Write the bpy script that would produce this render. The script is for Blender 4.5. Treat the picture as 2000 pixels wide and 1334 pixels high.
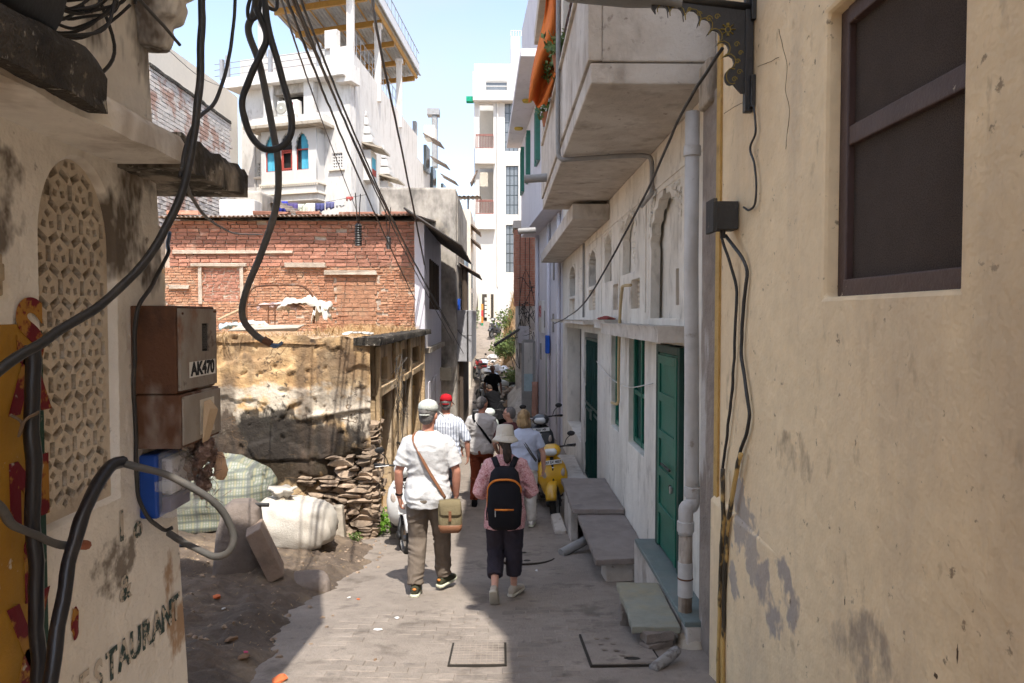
import bpy, bmesh, math, random
import numpy as np
from mathutils import Vector, Matrix, noise as mnoise
from math import sin, cos, pi, radians as rad
random.seed(7); RNG = np.random.default_rng(7)
for o in list(bpy.data.objects): bpy.data.objects.remove(o)
SC = bpy.context.scene; COL = SC.collection
# ------------------------------------------------------------------ camera, sky, sun, exposure
CZ = 3.0                                   # eye height; the lane's lowest stretch lies near z = 0
cam = bpy.data.cameras.new('camera'); camo = bpy.data.objects.new('camera', cam); COL.objects.link(camo)
cam.sensor_width = 36.0; cam.lens = 36.0*1400/2000; cam.clip_start = .05; cam.clip_end = 2000
PITCH, YAW = math.atan(47/1400), math.atan(20/1400)
camo.location = (0, 0, CZ); camo.rotation_euler = (pi/2-PITCH, 0, -YAW); SC.camera = camo
SUN_EL, SUN_AZ = rad(60), rad(15)          # behind the camera, a little to the right
world = bpy.data.worlds.new('World'); SC.world = world; world.use_nodes = True
wn = world.node_tree; wn.nodes.clear()
out = wn.nodes.new('ShaderNodeOutputWorld'); bg = wn.nodes.new('ShaderNodeBackground'); bg.inputs[1].default_value = .15
sky = wn.nodes.new('ShaderNodeTexSky'); sky.sky_type = 'NISHITA'; sky.sun_disc = False
sky.sun_elevation = SUN_EL; sky.sun_rotation = pi-SUN_AZ; sky.air_density = 1.0; sky.dust_density = 2.2; sky.ozone_density = 1.0; sky.altitude = 300
tc = wn.nodes.new('ShaderNodeTexCoord'); mp = wn.nodes.new('ShaderNodeMapping'); mp.inputs['Scale'].default_value = (1, 1, 2.2)
nz = wn.nodes.new('ShaderNodeTexNoise'); nz.inputs['Scale'].default_value = 2.1; nz.inputs['Detail'].default_value = 4; nz.inputs['Roughness'].default_value = .55
rp = wn.nodes.new('ShaderNodeMapRange'); rp.inputs['From Min'].default_value = .42; rp.inputs['From Max'].default_value = .72; rp.inputs['To Min'].default_value = .0; rp.inputs['To Max'].default_value = .7
mx = wn.nodes.new('ShaderNodeMix'); mx.data_type = 'RGBA'; mx.inputs['B'].default_value = (1.6, 1.7, 1.84, 1)
L = wn.links.new
L(tc.outputs['Generated'], mp.inputs['Vector']); L(mp.outputs[0], nz.inputs['Vector']); L(nz.outputs[0], rp.inputs['Value'])
hs_ = wn.nodes.new('ShaderNodeHueSaturation'); hs_.inputs['Saturation'].default_value = .84; hs_.inputs['Value'].default_value = .72; L(sky.outputs[0], hs_.inputs['Color'])     # dusty air greys the blue
L(rp.outputs[0], mx.inputs['Factor']); L(hs_.outputs[0], mx.inputs['A']); L(mx.outputs['Result'], bg.inputs[0]); L(bg.outputs[0], out.inputs[0])
sl = bpy.data.lights.new('sun', 'SUN'); sl.energy = 2.0; sl.angle = rad(.53); sl.color = (1, .95, .87)
so = bpy.data.objects.new('sun', sl); COL.objects.link(so); so.location = (6, -20, 40)
SUNDIR = Vector((sin(SUN_AZ)*cos(SUN_EL), -cos(SUN_AZ)*cos(SUN_EL), sin(SUN_EL)))
so.rotation_euler = (-SUNDIR).to_track_quat('-Z', 'Y').to_euler()
SC.view_settings.view_transform = 'Standard'; SC.view_settings.look = 'None'; SC.view_settings.exposure = 1.85; SC.view_settings.gamma = 1
SC.view_settings.use_curve_mapping = False
SC.cycles.use_denoising = True; SC.cycles.max_bounces = 5; SC.cycles.diffuse_bounces = 4; SC.cycles.glossy_bounces = 2; SC.cycles.transmission_bounces = 4; SC.cycles.use_adaptive_sampling = True; SC.cycles.adaptive_threshold = .03; SC.cycles.caustics_reflective = False; SC.cycles.caustics_refractive = False
SC.cycles.transparent_max_bounces = 8; SC.cycles.sample_clamp_indirect = 8

# ------------------------------------------------------------------ helpers: points seen in the photograph, put at a real depth
_R = camo.rotation_euler.to_matrix()
def ray(px, py): return _R @ Vector(((px-1000)/1400, (667-py)/1400, -1))
def atY(px, py, Y): d = ray(px, py); return Vector((0, 0, CZ))+d*(Y/d.y)
def atX(px, py, X): d = ray(px, py); return Vector((0, 0, CZ))+d*(X/d.x)
GP = [(-40, 7), (-6, 2.3), (0, 1.4), (4.87, .67), (6.7, .4), (8, .23), (9.3, .12), (11.7, -.04), (15, -.15), (19, -.25), (24, -.3), (27, -.2), (30, .22), (34, .95), (40, 2.0), (50, 3.7), (60, 4.6), (200, 8), (900, 10)]
def G(y): return float(np.interp(y, [a for a, b in GP], [b for a, b in GP]))
def srgb(r, g, b):
    f = lambda c: (c/255/12.92) if c/255 <= .04045 else ((c/255+.055)/1.055)**2.4
    return (f(r), f(g), f(b))

# ------------------------------------------------------------------ helpers: materials
def nd(nt, t, **kw):
    n = nt.nodes.new(t)
    for k, v in kw.items():
        if k in n.inputs.keys(): n.inputs[k].default_value = v
        else: setattr(n, k, v)
    return n
def noise_fac(nt, scale, lo, hi, stretch=(1, 1, 1), detail=6, rough=.6, seed=0, coords='pos', dist=0.0):
    if coords == 'pos': src = nd(nt, 'ShaderNodeNewGeometry').outputs['Position']
    else: src = nd(nt, 'ShaderNodeTexCoord').outputs['Object']
    m = nd(nt, 'ShaderNodeMapping'); m.inputs['Scale'].default_value = stretch; m.inputs['Location'].default_value = (seed*3.7, seed*1.9, seed*5.3)
    n = nd(nt, 'ShaderNodeTexNoise'); n.inputs['Scale'].default_value = scale; n.inputs['Detail'].default_value = detail
    n.inputs['Roughness'].default_value = rough; n.inputs['Distortion'].default_value = dist
    r = nd(nt, 'ShaderNodeMapRange'); r.inputs['From Min'].default_value = lo; r.inputs['From Max'].default_value = hi
    nt.links.new(src, m.inputs['Vector']); nt.links.new(m.outputs[0], n.inputs['Vector']); nt.links.new(n.outputs[0], r.inputs['Value'])
    return r.outputs[0], n.outputs[0]
MATS = {}
def mat(name, base, layers=(), rough=.85, spec=.3, bump=.15, bscale=40, var=.0, metal=0, fine=.12, coat=0, coords='pos', trans=0, sheen=0, cracks=None):
    """base colour + layers of (colour, scale, lo, hi[, stretch[, seed[, amount]]]) noise patches; fine = small value mottling"""
    if name in MATS: return MATS[name]
    m = bpy.data.materials.new(name); m.use_nodes = True; nt = m.node_tree; b = nt.nodes['Principled BSDF']
    b.inputs['Roughness'].default_value = rough; b.inputs['Specular IOR Level'].default_value = spec; b.inputs['Metallic'].default_value = metal
    b.inputs['Coat Weight'].default_value = coat
    if sheen: b.inputs['Sheen Weight'].default_value = sheen
    if trans: b.inputs['Transmission Weight'].default_value = trans
    lk = nt.links.new
    rgb = nd(nt, 'ShaderNodeRGB'); rgb.outputs[0].default_value = (*base, 1); col = rgb.outputs[0]
    if fine:
        f, _ = noise_fac(nt, 9, .25, .75, seed=11, coords=coords, detail=3)
        hs = nd(nt, 'ShaderNodeHueSaturation'); mr = nd(nt, 'ShaderNodeMapRange'); mr.inputs['To Min'].default_value = 1-fine; mr.inputs['To Max'].default_value = 1+fine
        lk(f, mr.inputs['Value']); lk(mr.outputs[0], hs.inputs['Value']); lk(col, hs.inputs['Color']); col = hs.outputs[0]
    hts = []
    for l in layers:
        c, s, lo, hi = l[:4]; st = l[4] if len(l) > 4 and l[4] else (1, 1, 1); sd = l[5] if len(l) > 5 else len(hts)+1; am = l[6] if len(l) > 6 else 1
        f, h = noise_fac(nt, s, lo, hi, st, seed=sd, coords=coords, detail=4, rough=.62)
        if len(l) > 7 and l[7]:                  # limited to an ellipsoid (cx, cy, cz, rx, ry, rz) of the real wall
            w = l[7]; g = nd(nt, 'ShaderNodeNewGeometry'); v1 = nd(nt, 'ShaderNodeVectorMath', operation='SUBTRACT'); v1.inputs[1].default_value = w[:3]
            v2 = nd(nt, 'ShaderNodeVectorMath', operation='DIVIDE'); v2.inputs[1].default_value = w[3:]; v3 = nd(nt, 'ShaderNodeVectorMath', operation='LENGTH')
            mr = nd(nt, 'ShaderNodeMapRange'); mr.inputs['From Min'].default_value = 1; mr.inputs['From Max'].default_value = .45
            lk(g.outputs['Position'], v1.inputs[0]); lk(v1.outputs[0], v2.inputs[0]); lk(v2.outputs[0], v3.inputs[0]); lk(v3.outputs['Value'], mr.inputs['Value'])
            sb = nd(nt, 'ShaderNodeMath', operation='MULTIPLY_ADD'); sb.inputs[1].default_value = .5; sb.inputs[2].default_value = -.5
            lk(mr.outputs[0], sb.inputs[0]); ad = nd(nt, 'ShaderNodeMath', operation='ADD'); lk(h, ad.inputs[0]); lk(sb.outputs[0], ad.inputs[1])
            r2 = nd(nt, 'ShaderNodeMapRange'); r2.inputs['From Min'].default_value = lo; r2.inputs['From Max'].default_value = hi; lk(ad.outputs[0], r2.inputs['Value']); f = r2.outputs[0]
        if am != 1:
            mm = nd(nt, 'ShaderNodeMath', operation='MULTIPLY'); mm.inputs[1].default_value = am; lk(f, mm.inputs[0]); f = mm.outputs[0]
        x = nd(nt, 'ShaderNodeMix', data_type='RGBA'); x.inputs['B'].default_value = (*c, 1); lk(f, x.inputs['Factor']); lk(col, x.inputs['A']); col = x.outputs['Result']; hts.append(f)
    for cc, s, wd, msk, sd in (cracks or ()):      # thin wandering crack lines: where the noise crosses its middle, inside patches
        _, h = noise_fac(nt, s, 0, 1, seed=sd, coords=coords, detail=3, dist=.6)
        a = nd(nt, 'ShaderNodeMath', operation='SUBTRACT'); a.inputs[1].default_value = .5; ab = nd(nt, 'ShaderNodeMath', operation='ABSOLUTE'); r1 = nd(nt, 'ShaderNodeMapRange'); r1.inputs['From Min'].default_value = wd; r1.inputs['From Max'].default_value = wd*.3
        f2, _ = noise_fac(nt, s*.8, msk, msk+.05, seed=sd+3, coords=coords, detail=2); mu = nd(nt, 'ShaderNodeMath', operation='MULTIPLY')
        lk(h, a.inputs[0]); lk(a.outputs[0], ab.inputs[0]); lk(ab.outputs[0], r1.inputs['Value']); lk(r1.outputs[0], mu.inputs[0]); lk(f2, mu.inputs[1])
        x = nd(nt, 'ShaderNodeMix', data_type='RGBA'); x.inputs['B'].default_value = (*cc, 1); lk(mu.outputs[0], x.inputs['Factor']); lk(col, x.inputs['A']); col = x.outputs['Result']
    if var:
        oi = nd(nt, 'ShaderNodeObjectInfo'); hs = nd(nt, 'ShaderNodeHueSaturation'); mr = nd(nt, 'ShaderNodeMapRange')
        mr.inputs['To Min'].default_value = 1-var; mr.inputs['To Max'].default_value = 1+var
        lk(oi.outputs['Random'], mr.inputs['Value']); lk(mr.outputs[0], hs.inputs['Value']); lk(col, hs.inputs['Color']); col = hs.outputs[0]
    lk(col, b.inputs['Base Color'])
    if bump:
        _, hh = noise_fac(nt, bscale, 0, 1, seed=5, coords=coords, detail=3, rough=.68)
        bp = nd(nt, 'ShaderNodeBump'); bp.inputs['Strength'].default_value = min(1, bump*3); bp.inputs['Distance'].default_value = .02
        lk(hh, bp.inputs['Height']); lk(bp.outputs[0], b.inputs['Normal'])
    MATS[name] = m; return m
def emis(name, c, s):
    m = mat(name, c, fine=0, bump=0); m.node_tree.nodes['Principled BSDF'].inputs['Emission Color'].default_value = (*c, 1)
    m.node_tree.nodes['Principled BSDF'].inputs['Emission Strength'].default_value = s; return m

# ------------------------------------------------------------------ helpers: meshes and objects
def tag(o, label=None, cat=None, group=None, kind=None):
    if label: o['label'] = label
    if cat: o['category'] = cat
    if group: o['group'] = group
    if kind: o['kind'] = kind
    return o
def thing(name, loc, label, cat, group=None, rz=0):
    o = bpy.data.objects.new(name, None); COL.objects.link(o); o.location = loc; o.rotation_euler = (0, 0, rz); o.empty_display_size = .2
    return tag(o, label, cat, group)
def link(name, me, m=None, parent=None):
    if m is not None and not me.materials: me.materials.append(m)
    o = bpy.data.objects.new(name, me); COL.objects.link(o)
    if parent is not None:
        o.parent = parent
        if parent.get('_w'): o.matrix_parent_inverse = world_of(parent).inverted()
    return o
def world_of(o):
    M = Matrix.LocRotScale(o.location, o.rotation_euler, o.scale)
    return (world_of(o.parent) @ o.matrix_parent_inverse @ M) if o.parent else M
def inworld(o): o['_w'] = 1; return o            # children of this thing are modelled in world coordinates
class MB:
    def __init__(s): s.v = []; s.f = []
    def add(s, vs, fs):
        n = len(s.v); s.v += [tuple(v) for v in vs]; s.f += [[n+i for i in f] for f in fs]; return s
    def box(s, a, b, M=None, taper=None, jit=0):
        x0, y0, z0 = a; x1, y1, z1 = b
        vs = [(x0, y0, z0), (x1, y0, z0), (x1, y1, z0), (x0, y1, z0), (x0, y0, z1), (x1, y0, z1), (x1, y1, z1), (x0, y1, z1)]
        if taper:
            cx, cy = (x0+x1)/2, (y0+y1)/2
            vs = [v if i < 4 else (cx+(v[0]-cx)*taper, cy+(v[1]-cy)*taper, v[2]) for i, v in enumerate(vs)]
        if jit: vs = [tuple(c+random.uniform(-jit, jit) for c in v) for v in vs]
        if M is not None: vs = [tuple(M @ Vector(v)) for v in vs]
        return s.add(vs, [(0, 3, 2, 1), (4, 5, 6, 7), (0, 1, 5, 4), (1, 2, 6, 5), (2, 3, 7, 6), (3, 0, 4, 7)])
    def cbox(s, c, d, M=None, **k):
        return s.box([c[i]-d[i]/2 for i in range(3)], [c[i]+d[i]/2 for i in range(3)], M, **k)
    def quad(s, *p): return s.add(p, [tuple(range(len(p)))])
    def tube(s, pts, r, n=8, caps=True, flat=1.0, up=None):
        pts = [Vector(p) for p in pts]; k = len(pts); rs = r if isinstance(r, (list, tuple)) else [r]*k
        prev = None; vs = []
        for i, p in enumerate(pts):
            t = (pts[min(i+1, k-1)]-pts[max(i-1, 0)])
            t = t.normalized() if t.length > 1e-9 else Vector((0, 0, 1))
            if prev is None:
                u = Vector(up) if up else (Vector((0, 0, 1)) if abs(t.z) < .9 else Vector((0, 1, 0)))
                a = t.cross(u).normalized()
            else: a = (prev-t*prev.dot(t)).normalized()
            prev = a; b = t.cross(a)
            vs += [p+(a*cos(2*pi*j/n)+b*sin(2*pi*j/n)*flat)*rs[i] for j in range(n)]
        fs = [(i*n+j, i*n+(j+1) % n, (i+1)*n+(j+1) % n, (i+1)*n+j) for i in range(k-1) for j in range(n)]
        if caps: fs += [tuple(reversed(range(n))), tuple(range((k-1)*n, k*n))]
        return s.add(vs, fs)
    def rings(s, rings, caps=True, closed=True):
        n = len(rings[0]); vs = [p for r in rings for p in r]; m = len(rings)
        fs = [(i*n+j, i*n+(j+1) % n, (i+1)*n+(j+1) % n, (i+1)*n+j) for i in range(m-1) for j in range(n if closed else n-1)]
        if caps and closed: fs += [tuple(reversed(range(n))), tuple(range((m-1)*n, m*n))]
        return s.add(vs, fs)
    def loft(s, secs, n=16, power=2.0, M=None, axis='z'):
        """secs: (z, cx, cy, rx, ry) superellipse sections"""
        R = []
        for z, cx, cy, rx, ry in secs:
            ring = []
            for j in range(n):
                a = 2*pi*j/n; c, d = cos(a), sin(a)
                x = cx+rx*math.copysign(abs(c)**(2/power), c); y = cy+ry*math.copysign(abs(d)**(2/power), d)
                p = Vector((x, y, z)) if axis == 'z' else (Vector((x, z, y)) if axis == 'y' else Vector((z, x, y)))
                ring.append(M @ p if M is not None else p)
            R.append(ring if axis != 'y' else ring[::-1])
        return s.rings(R)
    def lathe(s, prof, n=20, M=None):
        R = [[(M @ Vector((r*cos(2*pi*j/n), r*sin(2*pi*j/n), z))) if M is not None else Vector((r*cos(2*pi*j/n), r*sin(2*pi*j/n), z)) for j in range(n)] for r, z in prof]
        return s.rings(R)
    def prism(s, poly, d0, d1, axis='y'):
        n = len(poly)
        mk = {'y': lambda p, d: (p[0], d, p[1]), 'x': lambda p, d: (d, p[0], p[1]), 'z': lambda p, d: (p[0], p[1], d)}[axis]
        vs = [mk(p, d0) for p in poly]+[mk(p, d1) for p in poly]
        return s.add(vs, [tuple(range(n)), tuple(range(2*n-1, n-1, -1))]+[(i, i+n, (i+1) % n+n, (i+1) % n) for i in range(n)])
    def blob(s, c, r, seed=0, amp=.2, nu=10, nv=7, M=None):
        vs = []; fs = []
        for i in range(nv+1):
            th = pi*i/nv
            for j in range(nu):
                ph = 2*pi*j/nu; d = Vector((sin(th)*cos(ph), sin(th)*sin(ph), cos(th)))
                k = 1+amp*mnoise.noise(d*1.6+Vector((seed*7.1, seed*3.3, seed)))*1.6
                p = Vector((c[0]+d.x*r[0]*k, c[1]+d.y*r[1]*k, c[2]+d.z*r[2]*k)); vs.append(M @ p if M is not None else p)
        for i in range(nv):
            for j in range(nu): fs.append((i*nu+j, (i+1)*nu+j, (i+1)*nu+(j+1) % nu, i*nu+(j+1) % nu))
        return s.add(vs, fs)
    def mesh(s, name='m', fix=True, smooth=False):
        me = bpy.data.meshes.new(name); me.from_pydata(s.v, [], s.f)
        if fix:
            bm = bmesh.new(); bm.from_mesh(me); bmesh.ops.remove_doubles(bm, verts=bm.verts, dist=1e-6)
            bmesh.ops.recalc_face_normals(bm, faces=bm.faces); bm.to_mesh(me); bm.free()
        if smooth: me.polygons.foreach_set('use_smooth', [True]*len(me.polygons))
        me.update(); return me
    def build(s, name, m, parent=None, smooth=False, bevel=0, sub=0, seg=2, auto=None, fix=True):
        me = s.mesh(name, fix, smooth); o = link(name, me, m, parent)
        if sub: q = o.modifiers.new('s', 'SUBSURF'); q.levels = sub; q.render_levels = sub
        if bevel:
            q = o.modifiers.new('b', 'BEVEL'); q.width = bevel; q.segments = seg; q.limit_method = 'ANGLE'; q.angle_limit = rad(40)
        if auto: me.polygons.foreach_set('use_smooth', [True]*len(me.polygons)); me.set_sharp_from_angle(angle=rad(auto))
        return o
def wallgrid(us, zs, holes, place, t):
    """a wall sheet with rectangular holes and thickness t: place(u, z, depth) -> point; only outer faces"""
    U = sorted(set(us+[h[i] for h in holes for i in (0, 1)])); Z = sorted(set(zs+[h[i] for h in holes for i in (2, 3)])); m = MB()
    solid = lambda i, j: 0 <= i < len(U)-1 and 0 <= j < len(Z)-1 and not any(h[0] <= (U[i]+U[i+1])/2 <= h[1] and h[2] <= (Z[j]+Z[j+1])/2 <= h[3] for h in holes)
    for i in range(len(U)-1):
        for j in range(len(Z)-1):
            if not solid(i, j): continue
            a, b, c, d = U[i], U[i+1], Z[j], Z[j+1]
            for dp in (0, t): m.quad(place(a, c, dp), place(b, c, dp), place(b, d, dp), place(a, d, dp))
            if not solid(i-1, j): m.quad(place(a, c, 0), place(a, d, 0), place(a, d, t), place(a, c, t))
            if not solid(i+1, j): m.quad(place(b, c, 0), place(b, d, 0), place(b, d, t), place(b, c, t))
            if not solid(i, j-1): m.quad(place(a, c, 0), place(b, c, 0), place(b, c, t), place(a, c, t))
            if not solid(i, j+1): m.quad(place(a, d, 0), place(b, d, 0), place(b, d, t), place(a, d, t))
    return m
DG = None
def curve_plate(loops, t, bevel=0.0, closed=True):
    """flat plate in the xy plane from an outline and hole loops, thickness t along z -> mesh (via a filled 2D curve)"""
    cu = bpy.data.curves.new('t', 'CURVE'); cu.dimensions = '2D'; cu.fill_mode = 'BOTH'; cu.extrude = max(t/2-bevel, 0); cu.bevel_depth = bevel; cu.bevel_resolution = 0; cu.offset = -bevel
    for lp in loops:
        sp = cu.splines.new('POLY'); sp.points.add(len(lp)-1); sp.use_cyclic_u = True
        for p, q in zip(sp.points, lp): p.co = (q[0], q[1], 0, 1)
    o = bpy.data.objects.new('t', cu); COL.objects.link(o)
    me = bpy.data.meshes.new_from_object(o.evaluated_get(bpy.context.evaluated_depsgraph_get())); bpy.data.objects.remove(o); bpy.data.curves.remove(cu); return me
def text_mesh(body, size, t=.002, font_shear=0, space=1.0, bold=0):
    cu = bpy.data.curves.new('t', 'FONT'); cu.body = body; cu.size = size; cu.extrude = t/2; cu.shear = font_shear; cu.space_character = space; cu.align_x = 'CENTER'; cu.align_y = 'CENTER'; cu.offset = bold
    o = bpy.data.objects.new('t', cu); COL.objects.link(o)
    me = bpy.data.meshes.new_from_object(o.evaluated_get(bpy.context.evaluated_depsgraph_get())); bpy.data.objects.remove(o); bpy.data.curves.remove(cu); return me
def place(me, M): me.transform(M); me.update(); return me
def frame(o, x, y):          # matrix from local xy plane to world: origin o, axes x and y
    x, y = Vector(x).normalized(), Vector(y).normalized(); z = x.cross(y)
    M = Matrix((x, y, z)).transposed().to_4x4(); M.translation = Vector(o); return M
def spline(pts, n=8):
    P = [Vector(p) for p in pts]; P = [P[0]*2-P[1]]+P+[P[-1]*2-P[-2]]; o = []
    for i in range(1, len(P)-2):
        for k in range(n):
            t = k/n; a, b, c, d = P[i-1], P[i], P[i+1], P[i+2]
            o.append(.5*((2*b)+(c-a)*t+(2*a-5*b+4*c-d)*t*t+(3*b-a-3*c+d)*t**3))
    return o+[P[-2]]
def copy_tree(o, parent=None):
    c = o.copy(); COL.objects.link(c); c.parent = parent
    for ch in [x for x in bpy.data.objects if x.parent == o]: copy_tree(ch, c)
    return c
def remesh(m, voxel, smooth=4, disp=None, name='body', decimate=None):
    """closed overlapping shells -> one continuous surface; disp(v, n) moves points along the normal"""
    o = link('t', m.mesh(fix=True)); q = o.modifiers.new('r', 'REMESH'); q.mode = 'VOXEL'; q.voxel_size = voxel; q.use_smooth_shade = True
    if smooth: w = o.modifiers.new('s', 'SMOOTH'); w.factor = .5; w.iterations = smooth
    me = bpy.data.meshes.new_from_object(o.evaluated_get(bpy.context.evaluated_depsgraph_get())); old = o.data; bpy.data.objects.remove(o); bpy.data.meshes.remove(old)
    if disp:
        N = len(me.vertices); co = np.empty(N*3); no = np.empty(N*3); me.vertices.foreach_get('co', co); me.vertices.foreach_get('normal', no)
        co = co.reshape(-1, 3); no = no.reshape(-1, 3); co += no*np.array([disp(Vector(c), Vector(k)) for c, k in zip(co, no)])[:, None]
        me.vertices.foreach_set('co', co.ravel()); me.update()
    me.name = name; me.polygons.foreach_set('use_smooth', [True]*len(me.polygons)); return me
# ================================================================== materials of the setting
PLASTER_Y = mat('yellow_plaster', (.80, .635, .41), [((.58, .42, .25), 1.1, .45, .75, (1, 1, .5), 2, .6), ((.78, .62, .42), .9, .5, .8, (1, 1, 1), 3, .6),
    ((.16, .11, .07), 9, .63, .8, (1, 1, .5), 4, .6), ((.30, .27, .26), 3.2, .47, .53, (1, 1, .8), 6, .85, (1.35, 3.45, 1.62, .5, .45, .42)),
    ((.30, .275, .265), 4, .47, .52, (1, 1, .8), 7, .8, (1.35, 3.9, 1.75, .5, .5, .7)), ((.12, .08, .05), 16, .66, .72, (1, 1, 1), 9, .7), ((.50, .40, .29), 2.2, .5, .68, (1, 1, .18), 14, .5), ((.22, .16, .11), 6, .5, .62, (1, 1, .6), 15, .6, (1.35, 3.3, 2.35, .5, .5, .25)), ((.24, .20, .17), 5, .46, .6, (1, 1, .6), 16, .7, (1.35, 2.6, 1.75, .5, .5, .3)), ((.30, .21, .13), 4, .47, .65, (1, 1, .25), 18, .6, (1.35, 2.6, 2.8, .5, .9, .4))], rough=.75, bump=.2, bscale=9, fine=.08)
OLDWALL = mat('stained_limewash', (.78, .73, .655), [((.50, .44, .37), 1.4, .45, .8, (1, 1, .4), 2, .6), ((.075, .05, .03), 5, .42, .56, (1, 1, .55), 3, .9, (-1.4, 2.85, 3.35, .6, .5, .45)),
    ((.07, .045, .028), 5, .44, .6, (1, 1, .4), 5, .9, (-1.42, 2.55, 4.3, .6, 1.2, .75)), ((.08, .055, .035), 6, .44, .58, (1, 1, .7), 8, .85, (-1.42, 2.0, 3.35, .4, .45, .3)), ((.26, .19, .13), 3, .42, .6, (1, 1, .5), 10, .7, (-1.3, 2.3, 3.6, .6, 1.4, .3)), ((.10, .07, .045), 8, .44, .58, None, 12, .8, (-1.42, 2.62, 2.1, .4, .3, .2)), ((.30, .15, .05), 7, .45, .58, (1, 1, .6), 13, .8, (-1.42, 3.12, 1.8, .3, .2, .6)), ((.1, .07, .05), 14, .66, .74, None, 6, .7)], bump=.2, bscale=18, fine=.08)
MOSS = mat('mossy_black_concrete', (.055, .046, .036), [((.016, .014, .012), 5, .4, .65, None, 1), ((.42, .38, .31), 17, .62, .68, (1, 1, .6), 3, .9), ((.2, .17, .12), 30, .6, .7, None, 4, .7)], bump=.35, bscale=35)
STONEW = mat('weathered_limestone', (.43, .38, .31), [((.25, .2, .15), 2.5, .45, .75, None, 2, .8), ((.07, .055, .04), 5, .57, .72, (1, 1, .4), 3, .8)], bump=.22, bscale=22)
FACADE = mat('dirty_white_plaster', (.74, .695, .62), [((.43, .39, .335), 1.6, .45, .8, (1, 1, .35), 2, .7), ((.27, .24, .2), 6, .58, .75, (1, 1, .4), 3, .7), ((.2, .165, .13), 2.4, .58, .72, (1, 1, .4), 7, .5)], bump=.16, bscale=20, fine=.06)
CONCRETE = mat('bare_concrete', (.46, .415, .365), [((.60, .565, .52), 1.7, .45, .62, None, 2, .8), ((.2, .165, .135), 3, .54, .75, (1, 1, .6), 3, .8), ((.13, .1, .08), 12, .63, .72, None, 4, .6)], bump=.14, bscale=26)
LAV = mat('lavender_limewash', (.64, .62, .66), [((.47, .45, .5), 1.6, .48, .8, (1, 1, .4), 2, .7), ((.3, .28, .3), 6, .62, .74, (1, 1, .4), 3, .5)], bump=.1, fine=.04)
WHITE = mat('white_limewash', (.62, .60, .57), [((.44, .41, .37), 1.3, .5, .85, (1, 1, .3), 2, .6), ((.33, .3, .27), 3, .53, .74, (1, 1, .25), 3, .6), ((.2, .18, .16), 8, .6, .72, (1, 1, .3), 5, .5)], bump=.08, fine=.04)
WHITE2 = mat('clean_white_paint', (.58, .57, .55), [((.48, .465, .44), 1, .5, .85, (1, 1, .3), 2, .5)], bump=.05, fine=.02)
CREAM = mat('pale_cream_plaster', (.66, .6, .51), [((.5, .45, .38), .8, .45, .85, (1, 1, .4), 2, .6)], bump=.08, fine=.04)
GREYW = mat('black_streaked_plaster', (.43, .39, .34), [((.05, .045, .04), 2.2, .43, .72, (1, 1, .5), 2, .9), ((.55, .45, .33), 1.6, .56, .75, None, 4, .7)], bump=.2)
MORTAR = mat('grey_mortar', (.47, .39, .31), [((.2, .16, .13), 4, .5, .8, None, 2, .7)], bump=.3, bscale=30)
BRICK = mat('red_brick', (.40, .19, .13), [((.33, .155, .11), 5, .45, .75, None, 2, .6), ((.5, .36, .27), 3.5, .58, .72, None, 3, .7)], var=.28, bump=.3, bscale=45, fine=.15)
BRICKO = mat('orange_thin_brick', (.48, .255, .155), [((.44, .19, .11), 1.3, .45, .7, None, 2, .8), ((.54, .4, .27), 2.6, .52, .72, None, 3, .8), ((.2, .12, .085), 7, .6, .72, None, 5, .6)], var=.2, bump=.3, bscale=45, fine=.25)
BRICKW = mat('whitewashed_brick', (.62, .57, .52), [((.38, .21, .15), 1.6, .52, .62, None, 2, .85), ((.25, .2, .17), 6, .58, .72, None, 3, .6)], var=.08, bump=.3)
RUINP = mat('peeling_ochre_plaster', (.60, .39, .19), [((.62, .47, .29), 1.6, .45, .6, (1, 1, 1.4), 2, .8), ((.62, .55, .45), 2.2, .40, .49, (1, 1, 1.3), 3, .92, (-2.9, 9.3, 1.75, 3.4, 1, .7)), ((.36, .22, .11), 3.4, .42, .56, None, 12, .8, (-3.2, 9.3, 2.5, 3.2, 1, .75)),
    ((.014, .012, .010), 1.9, .35, .46, (1, 1, .6), 5, .95, (-3.3, 9.3, 1.22, 2.5, 1, .80)), ((.03, .024, .02), 5, .40, .50, (1, 1, .5), 21, .9, (-2.9, 9.3, 1.5, 2.2, 1, .6)), ((.05, .04, .03), 7, .6, .66, None, 8, .85), ((.1, .07, .05), 2, .5, .62, (1, 1, .25), 9, .7)], bump=.3, bscale=16, fine=.12, cracks=[((.13, .085, .05), 1.6, .007, .5, 4)])
RUINS = mat('stained_ochre_pier', (.50, .36, .21), [((.56, .46, .34), 2, .5, .65, (1, 1, .4), 2, .8), ((.06, .045, .035), 2.2, .47, .68, (1, 1, .25), 4, .88), ((.14, .1, .07), 6, .55, .7, (1, 1, .4), 5, .6)], bump=.3, bscale=18)
STONE = mat('rough_schist', (.33, .245, .175), [((.15, .115, .09), 4, .45, .7, None, 2, .8), ((.38, .30, .22), 6, .55, .72, None, 3, .6)], var=.35, bump=.4, bscale=30, fine=.2)
PAVE = mat('worn_paving', (.262, .222, .188), [((.175, .147, .124), 1.1, .42, .75, None, 2, .75), ((.36, .31, .26), 2.2, .53, .78, None, 3, .55), ((.10, .085, .075), 7, .6, .74, (1, 1, 1), 4, .65), ((.40, .34, .29), 24, .66, .74, None, 8, .5), ((.10, .08, .065), 3.1, .56, .68, None, 9, .6)], bump=.2, bscale=45, rough=.8, fine=.12)
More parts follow.
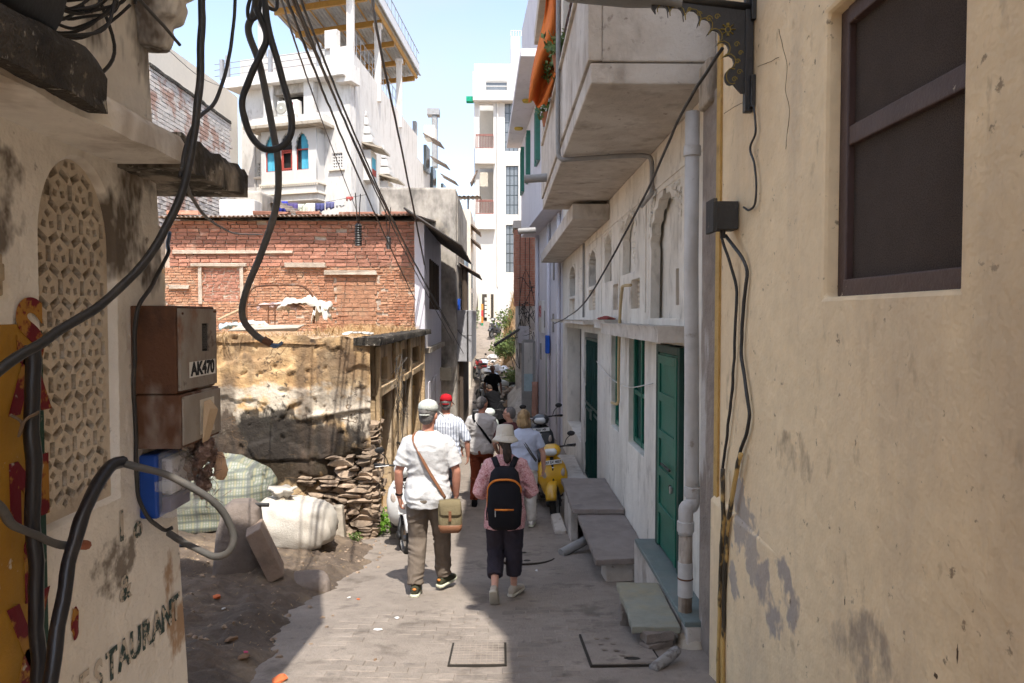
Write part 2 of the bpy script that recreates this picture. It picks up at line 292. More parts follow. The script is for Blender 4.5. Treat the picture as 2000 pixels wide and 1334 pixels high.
PAVER = mat('paver_face', (.258, .219, .186), [((.175, .147, .124), 1.1, .42, .75, None, 2, .75), ((.35, .3, .255), 2.2, .53, .78, None, 3, .55), ((.10, .085, .075), 7, .6, .74, None, 4, .65), ((.10, .08, .065), 3.1, .56, .68, None, 9, .6)], var=.13, bump=.2, bscale=45, rough=.8, fine=.12)
DIRT = mat('dark_trodden_dirt', (.135, .10, .074), [((.07, .054, .042), 1.3, .42, .62, None, 2, .8), ((.28, .21, .14), 1.6, .52, .72, None, 3, .8), ((.22, .2, .17), 30, .66, .72, None, 4, .7), ((.3, .22, .12), 14, .62, .72, None, 5, .5)], bump=.5, bscale=22, fine=.3)
EARTH = mat('dry_earth', (.40, .28, .18), [((.26, .19, .13), 2, .45, .7, None, 2, .8), ((.5, .38, .26), 8, .55, .75, None, 3, .6)], bump=.4, bscale=20, fine=.25)
IRONB = mat('black_iron', (.018, .017, .017), [((.09, .06, .045), 12, .62, .74, None, 2, .7)], rough=.45, spec=.5, bump=.06, fine=.2)
CABLE = mat('black_cable', (.022, .021, .021), [((.10, .085, .07), 8, .52, .8, None, 2, .6)], rough=.5, spec=.45, bump=.03)
CABLEG = mat('grey_dusty_cable', (.085, .08, .074), [((.16, .14, .12), 9, .5, .75, None, 2, .7)], rough=.6, bump=.04)
GREENP = mat('green_gloss_paint', (.006, .12, .08), [((.012, .18, .125), 4, .5, .8, None, 2, .6), ((.05, .06, .045), 12, .63, .74, None, 3, .6)], rough=.38, spec=.5, bump=.05)
GREEND = mat('dark_green_paint', (.008, .045, .036), [((.03, .035, .03), 9, .58, .74, None, 3, .6)], rough=.45, bump=.05)
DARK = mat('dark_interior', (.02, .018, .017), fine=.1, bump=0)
DARKG = mat('dim_grey_recess', (.26, .245, .23), [((.14, .13, .12), 2, .45, .75, None, 2, .8)], bump=.1)
PVC = mat('grey_pvc', (.50, .485, .47), [((.33, .29, .25), 4, .5, .75, (1, 1, .3), 2, .6), ((.2, .15, .11), 10, .63, .74, None, 3, .7)], rough=.5, bump=.04)
GREYPIPE = mat('grey_conduit', (.27, .265, .26), [((.17, .15, .13), 6, .5, .8, None, 2, .6)], rough=.5, bump=.03)
WOODY = mat('ochre_painted_wood', (.42, .26, .075), [((.25, .15, .06), 3, .48, .75, (1, 1, .15), 2, .8), ((.1, .07, .05), 8, .6, .72, (1, 1, .2), 3, .7), ((.30, .42, .28), 3, .60, .70, None, 6, .6)], bump=.15, rough=.6)
WOODD = mat('dark_weathered_wood', (.085, .062, .047), [((.17, .135, .1), 5, .5, .75, (1, 1, .12), 2, .7)], bump=.2)
TIN = mat('rusty_tin', (.21, .165, .135), [((.13, .07, .045), 3, .48, .66, None, 2, .8), ((.33, .3, .27), 5, .55, .72, None, 3, .6)], rough=.6, metal=.2, bump=.1)
TIND = mat('dark_tin', (.06, .055, .052), [((.12, .1, .085), 4, .5, .75, None, 2, .7)], rough=.6, metal=.2, bump=.08)
GLASSD = mat('dim_window_glass', (.05, .06, .065), fine=.1, bump=0, rough=.12, spec=.6)
SLATE = mat('purple_slate_slab', (.24, .205, .185), [((.155, .13, .12), 2.2, .45, .7, None, 2, .8), ((.31, .26, .23), 6, .58, .75, None, 3, .6)], bump=.14, rough=.6)
SLABG = mat('grey_green_kota_slab', (.25, .255, .215), [((.32, .27, .17), 2.5, .45, .7, None, 2, .8), ((.17, .18, .16), 5, .52, .75, None, 3, .7)], bump=.12, rough=.6)
MAROON = mat('maroon_window_paint', (.075, .045, .04), [((.11, .075, .065), 4, .5, .75, None, 2, .6), ((.5, .42, .32), 11, .68, .71, None, 3, .8)], rough=.5, bump=.06)
def prismbox(name, m, parent, a, b, bevel=.0, jit=0): return MB().box(a, b, jit=jit).build(name, m, parent, bevel=bevel)

# ================================================================== ground, lane and yard
xs = np.concatenate([np.linspace(-600, -40, 8), np.linspace(-30, 30, 31), np.linspace(40, 600, 8)]); ys = np.concatenate([np.linspace(-40, 60, 101), [80, 120, 200, 400, 900]])
V = [(x, y, G(y)-.06-(.8 if abs(x) > 8 and y > 28 else 0)) for y in ys for x in xs]; n = len(xs)
m = MB(); m.add(V, [(j*n+i, j*n+i+1, (j+1)*n+i+1, (j+1)*n+i) for j in range(len(ys)-1) for i in range(n-1)]); tag(m.build('ground', EARTH, smooth=True, fix=False), kind='structure')
def lane_z(x, y): return G(y)-.03*max(0, 1-abs(x+.1)/1.0)+.012*mnoise.noise(Vector((x*1.3, y*1.1, 0)))+.05*max(0, x-1.15)
def sheet(name, xs, ys, zf, m):
    n = len(xs); b = MB(); b.add([(x, y, zf(x, y)) for y in ys for x in xs], [(j*n+i, j*n+i+1, (j+1)*n+i+1, (j+1)*n+i) for j in range(len(ys)-1) for i in range(n-1)])
    return b.build(name, m, smooth=True, fix=False)
lane = tag(sheet('lane_paving', np.linspace(-2.2, 1.75, 40), np.concatenate([np.linspace(-12, 4, 20), np.linspace(4.1, 32, 240), np.linspace(33, 55, 30)]), lane_z, PAVE), kind='structure')
def mound(x, y):                         # the trodden dirt yard left of the lane, heaped towards the block
    edge = -1.32-.22*sin(y*1.3+.6)-.25*max(0, min(1, (y-5.5)/1.5))+.12*mnoise.noise(Vector((y*2.1, 3, 1)))+.05*mnoise.noise(Vector((y*6, 3, 5)))+.025*mnoise.noise(Vector((y*17, x*5, 2)))
    t = max(0, min(1, (edge-x)/.5)); s = t*t*(3-2*t)
    h = .10*s+.13*max(0, edge-x)*min(1, max(0, (y-3)/2.5))
    h += s*(.06*mnoise.noise(Vector((x*1.4, y*1.4, 4)))+.06*mnoise.noise(Vector((x*3.3, y*3.3, 9)))+.036*mnoise.noise(Vector((x*9, y*9, 2)))+.018*mnoise.noise(Vector((x*21, y*21, 5))))
    if y > 8.6: h *= max(.45, 1-(y-8.6)*.5)
    return G(y)-.05+h*1.0+(-.05 if s <= 0 else .0)
tag(sheet('dirt_yard', np.linspace(-7, -.9, 190), np.linspace(3.0, 9.6, 210), mound, DIRT), kind='structure')
# single pavers that can be told apart in the foreground
pm = []
for k in range(5):
    b = MB().box((-.098, -.049, -.03), (.098, .049, 0), jit=.002); me = b.mesh('paver'); bm = bmesh.new(); bm.from_mesh(me)
    bmesh.ops.bevel(bm, geom=bm.edges[:]+bm.verts[:], offset=.005, segments=1, affect='EDGES'); bm.to_mesh(me); bm.free(); me.materials.append(PAVER); pm.append(me)
for r in range(20):
    y = 4.52+r*.1035
    for c in range(13):
        x = -1.22+c*.2035+(.1 if r % 2 else 0)
        if mound(x, y) > lane_z(x, y)-.01 or (-.42 < x < .05 and 4.66 < y < 5.24) or (.56 < x < 1.2 and y < 5.2) or x > 1.2: continue
        if mnoise.noise(Vector((x*1.7, y*1.7, 8))) > .16 or y > 6.1+.5*mnoise.noise(Vector((x*2, 0, 3))): continue
        o = link('paver', random.choice(pm), None, lane); o.location = (x+random.uniform(-.003, .003), y, lane_z(x, y)+random.uniform(.001, .0045)); o.rotation_euler = (math.atan(-.148)+random.uniform(-.01, .01), random.uniform(-.01, .01), random.uniform(-.02, .02))
# small litter on the lane and dirt
LIT = [mat('litter_white', (.75, .73, .7), bump=0), mat('litter_orange', (.55, .14, .05), bump=0), mat('litter_pink', (.5, .08, .15), bump=0), mat('litter_brown', (.2, .12, .07), bump=0)]
LITL = {738: 'larger white chip on the sunlit paving left of the scored cover', 775: 'white chip on the sunlit paving just below the walking man', 682: 'tiny white chip on the lane near the leaning slab', 733: 'tiny brown speck on the paving low left of the scored cover', 1048: 'white speck in the shaded lane right of the walking woman', 422: 'orange brick chip on the dirt beside the house corner', 437: 'white scrap on the dirt below the orange brick chip', 480: 'pink petal like scrap on the dark dirt',
    475: 'brown crumpled leaf beside the pink scrap on the dirt', 700: 'small orange scrap on the lane left of the walking man', 545: 'large orange scrap at the bottom edge on the dirt', 1005: 'tiny white speck in the shaded lane at the woman feet', 1195: 'pink and red wrapper on the drain cover with round holes', 450: 'brown leaf on the dirt left of the pink scrap'}
for px, py, k, s in [(738, 1231, 0, .03), (775, 1208, 0, .025), (682, 1168, 0, .018), (733, 1290, 3, .018), (1048, 1115, 0, .02), (422, 1167, 1, .05), (437, 1190, 0, .02), (480, 1275, 2, .022), (475, 1285, 3, .05), (700, 1171, 1, .02), (545, 1330, 1, .07), (1005, 1130, 0, .012), (1195, 1296, 2, .03), (450, 1250, 3, .05)]:
    d = ray(px, py); t = 3.
    while t < 20:
        p = Vector((0, 0, CZ))+d*t
        if p.z < max(lane_z(p.x, p.y), mound(p.x, p.y) if p.x < -.95 else -9)+.004: break
        t += .01
    mz = mnoise.noise(Vector((px, py, 0)))
    b = MB().blob((0, 0, 0), (s, s*.7, s*.28), seed=px, amp=.4, nu=7, nv=4)
    o = b.build('litter_scrap', LIT[k]); o.location = p+Vector((0, 0, .006)); o.rotation_euler = (.1, .1, px)
    tag(o, LITL[px], 'litter', 'litter scattered on the ground')
# inspection covers
DARKJ = mat('cover_gap', (.03, .025, .02), bump=0)
def cover(px0, px1, py0, py1, name, label, holes):
    a, b = None, None
    Y0 = 1.6/((py1-620)/1400-.15); Y1 = 1.6/((py0-620)/1400-.15); x0 = (px0-980)/1400*Y0; x1 = (px1-980)/1400*Y0
    t = inworld(thing(name, ((x0+x1)/2, (Y0+Y1)/2, lane_z((x0+x1)/2, (Y0+Y1)/2)), label, 'cover')); sl = (G(Y1)-G(Y0))/(Y1-Y0); ang = math.atan(sl)
    c = Vector(((x0+x1)/2, (Y0+Y1)/2, lane_z((x0+x1)/2, (Y0+Y1)/2))); M = Matrix.Translation(c+Vector((0, 0, .018))) @ Matrix.Rotation(ang, 4, 'X'); w, h = (x1-x0)/2, (Y1-Y0)/2
    MB().box((-w-.016, -h-.016, -.05), (w+.016, h+.016, -.006), M).build('frame', DARKJ, t)
    rc = [(-w, -h), (w, -h), (w, h), (-w, h)]; hl = []
    for hx, hy, hr in holes: hl.append([(hx*w+hr*cos(a)*1.2, hy*h+hr*sin(a)) for a in np.linspace(0, 2*pi, 10)[:-1]])
    me = curve_plate([rc]+hl, .03, .003); place(me, M @ Matrix.Translation((0, 0, -.012))); link('plate', me, PAVE, t)
    return t, M, w, h
t, M, w, h = cover(877, 985, 1262, 1304, 'inspection_cover', 'square cement inspection cover scored with a grid in the sunlit paving', [(-.2, .05, .013), (0, .1, .013), (.2, .04, .013)])
b = MB()
for k in range(1, 9): b.box((-w+2*w*k/9-.0015, -h, .0032), (-w+2*w*k/9+.0015, h, .0046), M)
for k in range(1, 8): b.box((-w, -h+2*h*k/8-.0015, .0033), (w, -h+2*h*k/8+.0015, .0048), M)
b.build('scored_grid', mat('pale_joint', (.30, .25, .21), bump=0), t)
cover(1160, 1297, 1252, 1313, 'drain_cover', 'square cement drain cover with round holes beside the stacked bricks', [(-.55, .6, .02), (-.2, .62, .02), (-.5, .2, .02), (-.1, .22, .02), (-.45, -.2, .02), (-.1, -.25, .022), (0, -.55, .02), (.25, -.68, .05)])
c = atY(1003, 1083, 8.35); c.z = lane_z(c.x, c.y)
t = inworld(thing('manhole_cover', c, 'round cement manhole cover in the lane right of the walking woman', 'cover')); b = MB()
M = Matrix.Translation(c+Vector((.12, 0, .008))) @ Matrix.Rotation(math.atan(-.12), 4, 'X'); b.lathe([(.0, .004), (.36, .004), (.36, -.03), (0, -.03)], 32, M); b.build('plate', PAVE, t)
MB().lathe([(.362, 0), (.38, 0), (.38, -.03), (.362, -.03)], 32, M).build('rim', DARKJ, t)
for hx, hy in ((.0, .2), (.03, -.24)): MB().lathe([(.0, .008), (.04, .008), (.04, .0), (0, 0)], 10, M @ Matrix.Translation((hx, hy, 0))).build('lifting_hole', DARKJ, t)

# ================================================================== right: yellow house
yb = inworld(thing('yellow_house', (1.6, 1, G(1)), 'yellow plastered house wall with a dark netted window, nearest on the right', 'house'))
wallgrid([-2.2, .4], [.0, 9.5], [], lambda u, z, d: (1.35+d, u, z), .3).build('wall_low', PLASTER_Y, yb)  # unseen stretch, kept low and short to let sun and sky in
wallgrid([.402, 4.45], [.0, 12.4], [(2.105, 3.0, 3.085, 4.26)], lambda u, z, d: (1.35+d, u, z), .3).build('wall', PLASTER_Y, yb, bevel=.018)
MB().box((1.67, -2.2, 0), (6, .39, 9.4)).build('rear_volume', CONCRETE, yb); MB().box((1.67, .41, 0), (6, 4.40, 12.3)).build('rear_volume', CONCRETE, yb)  # unseen bulk behind the wall, added to block light
b = MB().add([(1.352, 3.38, 0), (1.352, 4.46, 0), (1.312, 4.46, 0), (1.352, 3.38, 1.84), (1.352, 4.46, 1.90), (1.312, 4.46, 1.86)], [(0, 2, 1), (3, 4, 5), (0, 3, 5, 2), (1, 2, 5, 4), (0, 1, 4, 3)]); b.build('plinth', PLASTER_Y, yb, bevel=.012, seg=3)
b = MB().box((1.335, 4.40, 0), (1.40, 4.475, 8)); b.build('edge_strip', mat('yellow_edge_paint', (.50, .32, .11), [((.2, .14, .08), 6, .55, .7, None, 2, .7)], bump=.2), yb)
w = MB().box((1.44, 2.105, 3.085), (1.47, 3.0, 4.26)).build('window', mat('brown_window_net', (.105, .078, .064), [((.13, .10, .083), 1.5, .4, .7, None, 2, .6), ((.035, .027, .022), 200, .45, .6, None, 3, .6)], bump=.25, bscale=300, rough=.9), yb)
for a, b_ in [((1.41, 2.93, 3.085), (1.452, 3.0, 4.26)), ((1.40, 2.1, 3.08), (1.455, 2.93, 3.155)), ((1.405, 2.1, 4.19), (1.452, 2.93, 4.26)), ((1.41, 2.105, 3.155), (1.45, 2.17, 4.19))]:
    MB().box(a, b_).build('frame', MAROON, w, bevel=.006)
MB().box((1.415, 2.17, 3.70), (1.45, 2.93, 3.78)).build('crossbar', MAROON, w, bevel=.006)
CRK = mat('crack_shadow', (.10, .065, .04), bump=0)
for pts in ([(1523, 58), (1530, 95), (1536, 130), (1534, 175), (1541, 215), (1538, 262), (1534, 292)], [(1480, 130), (1500, 122), (1520, 112)], [(1416, 222), (1440, 205), (1466, 196)], [(1478, 1330), (1484, 1296), (1489, 1262)]):
    q = spline([atX(px+random.uniform(-2, 2), py, 1.3495) for px, py in pts], 4); MB().tube([p_+Vector((0, random.gauss(0, .0016), random.gauss(0, .0016))) for p_ in q], [.0011+.0009*random.random() for _ in q], 4).build('crack', CRK, yb)
for px, py, w_, h_ in ((1484, 1308, .008, .02), (1828, 1320, .01, .01), (1870, 1278, .004, .03), (1650, 1175, .004, .018), (1600, 12, .004, .004), (1592, 120, .004, .012)):
    p_ = atX(px, py, 1.35); MB().blob(p_, (.0012, w_, h_), seed=px, amp=.5, nu=8, nv=5).build('chip', CRK, yb)
# ornate lamp bracket, lamp, junction box and cables on the yellow wall
br = inworld(thing('lamp_bracket', (1.35, 3.9, 4.0), 'black scalloped iron bracket with gold flower painting on the yellow wall', 'bracket'))
def scallop(): 
    P = [(0, 0), (.0, .78), (-1.0, .90), (-1.0, .80)]
    arcs = [((-.90, .765), .06, 200, 10), ((-.76, .735), .075, 200, 5), ((-.60, .70), .08, 200, 0), ((-.47, .63), .07, 190, -20), ((-.375, .525), .072, 170, -60), ((-.29, .41), .07, 160, -70), ((-.235, .29), .07, 150, -80)]
    for (cx, cy), r, a0, a1 in arcs:
        for k in range(7): a = rad(a0+(a1-a0)*k/6); P.append((cx+r*cos(a), cy+r*sin(a)))
    for k in range(9): a = rad(60+(300-60)*k/8); P.append((-.20+.06*cos(a)-.0, .15+.075*sin(a)))
    P += [(-.12, .03), (-.09, .0)]
    return P
BM = frame((1.33, 3.87, 4.20), (1, 0, 0), (0, 0, 1)) @ Matrix.Scale(.56, 4)
me = curve_plate([[(x*.95, y) for x, y in scallop()]], .026); place(me, BM); pl = link('plate', me, IRONB, br)
GOLD = mat('old_gold_paint', (.20, .145, .022), [((.08, .06, .015), 20, .5, .7, None, 2, .7)], rough=.5, bump=0)
b = MB()
def gl(pts, r=.005): b.tube([BM @ Vector((x*.95, y, .0145)) for x, y in pts], r*.62, 5, flat=.35)
for k in range(8): a = k*pi/4; gl([(-.2/.62*.62+.035*cos(a)-.03, .60+.035*sin(a)), (-.23+.075*cos(a), .60+.062*sin(a))], .014)
gl([(-.23+.028*cos(a), .60+.028*sin(a)) for a in np.linspace(0, 2*pi, 12)], .006)
sc = scallop()[4:-2]
gl([(x+.018, y+.012) for x, y in sc], .0045)
for cx, cy, r in [(-.42, .70, .035), (-.52, .745, .028), (-.34, .72, .03), (-.14, .46, .03), (-.1, .38, .026), (-.13, .3, .028), (-.11, .2, .03), (-.16, .13, .03), (-.62, .785, .022)]:
    gl([(cx+r*(1-k/16)*cos(k*.6), cy+r*(1-k/16)*sin(k*.6)) for k in range(14)], .0048)
b.build('gold_ornament', GOLD, pl)
MB().box((1.30, 3.855, 4.10), (1.345, 3.895, 4.76)).build('wall_post', IRONB, br, bevel=.004)
for z in (4.12, 4.58): MB().box((1.325, 3.83, z), (1.35, 3.92, z+.17)).build('fixing_plate', IRONB, br, bevel=.003)
MB().tube([(1.33, 3.87, 4.655), (.80, 3.87, 4.715), (.75, 3.87, 4.72)], .022, 10).build('arm', IRONB, br, smooth=True)
lm = inworld(thing('street_lamp', (.55, 3.87, 4.6), 'grey finned street lamp head held above the balcony corner', 'lamp')); b = MB()
b.loft([(-.33, 0, 0, .05, .012), (-.3, 0, 0, .085, .022), (.0, 0, .01, .09, .03), (.2, 0, .01, .06, .03), (.3, 0, 0, .03, .025)], 14, 3, frame((.62, 3.87, 4.735), (0, 1, 0), (0, 0, 1)) @ Matrix.Rotation(0, 4, 'X'))
Ml = Matrix.Translation((.66, 3.87, 4.70)) @ Matrix.Rotation(rad(5), 4, 'Y') 
b = MB().loft([(-.34, 0, 0, .045, .015), (-.30, 0, 0, .085, .026), (.02, 0, .008, .09, .034), (.2, 0, .008, .055, .03), (.3, 0, 0, .026, .026)], 16, 3, Ml, axis='x'); b.build('housing', mat('cast_grey', (.2, .2, .2), bump=.05, rough=.5), lm, auto=50)
b = MB()
for k in range(11): b.box((-.3+k*.035, -.08, .026), (-.292+k*.035, .08, .048), Ml)
b.build('cooling_fins', MATS['cast_grey'], lm)
jb = inworld(thing('junction_box', (1.3, 4.12, 3.5), 'square black junction box on the yellow wall above two cables', 'junction box'))
MB().box((1.22, 4.07, 3.50), (1.345, 4.19, 3.66)).build('case', mat('dusty_black_box', (.05, .048, .045), [((.2, .17, .13), 14, .62, .72, None, 2, .7)], bump=.08), jb, bevel=.006)
MB().box((1.195, 4.055, 3.485), (1.22, 4.205, 3.675)).build('lid', MATS['dusty_black_box'], jb, bevel=.005); MB().tube([(1.27, 4.12, 3.505), (1.27, 4.12, 3.455)], .016, 10).build('gland', IRONB, jb)
def cable(name, pts, r, m, label, n=8, group=None, parent=None, cat='cable'):
    q = spline(pts, n); k0 = len(name)+len(label); q = [p+Vector((mnoise.noise(p*9+Vector((k0, 0, 0))), mnoise.noise(p*9+Vector((0, k0, 0))), mnoise.noise(p*9+Vector((0, 0, k0)))))*min(.009, r*.55) for p in q]
    o = MB().tube(q, [r*(1+.10*mnoise.noise(p*23)) for p in q], 8).build(name, m, parent, smooth=True)
    return tag(o, label, cat, group) if parent is None else o
W = lambda px, py, dx=0: atX(px, py, 1.33-dx)
cable('wall_cable', [W(1472, 205), W(1474, 232), W(1476, 260), W(1466, 290), W(1474, 325), W(1477, 370), W(1474, 400), W(1462, 410), W(1452, 405)], .006, CABLE, 'thin black wire drooping from the iron bracket to the junction box')
cable('wall_cable', [(1.262, 4.12, 3.47), W(1437, 560), W(1436, 640), W(1430, 760), W(1420, 850), W(1411, 920), W(1412, 975)], .009, CABLE, 'straighter black cable of the two below the junction box')
cable('wall_cable', [(1.285, 4.12, 3.47), W(1457, 520), W(1452, 600), W(1448, 690), W(1461, 780), W(1462, 830), W(1446, 885), W(1438, 930)], .010, CABLE, 'bowed black cable of the two below the junction box')
YP = mat('yellow_painted_pipe', (.50, .33, .12), [((.03, .028, .025), 5, .52, .57, (1, 1, .5), 2, .95)], rough=.5, bump=.05)
cable('conduit', [W(1412, 915, .02), W(1413, 1000, .02), W(1408, 1120, .02), W(1403, 1334, .02), W(1402, 1420, .02)], .014, YP, 'yellow painted conduit with black patches down the corner of the yellow wall, left one', cat='pipe')
cable('conduit', [W(1447, 885, .02), W(1432, 960, .02), W(1424, 1010, .02), W(1416, 1110, .02), W(1412, 1250, .02), W(1411, 1420, .02)], .014, YP, 'yellow painted conduit leaning to the right at its top on the yellow wall', cat='pipe')
cable('service_cable', [W(1410, 95, .1), atY(1330, 225, 4.6), atY(1250, 400, 6.2), atY(1150, 580, 9.), atY(1110, 618, 12.5), atY(1083, 632, 15)], .010, CABLE, 'long black cable slung from the iron bracket across the arched facade', 10)
# ================================================================== left: old house with the pierced stone screen
MOSSL = mat('mossy_limestone', (.34, .29, .23), [((.03, .026, .02), 5, .40, .55, (1, 1, .6), 3, .93), ((.42, .38, .31), 20, .62, .68, None, 5, .8)], bump=.3, bscale=30)
lh = inworld(thing('stained_house', (-1.6, 1, G(1)), 'stained old limewashed house with pierced stone screen, nearest on the left', 'house'))
yend = lambda z: 3.055-.1*(z-3)
def LP(u, z, d): return (-1.42-d, yend(z) if u > 3.11 else u, z)
MB().box((-6, -2.2, 0), (-1.68, 2.98, 7.7)).build('rear_volume', OLDWALL, lh)
MB().box((-1.66, -2.2, 5.3), (-.72, 3.06, 7.8)).build('shading_overhang', STONEW, lh, bevel=.02)  # unseen overhang, added to shade the wall and the dirt yard
# pierced screen: one plate with slots in three directions, behind an arched reveal
def arch(u0, u1, z0, zs, zt, n=12):
    c = (u0+u1)/2; r = (u1-u0)/2
    return [(u0, z0), (u1, z0)]+[(c+r*cos(a), zs+(zt-zs)*sin(a)) for a in np.linspace(0, pi, n)]
A_ = arch(2.232, 2.663, 2.337, 3.25, 3.533)
def inside(p, poly):
    r = False; j = len(poly)-1
    for i in range(len(poly)):
        a, b = poly[i], poly[j]
        if (a[1] > p[1]) != (b[1] > p[1]) and p[0] < (b[0]-a[0])*(p[1]-a[1])/(b[1]-a[1])+a[0]: r = not r
        j = i
    return r
ga = .122; holes = []
def slot(cx, cy, ang, l, w):
    c, s = cos(ang), sin(ang); q = [(-l/2, -w/2), (l/2, -w/2), (l/2, w/2), (-l/2, w/2)]
    P = [(cx+c*x-s*y, cy+s*x+c*y) for x, y in q]
    if all(inside((x+dx, y), A_) for x, y in P for dx in (-.012, .012)): holes.append(P)
for i in range(-2, 8):
    for j in range(-1, 16):
        ox = 2.26+(i+.5*(j % 2))*ga; oy = 2.36+j*ga*.866
        for e in (0, pi/3, 2*pi/3): slot(ox+ga/2*cos(e), oy+ga/2*sin(e), e+pi/2, ga*.42, ga*.21)
        for k in range(3): slot(ox+ga*.19*cos(k*2.094+pi/2), oy+ga*.19*sin(k*2.094+pi/2), k*2.094+pi/4, ga*.185, ga*.185)
me = curve_plate([A_]+holes, .05); place(me, Matrix(((0, 0, 1, -1.475), (1, 0, 0, 0), (0, 1, 0, 0), (0, 0, 0, 1))))
JA = mat('pale_pierced_stone', (.62, .53, .42), [((.45, .36, .27), 3, .45, .75, None, 2, .8), ((.1, .07, .05), 8, .6, .72, None, 3, .7)], bump=.2, bscale=40)
link('pierced_screen', me, JA, lh)
OUT = [(-2.2, 0)]+[(yend(z)+.012*mnoise.noise(Vector((0, 0, z*3))), z) for z in np.linspace(0, 5.3, 30)]+[(-2.2, 5.3)]
A2 = arch(2.235, 2.66, 2.34, 3.25, 3.53, 20)
me = curve_plate([OUT, A2], .20, .012); place(me, Matrix(((0, 0, 1, -1.52), (1, 0, 0, 0), (0, 1, 0, 0), (0, 0, 0, 1)))); link('wall', me, OLDWALL, lh)
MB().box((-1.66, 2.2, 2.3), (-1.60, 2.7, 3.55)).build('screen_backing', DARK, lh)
# ledge over the screen and the mossy kerb above it
def rough_beam(name, m, a, b, parent, n=26, amp=.012, taper=0):
    mb = MB(); R = []
    for i in range(n+1):
        y = a[1]+(b[1]-a[1])*i/n; ring = []
        for (x, z) in [(a[0], a[2]), (b[0], a[2]), (b[0]+.0, a[2]+(b[2]-a[2])*.3), (b[0], a[2]+(b[2]-a[2])*.75), (b[0]-.015, b[2]), (a[0], b[2])]:
            nn = mnoise.noise(Vector((x*9, y*6, z*9))); n2 = mnoise.noise(Vector((x*9, y*17, z*9+4)))
            sx = (amp*nn+amp*.6*n2) if x > a[0]+.05 else 0
            ring.append((x+sx, y, z+(amp*.7*nn+amp*.5*n2)))
        R.append(ring)
    return mb.rings(R).build(name, m, parent, auto=35)
rough_beam('ledge', OLDWALL, (-1.46, -2.2, 3.565), (-1.17, 2.68, 3.665), lh, n=40, amp=.008)
rough_beam('ledge_end', MOSSL, (-1.75, 2.69, 3.555), (-1.165, 3.34, 3.685), lh, n=30, amp=.018)
rough_beam('mossy_kerb', MOSS, (-1.40, -2.2, 3.585), (-1.115, 2.08, 3.715), lh, n=110, amp=.018)
b = MB()                                   # carved bracket under the added overhang
for i, (w, z0, z1, xo) in enumerate([(.10, 4.07, 4.19, -1.37), (.14, 4.18, 4.30, -1.32), (.17, 4.29, 4.40, -1.27), (.2, 4.39, 4.55, -1.22), (.24, 4.54, 4.8, -1.1)]):
    b.loft([(z0, -1.42+(xo+1.42)/2, 2.92, (xo+1.42)/2+.04, w*.6), ((z0+z1)/2, -1.42+(xo+1.42)/2, 2.92, (xo+1.42)/2+.06, w*.72), (z1, -1.42+(xo+1.42)/2, 2.92, (xo+1.42)/2+.035, w*.62)], 12, 2.6)
link('carved_bracket', remesh(b, .014, 2), OLDWALL, lh)
MB().box((-1.42, 2.6, 4.79), (-1.0, 3.06, 5.3)).build('bracket_block', STONEW, lh, bevel=.02)
# painted sign panel (orange with green border), lettering
OR = mat('orange_sign_paint', (.38, .19, .02), [((.28, .13, .015), 2, .45, .7, None, 2, .6), ((.55, .48, .38), 8, .655, .68, None, 3, .85), ((.5, .45, .36), 3.5, .62, .65, None, 6, .85, (-1.42, 1.95, 2.95, .3, .3, .25))], rough=.6, bump=.05)
GS = mat('green_sign_border', (.012, .05, .035), [((.5, .45, .37), 9, .6, .66, None, 3, .85)], rough=.6, bump=.05)
RS = mat('red_sign_paint', (.15, .008, .014), [((.40, .20, .03), 11, .52, .58, None, 3, .85), ((.5, .45, .36), 9, .63, .66, None, 7, .8)], rough=.7, bump=.05)
MB().box((-1.421, .2, .3), (-1.414, 2.19, 2.98)).build('sign_panel', OR, lh)
MB().box((-1.421, 2.191, .3), (-1.412, 2.222, 2.96)).build('sign_border', GS, lh); MB().box((-1.421, .2, 2.981), (-1.413, 2.0, 3.02)).build('sign_border', GS, lh)
def wall_text(body, Yc, Zc, size, m, name, parent, X=-1.4115, shear=0, sp=1., sx=1., bold=0, t=.002):
    me = text_mesh(body, size, t, shear, sp, bold); me.transform(Matrix.Diagonal((sx, 1, 1, 1)))
    place(me, frame((X, Yc, Zc), (0, 1, 0), (0, 0, 1))); return link(name, me, m, parent)
for ch, py, s in [('S', 655, .26), ('A', 752, .24), ('i', 845, .25), ('N', 965, .24), ('i', 1120, .26), ('V', 1245, .26), ('A', 1345, .26)]:
    p = atX(45, py, -1.42); wall_text(ch, p.y+.02, p.z, s, RS, 'letter', lh, sx=1.0, bold=.012)
DG2 = mat('faded_green_lettering', (.03, .055, .05), [((.50, .43, .35), 26, .50, .55, None, 3, .95)], rough=.8, bump=0)
DG3 = mat('ghost_green_lettering', (.06, .08, .07), [((.50, .43, .35), 22, .42, .47, None, 4, 1)], rough=.8, bump=0)
p0, p1 = atX(190, 1295, -1.42), atX(341, 1155, -1.42)
n = len('STAURANT'); 
for i, ch in enumerate('RESTAURANT'):
    k = (i-2)/7; y = p0.y+(p1.y-p0.y)*k; wall_text(ch, y, 1.735, .155, DG3 if i < 3 else DG2, 'letter', lh, X=-1.417+.003*i*.1, sx=.78, bold=.004)
for ch, px, py, s in [('&', 243, 1150, .13), ('l', 236, 1030, .16), ('o', 268, 1030, .12)]:
    p = atX(px, py, -1.42); wall_text(ch, p.y, p.z, s, DG3 if ch != '&' else DG2, 'letter', lh, X=-1.4165, bold=.004)
MB().blob((-1.417, atX(145, 1220, -1.42).y, atX(145, 1220, -1.42).z), (.004, .02, .045), 3, .5).build('red_paint_mark', RS, lh)
